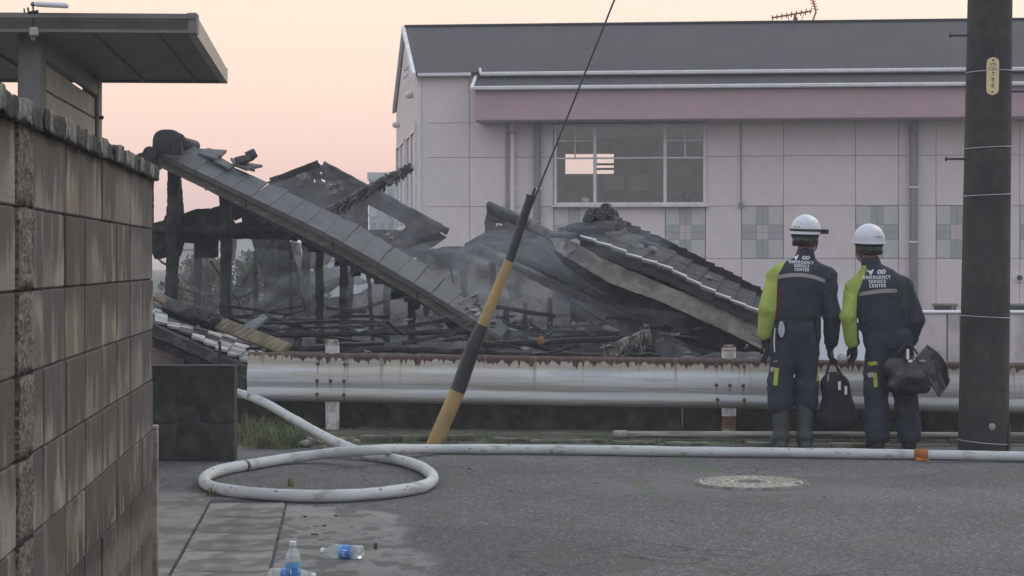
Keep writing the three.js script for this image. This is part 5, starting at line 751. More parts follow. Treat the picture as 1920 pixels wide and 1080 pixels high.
{ // guy wire with its black and yellow cover
  const t = thing('stay_cover', 'slanted black and yellow striped stay cover standing before the guardrail with its thin wire', 'guy wire'), d = 14.98, dz = (py) => d - (830 - py) / 830 * 0.2;
  const p = (x, y) => P(x, y, dz(y)), yel = texMat(mottled([0.40, 0.275, 0.115], 0.15, [0.36, 0.26, 0.13], 0.4, 0.1, 256, 521), 0.4, 0.55, 0.001), blk = texMat(mottled([0.024, 0.028, 0.030], 0.25, [0.034, 0.038, 0.04], 0.4, 0.15, 256, 523), 0.4, 0.5, 0.001);
  const r = (px) => px / 2 * d / F;
  const seg = [[812, 838, 858, 733, 30, 30, yel], [858, 733, 888, 648, 30, 29, blk], [888, 648, 905, 609, 29, 22, blk], [905, 609, 955, 489, 22, 19, yel], [955, 489, 995, 369, 18, 17, blk]];
  seg.forEach(([x0, y0, x1, y1, w0, w1, m], i) => part(m === yel ? 'yellow_sleeve' : 'black_sleeve', uvBox(rod(p(x0, y0), p(x1, y1), r(w0) * 0.97, r(w1) * 0.97, 24)), m, t));
  part('upper_rim', rod(p(994.5, 371), p(996, 366), r(19), r(19), 20), blk, t);
  const a = p(999, 368), b = V(3.62, 10.2, -14.5);
  part('wire', rod(a.clone().add(V(-0.02, -0.1, 0)), p(1152, 0).lerp(b, 0), 0.0072, 0.0072, 8), M.darkMetal, t); part('wire', rod(p(1152, 0), p(1152, 0).clone().add(p(1152, 0).clone().sub(a).normalize().multiplyScalar(7.6)), 0.0072, 0.0072, 8), M.darkMetal, t);
  part('thimble', rod(p(997, 372), p(1003, 352), 0.014, 0.009, 8), M.darkMetal, t);
}
/* ---------- fire hose ---------- */
{
  const t = thing('fire_hose', 'white fire hose crossing the asphalt and looping once in front of the guardrail', 'hose');
  const hm = (() => { const m = dtex(512, 256, (u, v, x, y) => { const b = fbm(u * 24, v * 5, 4, 4096, 3), s = hash(x, y, 2), w = 0.94 + 0.06 * Math.sin((u * 512 + v * 256) * 1.2); let c = [0.56, 0.59, 0.60].map((q) => q * (0.82 + 0.3 * b) * w * (0.96 + 0.08 * s)); const d = smooth(0.60, 0.74, fbm(u * 60, v * 6, 4, 4096, 9)); c = c.map((q, i) => lerp(q, [0.23, 0.22, 0.19][i], d * 0.55)); const sp = smooth(0.80, 0.86, fbm(u * 130, v * 14, 2, 4096, 15)); return c.map((q) => lerp(q, 0.05, sp * 0.8)); }); m.repeat.set(3, 1); return new THREE.MeshStandardMaterial({ map: m, roughness: 0.8, bumpMap: rep(grainBump, 0.05, 0.2), bumpScale: 0.0015 }); })();
  const r = 0.0365, g = (x, y, h = 0) => G(x, y, r + 0.002 + h);
  const first = P(436, 736, 16.35), pts = [P(380, 748, 17.2), first, P(462, 741, 16.1), P(500, 757, 15.75), P(550, 786, 15.25), P(600, 814, 14.75), g(648, 837, 0.045), g(690, 853), g(740, 861), g(778, 871), g(800, 882), g(812, 896), g(800, 909), g(770, 917), g(720, 924), g(660, 928.5), g(590, 930.5), g(520, 928), g(450, 922), g(405, 915), g(384, 905), g(388, 892), g(420, 880), g(470, 871), g(540, 860), g(600, 852, 0.02), g(655, 846.5, 0.06), g(700, 843.5, 0.075), g(750, 842.5, 0.04), g(820, 842), g(920, 842), g(1040, 843), g(1180, 845), g(1320, 847), g(1460, 848.5), g(1600, 850.5), g(1730, 852.5), g(1860, 855), g(2000, 858), g(2200, 863)];
  const hg = tube(pts, r, 620, 18), hq = hg.attributes.position, hn = hg.attributes.normal; for (let i = 0; i < hq.count; i++) { const x = hq.getX(i), y = hq.getY(i), z = hq.getZ(i), k = 0.0022 * n3(x * 5, y * 5, z * 5) + 0.0012 * n3(x * 16, y * 16, z * 16); hq.setXYZ(i, x + hn.getX(i) * k, y + hn.getY(i) * k, z + hn.getZ(i) * k); } hg.computeVertexNormals();
  part('hose', hg, hm, t);
  const band = (x, y, m, len, rad, h = 0, slope) => { const a = g(x - len, y + slope * len, h), b = g(x + len, y - slope * len, h); part(m === 'o' ? 'orange_binding' : 'black_binding', rod(a, b, rad, rad, 20), m === 'o' ? texMat(mottled([0.36, 0.13, 0.025], 0.4, [0.22, 0.09, 0.03], 0.4, 0.3, 256, 531), 0.2, 0.85) : M.darkMetal, t); };
  band(459, 873, 'k', 2, r * 1.03, 0, 0.2); band(1727, 852.5, 'o', 13, r * 1.10, 0, -0.02);
  const c = g(1727, 852.5); part('orange_flap', hexa([V(c.x - 0.052, 0.022, c.z + 0.035), V(c.x + 0.052, 0.02, c.z + 0.037), V(c.x + 0.05, 0.006, c.z + 0.06), V(c.x - 0.046, 0.006, c.z + 0.058)], V(0, -0.005, -0.003)), texMat(mottled([0.36, 0.13, 0.025], 0.4, [0.22, 0.09, 0.03], 0.4, 0.3, 256, 533), 0.2, 0.85), t);
}
{ // puddle under the hose at the right
  const sh = new THREE.Shape(); for (let i = 0; i <= 40; i++) { const a = i / 40 * 6.2832, k = 1 + 0.25 * (fbm(Math.cos(a) * 2 + 5, Math.sin(a) * 2 + 5, 3) - 0.5) * 2; const x = 0.25 * k * Math.cos(a), y = 0.05 * k * Math.sin(a) * (0.6 + 0.4 * Math.cos(a * 3)); i ? sh.lineTo(x, y) : sh.moveTo(x, y); }
  const m = solo('puddle', uvBox(new THREE.ExtrudeGeometry(sh, { depth: 0.003, bevelEnabled: false }).rotateX(-Math.PI / 2)), mat({ color: [0.20, 0.20, 0.20], roughness: 0.05 }), 'thin bright puddle on the asphalt just before the hose at the right', 'puddle'); m.position.copy(G(1790, 866.5)).add(V(0, 0.002, 0)); 
}
{ // manhole cover
  const p = G(1408, 907), t = thing('manhole_cover', 'round worn cream coloured manhole cover in the asphalt', 'manhole cover', [p.x, 0, p.z]), R = 0.362;
  const cm = texMat(mottled([0.40, 0.375, 0.31], 0.2, [0.29, 0.275, 0.24], 0.45, 0.35, 512, 541), 0.5, 0.6, 0.002), fm = texMat(mottled([0.10, 0.095, 0.085], 0.4, [0.17, 0.16, 0.14], 0.4, 0.4, 256, 543), 0.3, 0.7), wm = texMat(mottled([0.20, 0.185, 0.15], 0.4, [0.11, 0.10, 0.09], 0.5, 0.4, 256, 545), 0.2, 0.6);
  part('frame', uvBox(new THREE.LatheGeometry([[R - 0.028, 0], [R - 0.028, 0.014], [R - 0.004, 0.016], [R, 0.012], [R + 0.012, 0.001]].map((a) => new THREE.Vector2(...a)), 72)), fm, t);
  part('lid', uvBox(new THREE.CylinderGeometry(R - 0.033, R - 0.033, 0.02, 72).translate(0, 0.004, 0)), cm, t);
  const stud = [], ring = []; for (const [r0, n] of [[0.29, 34], [0.245, 28], [0.20, 23], [0.155, 17]]) for (let i = 0; i < n; i++) { const a = i / n * 6.2832 + r0 * 9; if (hash(i, n, 3) > 0.82) continue; stud.push(new THREE.BoxGeometry(0.03, 0.004, 0.026).rotateY(-a).translate(Math.cos(a) * r0, 0.0155, Math.sin(a) * r0)); }
  const k = part('cast_pattern', merge(stud), cm, t); k.userData.kind = 'stuff';
  part('emblem', merge([uvBox(new THREE.TorusGeometry(0.10, 0.007, 8, 40).rotateX(Math.PI / 2).scale(1, 0.4, 1).translate(0, 0.014, 0)), ...[0, 1, 2, 3, 4].map((i) => box(0.085, 0.004, 0.016, Math.cos(i * 1.2566) * 0.045, 0.0155, Math.sin(i * 1.2566) * 0.045, 0.002).translate(0, 0, 0))]), wm, t);
  for (const a of [0.4, 3.54]) part('key_hole', new THREE.CylinderGeometry(0.016, 0.016, 0.004, 14).translate(Math.cos(a) * 0.305, 0.0155, Math.sin(a) * 0.305), M.darkMetal, t);
}
/* ---------- bottles and litter ---------- */
{
  const pet = new THREE.MeshPhysicalMaterial({ color: col(0.93, 0.96, 0.97), transmission: 0.84, thickness: 0, roughness: 0.08, ior: 1.55 }), cap = mat({ color: [0.66, 0.68, 0.70], roughness: 0.5 });
  const lab = (blue) => { const cv = document.createElement('canvas'); cv.width = 512; cv.height = 256; const g = cv.getContext('2d'); g.fillStyle = blue; g.fillRect(0, 0, 512, 256); g.fillStyle = '#5f9fd2'; g.fillRect(0, 0, 512, 70); g.fillStyle = '#dfe9f2'; g.font = 'bold 54px sans-serif'; for (let k = 0; k < 3; k++) { for (let i = 0; i < 7; i++) { const x = k * 172 + 24 + i % 3 * 26, y = 88 + Math.floor(i / 3) * 34; g.fillRect(x, y, 18, 5); g.fillRect(x + 6, y - 8, 5, 24); g.fillRect(x, y + 14, 18, 4); } g.fillRect(k * 172 + 110, 96, 12, 96); } const t = new THREE.CanvasTexture(cv); t.colorSpace = THREE.SRGBColorSpace; return new THREE.MeshStandardMaterial({ map: t, roughness: 0.4 }); };
  const L1m = lab('#3f7fc0'), L2m = lab('#4a78c8');
  const lathe = (pts, n = 32) => new THREE.LatheGeometry(pts.map((p) => new THREE.Vector2(...p)), n);
  const bottle = (label, lm) => {
    const t = thing('plastic_bottle', label, 'bottle');
    part('bottle_body', uvBox(lathe([[0.0001, 0.004], [0.018, 0.001], [0.026, 0.0], [0.0315, 0.006], [0.0325, 0.014], [0.0305, 0.022], [0.0325, 0.03], [0.0328, 0.05], [0.031, 0.056], [0.0312, 0.116], [0.0328, 0.122], [0.0325, 0.135], [0.029, 0.15], [0.021, 0.167], [0.0138, 0.178], [0.0128, 0.184], [0.0165, 0.186], [0.0165, 0.188], [0.0128, 0.19], [0.0125, 0.20]])), pet, t);
    part('label', lathe([[0.0324, 0.058], [0.0324, 0.114]]).translate(0, 0, 0), lm, t); part('label_top', lathe([[0.0324, 0.114], [0.0316, 0.1155]]), lm, t);
    part('cap', uvBox(lathe([[0.0001, 0.2075], [0.0135, 0.2075], [0.0148, 0.2055], [0.0148, 0.191], [0.0128, 0.191]])), cap, t);
    part('water', uvBox(lathe([[0.0001, 0.006], [0.028, 0.006], [0.0295, 0.02], [0.030, 0.024], [0.0001, 0.0245]])), new THREE.MeshPhysicalMaterial({ color: col(0.95, 0.98, 1), transmission: 1, thickness: 0.05, roughness: 0.0, ior: 1.33 }), t);
    return t;
  };
  const a = bottle('upright clear plastic bottle with blue label and white cap at the bottom edge', L1m); a.position.copy(P(549, 1106, 8.32).setY(0.002)); a.rotation.y = 2.6;
  const lay = (b, px, py, yaw, roll) => { const p = G(px, py, 0.033); b.position.set(p.x, 0.034, p.z); b.quaternion.setFromEuler(new THREE.Euler(0, yaw, 0)).multiply(new THREE.Quaternion().setFromEuler(new THREE.Euler(0, 0, Math.PI / 2))).multiply(new THREE.Quaternion().setFromAxisAngle(V(0, 1, 0), roll)); };
  // lying: its base stands at the right, the cap points left and a little away
  const b = bottle('clear plastic bottle with blue label lying on its side on the bare concrete', L2m); lay(b, 681, 1036, -0.22, 1.0); 
  const c = bottle('plastic bottle lying behind the upright bottle at the bottom edge', L2m); lay(c, 503, 1080, Math.PI - 0.05, 2.2);
  const lf = new THREE.PlaneGeometry(0.022, 0.034, 4, 6); for (let i = 0; i < lf.attributes.position.count; i++) { const x = lf.attributes.position.getX(i), y = lf.attributes.position.getY(i); lf.attributes.position.setXYZ(i, x * Math.cos(y * 46) * 0.9, y, 18 * x * x); }
  lf.computeVertexNormals(); const o = solo('fallen_leaf', lf.rotateX(-0.5), mat({ color: [0.02, 0.035, 0.022], roughness: 0.8, side: THREE.DoubleSide }), 'single dark green leaf lying right of the lying bottle', 'leaf'); o.position.copy(G(704, 1030)).add(V(0, 0.014, 0));
  let k = 0; for (const [x, y, l, dk] of [[590, 1004, 0.035, 1], [602, 1013, 0.03, 0], [572, 970, 0.018, 1], [630, 968, 0.02, 1], [660, 988, 0.014, 0], [520, 1012, 0.01, 1], [608, 988, 0.02, 1], [446, 985, 0.014, 0], [1545, 932, 0.025, 0], [1120, 906, 0.03, 0], [1260, 977, 0.03, 0], [880, 880, 0.02, 1], [1010, 975, 0.02, 0]]) { const m = solo('litter_twig', uvBox(roughen(mergeVertices(new THREE.BoxGeometry(l, 0.006, 0.009, 5, 2, 2).deleteAttribute('uv').deleteAttribute('normal')), 0.002, 60, k)), dk ? M.char : M.tan, dk ? 'dark scrap of twig lying on the pavement' : 'pale scrap of twig lying on the pavement', 'twig', dk ? 'dark twig scraps on the pavement' : 'pale twig scraps on the pavement'); m.position.copy(G(x, y)).add(V(0, 0.006, 0)); m.rotation.y = rr(-0.5, 0.5); k++; }
}
/* ---------- the two men ---------- */
// a closed surface round a set of bones, joined by a smooth minimum
function sdf(prims, k = 0.03) {
  return (x, y, z) => {
    let d = 1e9;
    for (const p of prims) {
      let e;
      if (p.r3) { const qx = (x - p.c[0]) / p.r3[0], qy = (y - p.c[1]) / p.r3[1], qz = (z - p.c[2]) / p.r3[2], l = Math.sqrt(qx * qx + qy * qy + qz * qz); e = (l - 1) * Math.min(p.r3[0], p.r3[1], p.r3[2]) * (l > 1.6 ? 1.2 : 1); }
      else {
        const f = p.f ?? 1, ax = p.a[0], ay = p.a[1], az = p.a[2] / f, bx = p.b[0] - ax, by = p.b[1] - ay, bz = p.b[2] / f - az, px = x - ax, py = y - ay, pz = z / f - az, L = bx * bx + by * by + bz * bz, h = clamp((px * bx + py * by + pz * bz) / (L || 1)), qx = px - bx * h, qy = py - by * h, qz = pz - bz * h;
        e = (Math.sqrt(qx * qx + qy * qy + qz * qz) - lerp(p.r, p.s ?? p.r, h)) * (f < 1 ? 0.5 + 0.5 * f : 1);
      }
      const kk = p.k ?? k; if (d > 1e8) d = e; else if (p.cut) d = Math.max(d, -e); else { const m = Math.max(kk - Math.abs(d - e), 0) / kk; d = Math.min(d, e) - m * m * kk * 0.25; }
    }
    return d;
  };
}
function skin(f, lo, hi, res) {
  const mc = new MarchingCubes(res, new THREE.MeshStandardMaterial(), false, false, 160000); mc.isolation = 0;
  const hx = res / 2, c = [0, 1, 2].map((i) => (lo[i] + hi[i]) / 2), s = [0, 1, 2].map((i) => (hi[i] - lo[i]) / 2 * 1.06);
  for (let k = 0; k < res; k++) for (let j = 0; j < res; j++) for (let i = 0; i < res; i++) { const e = i < 2 || j < 2 || k < 2 || i > res - 3 || j > res - 3 || k > res - 3; mc.field[i + j * res + k * res * res] = e ? -1 : -f(c[0] + (i - hx) / hx * s[0], c[1] + (j - hx) / hx * s[1], c[2] + (k - hx) / hx * s[2]); }
  mc.update();
  const n = mc.count, pos = new Float32Array(n * 3); for (let i = 0; i < n; i++) for (let q = 0; q < 3; q++) pos[i * 3 + q] = c[q] + mc.positionArray[i * 3 + q] * s[q];
  const g = new THREE.BufferGeometry(); g.setAttribute('position', new THREE.BufferAttribute(pos, 3)); const m = mergeVertices(g, 1e-5); m.computeVertexNormals(); mc.geometry.dispose(); return m;
}
const cap = (a, b, r, s = r, o = {}) => ({ a, b, r, s, ...o }), ell = (c, r3, o = {}) => ({ c, r3, ...o });
function bounds(prims, pad) { const lo = [9, 9, 9], hi = [-9, -9, -9]; for (const p of prims) { if (p.cut) continue; for (const [q, r] of p.r3 ? [[p.c, p.r3]] : [[p.a, [p.r, p.r, p.r]], [p.b, [p.s, p.s, p.s]]]) for (let i = 0; i < 3; i++) { lo[i] = Math.min(lo[i], q[i] - r[i] - pad); hi[i] = Math.max(hi[i], q[i] + r[i] + pad); } } return [lo, hi]; }
function grow(prims, res, opt = {}) {
  const f0 = sdf(prims, opt.k ?? 0.035), [lo, hi] = bounds(prims, 0.02 + (opt.amp ?? 0) * 2), am = opt.amp ?? 0, fr = opt.fr ?? 14, st = opt.stretch ?? [1, 0.45, 1], sd = opt.seed ?? 0;
  const f = (x, y, z) => { let d = f0(x, y, z); if (d > 0.08 || d < -0.08) return d; if (am) { const w = n3(x * fr * st[0] + sd + y * (opt.tilt ?? 3), y * fr * st[1], z * fr * st[2]), w2 = n3(x * fr * 2.1 + sd, y * fr * 1.5 - x * 9, z * fr * 2.1 + 7); const w3 = n3(x * 6 + sd, y * 30 + x * 14 + z * 8, z * 6 + 3); d += am * (0.8 * w + 0.4 * w2 + 0.55 * w3 * Math.max(0, n3(x * 5, y * 4 + sd, z * 5) + 0.35)); } if (opt.extra) d = opt.extra(d, x, y, z); return d; };
  if (opt.lo) opt.lo.forEach((v, i) => { if (v !== null) lo[i] = v; }); if (opt.hi) opt.hi.forEach((v, i) => { if (v !== null) hi[i] = v; });
  return skin(f, lo, hi, res);
}
// gloved hand: wrist at the origin, fingers down -y, palm facing +x (turned to the thigh), thumb forward (-z)
function handPrims(curl, r = 0.0105, spread = 1) {
  const L = [0.072, 0.08, 0.075, 0.058], pr = [cap([0, 0.03, 0], [0, -0.03, 0], 0.027, 0.026, { f: 0.8 }), cap([0, -0.03, -0.024], [0, -0.082, -0.028], 0.0165, 0.0145), cap([0, -0.03, 0], [0, -0.088, -0.008], 0.0165, 0.0145), cap([0, -0.03, 0.02], [0, -0.085, 0.014], 0.0165, 0.014), cap([0, -0.035, 0.03], [0, -0.078, 0.034], 0.0145, 0.0125)];
  L.forEach((l, i) => { const z = (-0.031 + i * 0.0212) * spread; let a = 0.25 * curl, p = [0, -0.086 + (i === 3 ? 0.01 : i === 0 ? 0.004 : 0), z]; for (const k of [0.44, 0.31, 0.25]) { const q = [p[0] + Math.sin(a) * l * k, p[1] - Math.cos(a) * l * k, p[2] + (i - 1.5) * 0.0012]; pr.push(cap(p, q, r - 0.0004, r - 0.0016, { k: 0.006 })); p = q; a += curl * 0.62; } });
  pr.push(cap([0.004, -0.03, -0.022], [0.012, -0.062, -0.047], 0.0145, 0.0125, { k: 0.012 }), cap([0.012, -0.062, -0.047], [0.022, -0.094, -0.05], 0.0122, 0.0105, { k: 0.006 })); return pr;
}
function handGeo(curl, side, turn, at, lean = 0, tip = 0) { const pr = handPrims(curl), f = sdf(pr, 0.012), [lo, hi] = bounds(pr, 0.006); const g = skin(f, lo, hi, 56); if (side < 0) { const p = g.attributes.position; for (let i = 0; i < p.count; i++) p.setX(i, -p.getX(i)); const ix = g.index.array; for (let i = 0; i < ix.length; i += 3) { const s = ix[i]; ix[i] = ix[i + 1]; ix[i + 1] = s; } g.computeVertexNormals(); } return flat(uvBox(g.rotateX(tip).rotateY(turn).rotateZ(lean).translate(...at))); }
// a patch of cloth lying on a surface, as seen from behind (+z): grid of points pressed on to it
function patch(geo, x0, x1, y0, y1, nx, ny, off, shape, axis = 'z') {
  const mesh = new THREE.Mesh(geo, new THREE.MeshBasicMaterial({ side: THREE.DoubleSide })), rc = new THREE.Raycaster(), pts = [], pos = [], uv = [];
  for (let j = 0; j <= ny; j++) for (let i = 0; i <= nx; i++) { let u = i / nx, v = j / ny, a = lerp(x0, x1, u), y = lerp(y0, y1, v); if (shape) [a, y] = shape(a, y, u, v); rc.set(axis === 'z' ? V(a, y, 1) : V(axis === '-x' ? -1 : 1, y, a), axis === 'z' ? V(0, 0, -1) : V(axis === '-x' ? 1 : -1, 0, 0)); const h = rc.intersectObject(mesh)[0]; pts.push(h ? h.point.clone() : null); }
  const n = nx + 1, tri = (a, b, c) => { const q = [a, b, c].map((k) => pts[k]); if (q.some((v) => !v)) return; const e = axis === 'z' ? V(0, 0, off) : V(axis === '-x' ? -off : off, 0, 0); [a, b, c].forEach((k, m) => { const v = q[m].clone().add(e); pos.push(v.x, v.y, v.z); uv.push((k % n) / nx, Math.floor(k / n) / ny); }); };
  for (let j = 0; j < ny; j++) for (let i = 0; i < nx; i++) { const a = j * n + i; if (axis === '-x') { tri(a, a + n, a + 1); tri(a + 1, a + n, a + n + 1); } else if (axis === 'x') { tri(a, a + n, a + 1); tri(a + 1, a + n, a + n + 1); } else { tri(a, a + 1, a + n); tri(a + 1, a + n + 1, a + n); } }
  const g = new THREE.BufferGeometry(); g.setAttribute('position', new THREE.Float32BufferAttribute(pos, 3)); g.setAttribute('uv', new THREE.Float32BufferAttribute(uv, 2));
  const w = mergeVertices(g, 1e-6); w.computeVertexNormals(); return flat(w);
}
const CLOTH = {}, STRAP = mat({ color: [0.034, 0.042, 0.041], roughness: 0.8 });
CLOTH.weave = dtex(256, 256, (u, v, x, y) => { const k = 0.5 + 0.25 * Math.sin((x + y) * 1.57) + 0.25 * hash(x, y, 3); return [k, k, k]; }, false);
const navy = [0.016, 0.020, 0.036];
CLOTH.navy = texMat(mottled([0.024, 0.028, 0.044], 0.25, [0.031, 0.035, 0.052], 0.4, 0.15, 256, 601), 0.35, 0.85, 0.0006, 0.02, CLOTH.weave);
CLOTH.boot = texMat(mottled([0.045, 0.053, 0.052], 0.2, [0.055, 0.062, 0.060], 0.4, 0.1, 256, 603), 0.3, 0.55, 0.001);
CLOTH.glove = texMat(mottled([0.012, 0.012, 0.013], 0.3, [0.02, 0.02, 0.021], 0.4, 0.2, 128, 605), 0.1, 0.8);
CLOTH.black = texMat(mottled([0.013, 0.014, 0.016], 0.3, [0.02, 0.021, 0.023], 0.4, 0.2, 256, 607), 0.25, 0.8, 0.001);
CLOTH.skin = texMat(mottled([0.25, 0.135, 0.095], 0.15, [0.27, 0.13, 0.095], 0.4, 0.1, 256, 609), 0.1, 0.6);
CLOTH.hair = texMat(streakTex([0.010, 0.0095, 0.009], [0.022, 0.02, 0.018], 611, 60, 6), 0.1, 0.55);
CLOTH.helmet = texMat(mottled([0.62, 0.645, 0.69], 0.05, [0.58, 0.61, 0.66], 0.4, 0.03, 256, 613), 0.3, 0.3);
CLOTH.tape = mat({ color: [0.29, 0.265, 0.25], roughness: 0.5 }); CLOTH.tapePale = mat({ color: [0.42, 0.37, 0.36], roughness: 0.5 }); CLOTH.lime = mat({ color: [0.36, 0.43, 0.06], roughness: 0.7 }); CLOTH.pad = texMat(mottled([0.10, 0.13, 0.125], 0.3, [0.06, 0.075, 0.075], 0.4, 0.2, 128, 615), 0.1, 0.8);
CLOTH.leather = new THREE.MeshPhysicalMaterial({ map: rep(mottled([0.012, 0.0135, 0.014], 0.4, [0.024, 0.026, 0.027], 0.4, 0.2, 256, 617), 0.3), roughness: 0.38, bumpMap: rep(coarseBump, 0.12), bumpScale: 0.004, clearcoat: 0.25, clearcoatRoughness: 0.35 });
// one print for the jacket, back on the left half, front on the right: lime sleeve and shoulder, letters
function jacketMap(x0, x1, y0, y1, o) {
  const W = 2048, Hh = 1024, cv = document.createElement('canvas'); cv.width = W; cv.height = Hh; const g = cv.getContext('2d'), sx = 1024 / (x1 - x0), sy = Hh / (y1 - y0), X = (x) => (x - x0) * sx, Y = (y) => (y1 - y) * sy;
  g.fillStyle = '#252b3a'; g.fillRect(0, 0, W, Hh);
  const im = g.getImageData(0, 0, W, Hh), d = im.data;
  for (let y = 0; y < Hh; y++) for (let x = 0; x < W; x++) { const b = fbm(x / 90, y / 140, 4, 4096, 701), n = hash(x, y, 5), q = (y * W + x) * 4, front = x >= 1024, wx = x0 + (x % 1024) / sx, wy = y1 - y / sy; const lime = o.lime(wx, wy), red = !front && o.red ? o.red(wx, wy) : 0; let c = [45, 50, 65]; c = c.map((v) => v * (0.86 + 0.26 * b) * (0.95 + 0.1 * n)); if (red > 0) c = c.map((v, i) => lerp(v, [104, 32, 38][i], red)); if (lime > 0) c = c.map((v, i) => lerp(v, [158, 174, 84][i] * (0.86 + 0.24 * b) * (0.96 + 0.08 * n), lime)); for (let i = 0; i < 3; i++) d[q + i] = c[i]; }
  g.putImageData(im, 0, 0);
  g.strokeStyle = '#161a24'; g.lineWidth = 7; g.beginPath(); o.seam.forEach(([x, y], i) => i ? g.lineTo(X(x), Y(y)) : g.moveTo(X(x), Y(y))); g.stroke();
  g.save(); g.translate(X(o.text[0]), Y(o.text[1])); g.rotate(o.tilt ?? 0); g.scale(sx / 1000 * (o.big ?? 1), sy / 1000 * (o.big ?? 1)); g.fillStyle = '#d8dbe0'; g.strokeStyle = '#d8dbe0'; g.textAlign = 'center';
  g.lineWidth = 9; g.lineCap = 'round'; g.beginPath(); g.arc(-42, -46, 9, 0, 7); g.fill(); g.beginPath(); g.arc(-26, -57, 6, 0, 7); g.fill(); g.beginPath(); g.moveTo(-60, -55); g.lineTo(-44, -40); g.lineTo(-42, -28); g.moveTo(-28, -54); g.lineTo(-36, -34); g.stroke();
  g.lineWidth = 8; g.beginPath(); g.ellipse(18, -44, 13, 9, -0.4, 0.6, 6.6); g.stroke(); g.beginPath(); g.ellipse(46, -44, 15, 9, -0.5, -2.4, 3.4); g.stroke();
  g.font = 'bold 31px sans-serif'; g.fillText('EMERGENCY', 0, 2, 186); g.fillText('SERVICE', 0, 30, 116); g.fillText('CENTER', 0, 58, 112); g.restore();
  const t = new THREE.CanvasTexture(cv); t.colorSpace = THREE.SRGBColorSpace; t.anisotropy = 4; return t;
}
function dressUv(geo, x0, x1, y0, y1) { const g = flat(geo), p = g.attributes.position, uv = new Float32Array(p.count * 2), a = V(0, 0, 0), b = V(0, 0, 0), c = V(0, 0, 0); for (let i = 0; i < p.count; i += 3) { a.fromBufferAttribute(p, i); b.fromBufferAttribute(p, i + 1); c.fromBufferAttribute(p, i + 2); const nz = b.clone().sub(a).cross(c.clone().sub(a)).z, f = nz < 0 ? 0.5 : 0; [a, b, c].forEach((v, k) => { uv[(i + k) * 2] = clamp((v.x - x0) / (x1 - x0), 0.002, 0.998) * 0.5 + f; uv[(i + k) * 2 + 1] = (v.y - y0) / (y1 - y0); }); } g.setAttribute('uv', new THREE.BufferAttribute(uv, 2)); return g; }
function headGeo(at, yaw, tilt = 0) { // skull, jaw, nose, ears, brows, lips; face towards -z
  const pr = [ell([0, 0.045, 0.01], [0.077, 0.10, 0.095]), ell([0, -0.02, -0.025], [0.060, 0.082, 0.070]), cap([0, -0.075, -0.07], [0, -0.06, -0.05], 0.022, 0.03), ell([-0.045, -0.015, -0.05], [0.028, 0.03, 0.03]), ell([0.045, -0.015, -0.05], [0.028, 0.03, 0.03]), cap([0, 0.02, -0.092], [0, -0.018, -0.112], 0.009, 0.014, { k: 0.02 }), cap([-0.03, 0.028, -0.083], [0.03, 0.028, -0.083], 0.011, 0.011, { k: 0.02 }), cap([-0.02, -0.05, -0.093], [0.02, -0.05, -0.093], 0.008, 0.008, { k: 0.012 }), ell([-0.031, 0.006, -0.098], [0.014, 0.008, 0.016], { cut: 1 }), ell([0.031, 0.006, -0.098], [0.014, 0.008, 0.016], { cut: 1 }),
    cap([-0.079, 0.012, 0.012], [-0.076, -0.03, 0.004], 0.013, 0.009, { k: 0.008 }), cap([0.079, 0.012, 0.012], [0.076, -0.03, 0.004], 0.013, 0.009, { k: 0.008 })];
  return skin(sdf(pr, 0.03), [-0.105, -0.125, -0.145], [0.105, 0.165, 0.125], 56).rotateX(tilt).rotateY(yaw).translate(...at);
}
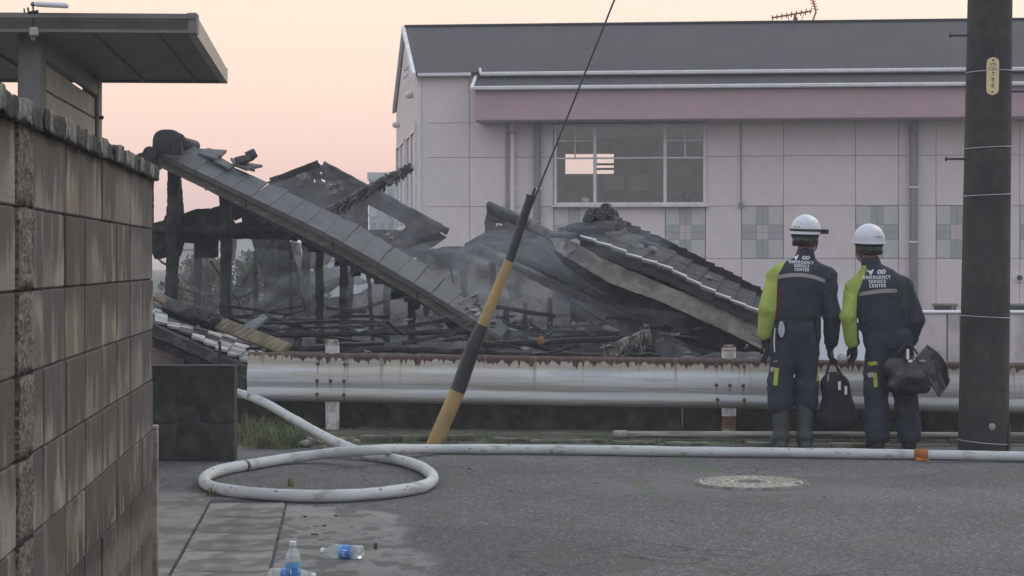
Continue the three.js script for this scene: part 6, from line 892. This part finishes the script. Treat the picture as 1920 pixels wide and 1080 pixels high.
function helmetSet(root, at, yaw, tilt, o) {
  const G0 = new THREE.Group(); G0.name = 'helmet'; G0.position.set(...at); G0.rotation.set(tilt, yaw, o.roll ?? 0, 'YXZ'); root.add(G0);
  const pr = []; for (let i = 0; i <= 18; i++) { const a = i / 18 * Math.PI / 2; pr.push([Math.max(0.0005, 0.112 * Math.sin(a)), 0.125 * Math.cos(a)]); } pr.push([0.1135, -0.012], [0.1165, -0.02], [0.1165, -0.024], [0.1095, -0.022], [0.108, 0.0]);
  part('shell', uvBox(new THREE.LatheGeometry(pr.map((p) => new THREE.Vector2(...p)), 56).scale(1, 1, 1.17)), CLOTH.helmet, G0);
  const peak = new THREE.Shape(); for (let i = 0; i <= 24; i++) { const a = Math.PI * (0.12 + 0.76 * i / 24), x = Math.cos(a) * 0.114, y = Math.sin(a) * 0.134 + Math.sin(i / 24 * Math.PI) * 0.032; i ? peak.lineTo(x, y) : peak.moveTo(x, y); } for (let i = 24; i >= 0; i--) { const a = Math.PI * (0.12 + 0.76 * i / 24); peak.lineTo(Math.cos(a) * 0.11, Math.sin(a) * 0.128); }
  part('peak', uvBox(new THREE.ExtrudeGeometry(peak, { depth: 0.006, bevelEnabled: true, bevelSize: 0.001, bevelThickness: 0.001 }).rotateX(-Math.PI / 2)).translate(0, -0.022, 0), CLOTH.helmet, G0);
  const belt = (y, r, h, m, n) => part(n, uvBox(new THREE.LatheGeometry([[r, y + h / 2], [r + 0.003, y + h / 2 - 0.002], [r + 0.003, y - h / 2 + 0.002], [r, y - h / 2], [r - 0.004, y]].map((p) => new THREE.Vector2(...p)), 48).scale(1, 1, 1.17)), m, G0);
  if (o.strap) belt(0.008, 0.1125, 0.018, CLOTH.black, 'headlamp_strap');
  for (const a of o.vents) { const v = part('vent_hole', new THREE.SphereGeometry(0.005, 10, 6).scale(1, 1, 0.6).translate(Math.sin(a) * 0.110, 0.031, Math.cos(a) * 0.110 * 1.17), M.darkMetal, G0); }
  if (o.goggles) { part('headlamp', uvBox(roughen(mergeVertices(new THREE.BoxGeometry(0.075, 0.038, 0.045, 5, 4, 4).deleteAttribute('uv').deleteAttribute('normal')), 0.003, 30)).translate(0.0, 0.008, -0.15), CLOTH.black, G0); part('headlamp_arm', uvBox(new THREE.BoxGeometry(0.06, 0.034, 0.05, 2, 2, 2)).translate(0.118, 0.0, -0.065), CLOTH.black, G0); }
  // inner band, nape pad, chin straps
  part('nape_pad', uvBox(new THREE.CylinderGeometry(0.096, 0.09, 0.032, 40, 2, true, -1.35, 2.7).scale(1, 1, 1.1)).translate(0, -0.055, 0.004), CLOTH.pad, G0); 
  part('inner_band', uvBox(new THREE.CylinderGeometry(0.101, 0.098, 0.03, 40, 1, true).scale(1, 1, 1.12)).translate(0, -0.03, 0), CLOTH.black, G0);
  for (const s of [-1, 1]) part('chin_strap', merge([tube([V(s * 0.098, -0.03, -0.01), V(s * 0.092, -0.08, -0.02), V(s * 0.072, -0.125, -0.045), V(s * 0.03, -0.158, -0.07), V(0, -0.165, -0.075)], 0.0055, 24, 6), tube([V(s * 0.09, -0.03, 0.055), V(s * 0.093, -0.08, 0.0), V(s * 0.08, -0.115, -0.035)], 0.005, 16, 6)]), CLOTH.pad, G0);
  return G0;
}
function hairGeo(at, yaw) { const f = sdf([ell([0, 0.045, 0.012], [0.083, 0.102, 0.103]), cap([-0.05, -0.03, 0.055], [0.05, -0.03, 0.055], 0.034, 0.034)], 0.03); return uvBox(skin((x, y, z) => Math.max(f(x, y, z) + 0.003 * n3(x * 90, y * 30, z * 90), (z + 0.012) * -1 - 0.03 * smooth(0.02, 0.09, y), -0.052 - y + 0.15 * Math.max(0, 0.03 - z)), [-0.1, -0.07, -0.07], [0.1, 0.16, 0.13], 50).rotateY(yaw).translate(...at)); }

/* --- the taller man, at the left --- */
{
  const o = P(1492, 838, 14.72), t = thing('person', 'person in navy and lime jacket and rubber boots, dark strap round white helmet, black bag', 'person', [o.x, 0.004, o.z]);
  const hd = [0.078, 1.567, -0.01], yaw = -0.62;
  // body: one surface from head to feet
  const bp = [cap([0.064, 1.36, 0.0], [0.07, 1.50, 0.0], 0.058, 0.056), cap([0.02, 1.02, 0], [0.05, 1.22, 0], 0.12, 0.12, { f: 0.62 }), cap([-0.10, 1.275, 0], [0.19, 1.265, 0], 0.05, 0.05), cap([-0.15, 1.265, 0], [-0.225, 1.03, 0.03], 0.045, 0.04), cap([-0.225, 1.03, 0.03], [-0.222, 0.81, -0.02], 0.038, 0.026), cap([-0.222, 0.81, -0.02], [-0.22, 0.72, -0.03], 0.022, 0.02), cap([0.245, 1.28, 0], [0.275, 1.0, 0.03], 0.045, 0.04), cap([0.275, 1.0, 0.03], [0.265, 0.77, -0.03], 0.038, 0.026), cap([0.265, 0.77, -0.03], [0.262, 0.69, -0.04], 0.022, 0.02), cap([-0.01, 0.92, 0], [0.02, 1.03, 0], 0.13, 0.13, { f: 0.68 }), cap([-0.08, 0.88, 0], [-0.11, 0.44, 0.0], 0.078, 0.055), cap([-0.11, 0.44, 0], [-0.118, 0.08, 0.02], 0.052, 0.036), cap([0.07, 0.88, 0], [0.078, 0.44, 0], 0.078, 0.055), cap([0.078, 0.44, 0], [0.066, 0.08, 0.02], 0.052, 0.036), cap([-0.118, 0.05, 0.02], [-0.135, 0.04, -0.13], 0.034, 0.03), cap([0.066, 0.05, 0.02], [0.085, 0.04, -0.13], 0.034, 0.03)];
  part('body', merge([flat(uvBox(grow(bp, 78))), flat(uvBox(headGeo(hd, yaw, 0.05)))]), CLOTH.skin, t);
  part('hair', hairGeo(hd, yaw), CLOTH.hair, t);
  const jb = [-0.40, 0.40, 0.70, 1.50];
  const seamX = (y) => -0.148 + 0.105 * smooth(1.27, 1.47, y) - 0.012 * smooth(1.15, 0.95, y);
  const jm = new THREE.MeshStandardMaterial({ roughness: 0.85, bumpMap: rep(CLOTH.weave, 0.02), bumpScale: 0.0005, map: jacketMap(...jb, { lime: (x, y) => (x < seamX(y) ? 1 : 0), red: (x, y) => smooth(0.018, 0.008, Math.abs(x - seamX(y) - 0.008)) * smooth(1.27, 1.18, y), seam: [[-0.043, 1.48], [-0.052, 1.44], [-0.082, 1.39], [-0.116, 1.34], [-0.14, 1.29], [-0.148, 1.22], [-0.15, 1.1], [-0.16, 0.95]], text: [0.032, 1.385], tilt: 0.05 }) });
  const jp = [cap([0.006, 1.00, 0], [0.044, 1.24, 0.004], 0.178, 0.19, { f: 0.64 }), cap([0.045, 1.355, 0], [-0.135, 1.30, 0], 0.08, 0.074), cap([0.055, 1.355, 0], [0.225, 1.29, 0], 0.08, 0.074), cap([0.055, 1.36, 0.004], [0.068, 1.455, 0.002], 0.085, 0.068), cap([-0.15, 1.275, 0], [-0.217, 1.04, 0.03], 0.068, 0.059), cap([-0.217, 1.04, 0.03], [-0.225, 0.86, -0.015], 0.059, 0.052, { k: 0.02 }), cap([0.232, 1.262, 0], [0.272, 1.0, 0.03], 0.075, 0.064), cap([0.276, 1.0, 0.03], [0.268, 0.80, -0.02], 0.064, 0.052, { k: 0.02 }),
    cap([0.069, 1.53, 0.0], [0.07, 1.64, 0.0], 0.058, 0.064, { cut: 1 })];
  const jg = grow(jp, 116, { amp: 0.0105, fr: 12, seed: 3, extra: (d, x, y, z) => Math.max(d, x > -0.165 && x < 0.208 ? 0.955 - y + 0.010 * n3(x * 20, 1, z * 20) : -1) });
  const jacket = part('jacket', dressUv(jg.clone(), ...jb), jm, t);
  part('reflective_tape', patch(jg, -0.148, 0.208, 1.268, 1.296, 30, 3, 0.0035, (x, y, u) => [x, y + 0.03 * Math.sin(u * 2.4) - 0.052 * u * u]), CLOTH.tape, t);
  part('waistband', patch(jg, -0.13, 0.19, 0.962, 0.985, 24, 2, 0.003), CLOTH.black, t);
  const tp = [cap([-0.006, 0.93, 0], [0.012, 0.99, 0], 0.148, 0.148, { f: 0.7 }), cap([-0.07, 0.87, 0.01], [-0.112, 0.47, 0.0], 0.112, 0.09), cap([0.072, 0.87, 0.01], [0.085, 0.47, 0.0], 0.112, 0.088), cap([-0.112, 0.47, 0], [-0.115, 0.335, 0.01], 0.092, 0.096, { k: 0.03 }), cap([0.085, 0.47, 0], [0.083, 0.345, 0.01], 0.090, 0.088, { k: 0.03 }), cap([-0.115, 0.335, 0.01], [-0.115, 0.285, 0.015], 0.088, 0.066, { k: 0.02 }), cap([0.083, 0.345, 0.01], [0.078, 0.30, 0.015], 0.082, 0.062, { k: 0.02 })];
  const tg = grow(tp, 108, { amp: 0.0115, fr: 12, seed: 11, k: 0.022 });
  part('trousers', uvBox(tg.clone()), CLOTH.navy, t);
  for (const [x, dx, s] of [[-0.114, -0.006, -1], [0.064, 0.012, 1]]) part('rubber_boot', uvBox(grow([cap([x, 0.32, 0.018], [x, 0.10, 0.03], 0.068, 0.055), cap([x, 0.075, 0.035], [x + dx * 0.4, 0.06, 0.0], 0.056, 0.052), cap([x + dx * 0.3, 0.05, 0.0], [x + dx * 3, 0.042, -0.15], 0.047, 0.042, { k: 0.05 }), cap([x, 0.014, 0.05], [x + dx * 3, 0.014, -0.16], 0.048, 0.046, { k: 0.012 })], 64, { amp: 0.003, fr: 20, seed: x * 30, extra: (d, X2, y) => Math.max(d, -y + 0.001) })), CLOTH.boot, t);
  for (const [x0, x1, y0, y1, m, n] of [[-0.215, -0.168, 0.57, 0.605, CLOTH.tapePale, 'reflective_patch'], [-0.168, -0.138, 0.47, 0.60, CLOTH.lime, 'lime_stripe'], [-0.17, -0.145, 0.645, 0.655, CLOTH.lime, 'lime_stripe'], [0.158, 0.176, 0.50, 0.61, CLOTH.lime, 'lime_stripe'], [0.172, 0.188, 0.57, 0.61, CLOTH.tapePale, 'reflective_patch']]) { const g = patch(tg, x0, x1, y0, y1, 6, 8, 0.003, (x, y, u, v) => [x - 0.012 * (1 - v), y]); if (g.attributes.position.count) part(n, g, m, t); }
  for (const [x0, x1] of [[-0.075, -0.012], [0.042, 0.112]]) part('back_pocket', patch(tg, x0, x1, 0.845, 0.935, 8, 8, 0.004), CLOTH.navy, t);
  // radio pouch on the left hip with its pale label, tool holder on the right
  const pouch = part('hip_pouch', uvBox(grow([cap([-0.122, 0.93, 0.115], [-0.125, 0.855, 0.118], 0.04, 0.036, { f: 0.7 })], 40)), CLOTH.black, t); part('pouch_label', patch(pouch.geometry, -0.15, -0.103, 0.83, 0.95, 8, 10, 0.003, (x, y, u, v) => [lerp(-0.128, x, Math.sin(0.35 + v * 2.4)), y]), (() => { const cv = document.createElement('canvas'); cv.width = 96; cv.height = 192; const g = cv.getContext('2d'); g.fillStyle = '#aeb6bf'; g.fillRect(0, 0, 96, 192); g.strokeStyle = '#3b424c'; g.lineWidth = 6; for (let i = 0; i < 7; i++) { g.beginPath(); g.moveTo(22 + (i * 29) % 20, 30 + i * 22); g.lineTo(66 - (i * 17) % 18, 24 + i * 22); g.stroke(); } const x = new THREE.CanvasTexture(cv); x.colorSpace = THREE.SRGBColorSpace; return new THREE.MeshStandardMaterial({ map: x, roughness: 0.6 }); })(), pouch);
  part('tool_holder', uvBox(grow([cap([0.155, 0.97, 0.10], [0.158, 0.83, 0.10], 0.02, 0.017)], 32)), CLOTH.black, t); part('white_cord', tube([V(-0.165, 0.90, 0.07), V(-0.172, 0.80, 0.075), V(-0.168, 0.72, 0.07)], 0.0065, 12, 6), M.white, t);
  part('glove', handGeo(0.55, -1, 0.25, [-0.222, 0.80, -0.02], 0.05), CLOTH.glove, t); part('glove', handGeo(1.35, 1, -0.2, [0.264, 0.765, -0.03], -0.03), CLOTH.glove, t);
  for (const [a, b] of [[[-0.226, 0.87, -0.014], [-0.222, 0.79, -0.02]], [[0.268, 0.81, -0.022], [0.264, 0.755, -0.03]]]) part('glove_cuff', uvBox(grow([cap(a, b, 0.043, 0.034)], 32)), CLOTH.glove, t);
  helmetSet(t, [hd[0] - 0.004, hd[1] + 0.062, hd[2] + 0.008], yaw, 0.02, { strap: true, goggles: true, vents: [-0.55 + 0.62, -0.35 + 0.62, -0.15 + 0.62].map((a) => a - 0.35) , roll: -0.05 });
  // the black bag hanging from his right hand
  const B = P(1562, 676, 14.75), bag = thing('black_bag', 'soft black cloth bag with white strap tips hanging between the two men', 'bag', [B.x, B.y, B.z]), u = 14.75 / F, q = (x, y) => [(x - 1562) * u, (676 - y) * u];
  const bp2 = [cap([...q(1560, 722), 0], [...q(1572, 722), 0], 0.07, 0.066, { f: 0.6 }), cap([...q(1560, 722), 0], [...q(1558, 775), 0], 0.07, 0.09, { f: 0.66 }), cap([...q(1573, 722), 0], [...q(1586, 775), 0], 0.068, 0.085, { f: 0.66 }), cap([...q(1552, 790), 0], [...q(1590, 792), 0], 0.06, 0.055, { f: 0.8 })];
  part('bag_body', uvBox(grow(bp2, 80, { amp: 0.008, fr: 16, seed: 5, k: 0.06 })), CLOTH.black, bag); part('handle', tube([V(...q(1548, 706), 0.01), V(...q(1554, 684), 0.012), V(...q(1562, 673), 0), V(...q(1568, 684), -0.012), V(...q(1576, 706), -0.01)], 0.009, 24, 8), CLOTH.black, bag);
  part('strap', tube([V(...q(1570, 690), 0.03), V(...q(1581, 712), 0.05), V(...q(1588, 738), 0.062)], 0.008, 14, 6), CLOTH.black, bag); for (const [x, y] of [[1571, 722], [1583, 731]]) part('strap_tip', box(0.02, 0.065, 0.008, ...q(x, y), 0.072, 0.003), M.white, bag); part('strap_tip', box(0.018, 0.06, 0.008, ...q(1551, 708), 0.045, 0.003), CLOTH.tape, bag);
}
/* --- the second man, with the leather bag --- */
{
  const o = P(1672, 839, 14.62), t = thing('person', 'person in long navy jacket with lime sleeve and plain white helmet carrying leather bag', 'person', [o.x, 0.004, o.z]);
  const hd = [-0.172, 1.50, -0.015], yaw = 0.42;
  const bp = [cap([-0.155, 1.30, 0.0], [-0.165, 1.44, 0.0], 0.058, 0.056), cap([-0.05, 0.95, 0], [-0.10, 1.15, 0], 0.12, 0.12, { f: 0.62 }), cap([-0.25, 1.185, 0], [0.04, 1.19, 0], 0.05, 0.05), cap([-0.28, 1.18, 0], [-0.338, 0.99, 0.03], 0.045, 0.04), cap([-0.338, 0.99, 0.03], [-0.285, 0.79, -0.05], 0.038, 0.026), cap([-0.285, 0.79, -0.05], [-0.275, 0.72, -0.07], 0.022, 0.02), cap([0.095, 1.21, 0], [0.17, 0.96, 0.04], 0.045, 0.04), cap([0.17, 0.96, 0.04], [0.14, 0.77, -0.03], 0.038, 0.026), cap([0.14, 0.77, -0.03], [0.135, 0.70, -0.04], 0.022, 0.02), cap([-0.03, 0.86, 0], [-0.04, 0.98, 0], 0.13, 0.13, { f: 0.68 }), cap([-0.10, 0.84, 0], [-0.115, 0.43, 0], 0.078, 0.055), cap([-0.115, 0.43, 0], [-0.11, 0.08, 0.02], 0.052, 0.036), cap([0.045, 0.84, 0], [0.085, 0.43, 0], 0.078, 0.055), cap([0.085, 0.43, 0], [0.125, 0.08, 0.02], 0.052, 0.036), cap([-0.11, 0.05, 0.02], [-0.12, 0.04, -0.13], 0.034, 0.03), cap([0.125, 0.05, 0.02], [0.15, 0.04, -0.13], 0.034, 0.03)];
  part('body', merge([flat(uvBox(grow(bp, 78))), flat(uvBox(headGeo(hd, yaw, 0.08)))]), CLOTH.skin, t);
  part('hair', hairGeo(hd, yaw), CLOTH.hair, t);
  const jb = [-0.48, 0.32, 0.62, 1.42], seamX = (y) => -0.272 + 0.075 * smooth(1.13, 1.36, y) + 0.016 * smooth(1.1, 0.8, y);
  const jm = new THREE.MeshStandardMaterial({ roughness: 0.85, bumpMap: rep(CLOTH.weave, 0.02), bumpScale: 0.0005, map: jacketMap(...jb, { lime: (x, y) => (x < seamX(y) && y < 1.37 ? 1 : 0), seam: [[-0.197, 1.37], [-0.21, 1.31], [-0.235, 1.245], [-0.262, 1.18], [-0.272, 1.12], [-0.268, 0.95], [-0.256, 0.8]], text: [-0.128, 1.272], tilt: -0.02, big: 1.12 }) });
  const jp = [cap([-0.025, 0.80, 0], [-0.06, 0.98, 0], 0.172, 0.178, { f: 0.68 }), cap([-0.06, 0.98, 0], [-0.102, 1.17, 0.004], 0.178, 0.185, { f: 0.64 }), cap([-0.14, 1.275, 0], [-0.265, 1.20, 0], 0.08, 0.074), cap([-0.13, 1.275, 0], [0.06, 1.225, 0], 0.08, 0.078), cap([-0.145, 1.29, 0.004], [-0.162, 1.39, 0.002], 0.085, 0.066), cap([-0.28, 1.18, 0], [-0.333, 0.99, 0.03], 0.068, 0.060), cap([-0.333, 0.99, 0.03], [-0.29, 0.80, -0.04], 0.060, 0.050, { k: 0.02 }), cap([0.09, 1.20, 0], [0.168, 0.96, 0.04], 0.08, 0.070), cap([0.168, 0.96, 0.04], [0.138, 0.80, -0.02], 0.068, 0.054, { k: 0.02 }), cap([-0.166, 1.465, 0], [-0.168, 1.58, 0], 0.057, 0.062, { cut: 1 })];
  const jg = grow(jp, 116, { amp: 0.011, fr: 11, seed: 23, extra: (d, x, y, z) => Math.max(d, x > -0.225 && x < 0.085 ? 0.742 - y + 0.008 * n3(x * 18, 2, z * 18) : -1) });
  part('jacket', dressUv(jg.clone(), ...jb), jm, t);
  part('reflective_tape', patch(jg, -0.258, 0.02, 1.140, 1.168, 28, 3, 0.0035, (x, y, u) => [x, y + 0.028 * Math.sin(u * 1.9)]), CLOTH.tape, t);
  const tp = [cap([-0.03, 0.86, 0], [-0.035, 0.93, 0], 0.145, 0.145, { f: 0.7 }), cap([-0.095, 0.83, 0.008], [-0.116, 0.45, 0.0], 0.112, 0.092), cap([0.045, 0.83, 0.008], [0.088, 0.45, 0.0], 0.112, 0.092), cap([-0.116, 0.45, 0], [-0.112, 0.095, 0.015], 0.092, 0.088, { k: 0.03 }), cap([0.088, 0.45, 0], [0.128, 0.10, 0.015], 0.09, 0.084, { k: 0.03 })];
  const tg = grow(tp, 110, { amp: 0.012, fr: 11, seed: 31, k: 0.022, extra: (d, x, y) => Math.max(d, 0.045 - y + 0.006 * n3(x * 25, 1, 3)) });
  part('trousers', uvBox(tg.clone()), CLOTH.navy, t);
  for (const [x0, x1, y0, y1, m, n] of [[-0.196, -0.155, 0.533, 0.565, CLOTH.tapePale, 'reflective_patch'], [-0.158, -0.132, 0.46, 0.565, CLOTH.lime, 'lime_stripe'], [-0.192, -0.135, 0.622, 0.648, CLOTH.lime, 'lime_stripe']]) { const g = patch(tg, x0, x1, y0, y1, 6, 8, 0.003, (x, y, u, v) => [x + 0.010 * (1 - v), y + 0.01 * u]); if (g.attributes.position.count) part(n, g, m, t); }
  for (const [x, dx] of [[-0.11, -0.006], [0.127, 0.012]]) part('shoe', uvBox(grow([cap([x, 0.075, 0.03], [x, 0.05, 0.0], 0.048, 0.046), cap([x, 0.045, 0.01], [x + dx * 3, 0.04, -0.15], 0.045, 0.04, { k: 0.05 }), cap([x, 0.014, 0.045], [x + dx * 3, 0.014, -0.16], 0.046, 0.044, { k: 0.012 })], 56, { extra: (d, X2, y) => Math.max(d, -y + 0.001) })), CLOTH.black, t);
  part('glove', handGeo(0.7, -1, 0.4, [-0.285, 0.79, -0.045], 0.1), CLOTH.glove, t); part('glove', handGeo(1.3, 1, -0.3, [0.137, 0.775, -0.025], -0.05), CLOTH.glove, t);
  for (const [a, b] of [[[-0.294, 0.81, -0.038], [-0.285, 0.775, -0.047]], [[0.139, 0.805, -0.02], [0.137, 0.76, -0.026]]]) part('glove_cuff', uvBox(grow([cap(a, b, 0.04, 0.034)], 32)), CLOTH.glove, t);
  // arm badge
  { const g = patch(jg, -0.05, 0.03, 1.03, 1.13, 8, 8, 0.003, null, 'x'); if (g.attributes.position.count) part('arm_badge', g, (() => { const cv = document.createElement('canvas'); cv.width = cv.height = 96; const c = cv.getContext('2d'); c.fillStyle = '#252b3a'; c.fillRect(0, 0, 96, 96); c.strokeStyle = '#aeb6bf'; c.lineWidth = 9; c.beginPath(); c.arc(48, 30, 18, 0, 5); c.stroke(); c.beginPath(); c.moveTo(20, 78); c.lineTo(48, 58); c.lineTo(78, 80); c.stroke(); const x = new THREE.CanvasTexture(cv); x.colorSpace = THREE.SRGBColorSpace; return new THREE.MeshStandardMaterial({ map: x, roughness: 0.8 }); })(), t); }
  helmetSet(t, [hd[0] + 0.002, hd[1] + 0.058, hd[2] + 0.012], yaw, 0.06, { strap: false, goggles: false, vents: [0.02, 0.22, 0.32, 0.52].map((a) => a - 0.3), roll: 0.02 });
  // leather bag hanging at his right hip, its strap over the right shoulder
  const B = P(1700, 690, 14.45), bag = thing('leather_bag', 'black leather shoulder bag with open grey edged flap beside the utility pole', 'bag', [B.x, B.y, B.z]), u = 14.45 / F, q = (x, y, z = 0) => V((x - 1700) * u, (690 - y) * u, z);
  const body = prism([[1664, 664], [1692, 658], [1716, 664], [1730, 690], [1748, 734], [1738, 740], [1704, 742], [1672, 738], [1662, 724], [1660, 690]].map(([x, y]) => { const v = q(x, y); return [v.x, v.y]; }), 0.13, 0.016).translate(0, 0, -0.05);
  part('bag_body', uvBox(roughen(mergeVertices((() => { const g = grow([cap([...q(1676, 690).toArray().slice(0, 2), 0], [...q(1712, 688).toArray().slice(0, 2), 0], 0.085, 0.08, { f: 0.75 }), cap([...q(1678, 722).toArray().slice(0, 2), 0], [...q(1730, 724).toArray().slice(0, 2), 0], 0.065, 0.06, { f: 1.1 }), cap([...q(1690, 706).toArray().slice(0, 2), 0.02], [...q(1722, 708).toArray().slice(0, 2), 0.02], 0.075, 0.075, { f: 0.9 })], 72, { amp: 0.006, fr: 20, seed: 9, k: 0.03 }); g.deleteAttribute('normal'); return g; })()), 0.001, 20)), CLOTH.leather, bag);
  const flap = hexa([q(1708, 678, 0.05), q(1742, 648, -0.05), q(1783, 716, -0.05), q(1757, 742, 0.06)], V(-0.012, -0.004, -0.012));
  part('bag_flap', (() => { const n = 14, pos = [], idx = [], a = [q(1706, 678, 0.055), q(1741, 647, -0.06)], b = [q(1758, 743, 0.06), q(1784, 715, -0.04)]; for (const k of [0, 1]) for (let j = 0; j <= n; j++) for (let i = 0; i <= n; i++) { const s = a[0].clone().lerp(a[1], i / n), e = b[0].clone().lerp(b[1], i / n), v = s.lerp(e, j / n); const bow = Math.sin(j / n * Math.PI); v.add(V(0.034 * bow * (0.3 + 0.7 * i / n), 0.030 * bow * (0.4 + 0.6 * i / n), 0.02 * Math.sin(i / n * 3.1) + 0.008 * n3(i * 0.5, j * 0.4, 2))); if (k) v.add(V(-0.008, -0.003, -0.006)); pos.push(v.x, v.y, v.z); } const st = (n + 1) * (n + 1); for (let j = 0; j < n; j++) for (let i = 0; i < n; i++) { const c = j * (n + 1) + i, d = c + n + 1; idx.push(c, d, c + 1, c + 1, d, d + 1, st + c, st + c + 1, st + d, st + c + 1, st + d + 1, st + d); } for (let i = 0; i < n; i++) for (const [c, d] of [[i, i + 1], [n * (n + 1) + i + 1, n * (n + 1) + i], [(i + 1) * (n + 1), i * (n + 1)], [i * (n + 1) + n, (i + 1) * (n + 1) + n]]) idx.push(c, d, st + c, d, st + d, st + c); const g = new THREE.BufferGeometry(); g.setAttribute('position', new THREE.Float32BufferAttribute(pos, 3)); g.setIndex(idx); return uvBox(flat(g), false); })(), CLOTH.leather, bag);
  part('flap_edge', rod(q(1707, 677, 0.062), q(1742, 646, -0.052), 0.0055), CLOTH.tape, bag); part('clasp', box(0.05, 0.016, 0.012, q(1726, 676).x, q(1726, 676).y, 0.07, 0.004), CLOTH.tape, bag);
  part('handle', tube([q(1684, 662, 0.02), q(1692, 650, 0.0), q(1704, 646, -0.03), q(1716, 654, -0.05), q(1722, 664, -0.03)], 0.009, 24, 8), CLOTH.leather, bag);
  // strap: over the shoulder and down the back, pressed on to the jacket
  const off = V(o.x - B.x, 0.004 - B.y, o.z - B.z), strap = [];
  for (const [xa, ya, xb, yb, w, m, n] of [[0.055, 1.285, 0.085, 1.05, 0.033, CLOTH.pad, 'shoulder_pad'], [0.085, 1.06, 0.105, 0.76, 0.012, CLOTH.pad, 'strap']]) { const g = patch(jg, xa - w, xa + w, ya, yb, 4, 22, 0.006, (x, y, uu, v) => [lerp(xa, xb, v) + (uu - 0.5) * 2 * w, y]); if (g.attributes.position.count) part(n, g.translate(off.x, off.y, off.z), m === CLOTH.pad ? STRAP : m, bag); }
  part('strap', tube([V(0.105, 0.79, 0.12).add(off), V(0.10, 0.72, 0.11).add(off), q(1694, 668, 0.075), q(1698, 680, 0.08)], 0.009, 14, 6), STRAP, bag); part('strap_buckle', merge([box(0.02, 0.075, 0.012, q(1697, 663).x, q(1697, 663).y, 0.10, 0.003).rotateZ(0.0), box(0.026, 0.02, 0.014, q(1701, 676).x, q(1701, 676).y, 0.102, 0.003)]), M.white, bag);
}
/* ---------- smoke over the ruin ---------- */
{
  const t = thing('smoke', 'thin bluish grey smoke hanging over the burnt timbers and the slipped roofs', 'smoke'), sm = new THREE.MeshStandardMaterial({ color: col(0.60, 0.635, 0.68), roughness: 1, transparent: true, opacity: 0.04, depthWrite: false });
  t.userData.kind = 'stuff';
  for (const [px, py, d, w, h, dp, s] of [[1060, 500, 21.2, 190, 75, 1.2, 1], [960, 540, 22.6, 210, 100, 1.2, 2], [850, 560, 23.4, 260, 110, 1.4, 3], [1130, 460, 20.9, 110, 42, 0.7, 4], [700, 580, 22.8, 240, 90, 1.3, 5], [520, 560, 22.8, 200, 90, 1.1, 6], [620, 420, 25.2, 180, 80, 0.8, 7], [1010, 600, 20.8, 260, 60, 1.0, 8]]) {
    const u = d / F, g = mergeVertices(new THREE.IcosahedronGeometry(1, 24).deleteAttribute('uv').deleteAttribute('normal')), p = g.attributes.position, c = P(px, py, d);
    for (let i = 0; i < p.count; i++) { const x = p.getX(i), y = p.getY(i), z = p.getZ(i), k = 1 + 0.35 * n3(x * 1.6 + s * 7, y * 1.6, z * 1.6) + 0.16 * n3(x * 4 + s, y * 4 + 3, z * 4); p.setXYZ(i, x * w * u * k, y * h * u * k + 0.2 * x * x * h * u, z * dp * k); }
    g.computeVertexNormals(); part('smoke_puff', uvBox(g.translate(c.x, c.y, c.z)), sm, t);
  }
}
renderer.render(scene, camera);
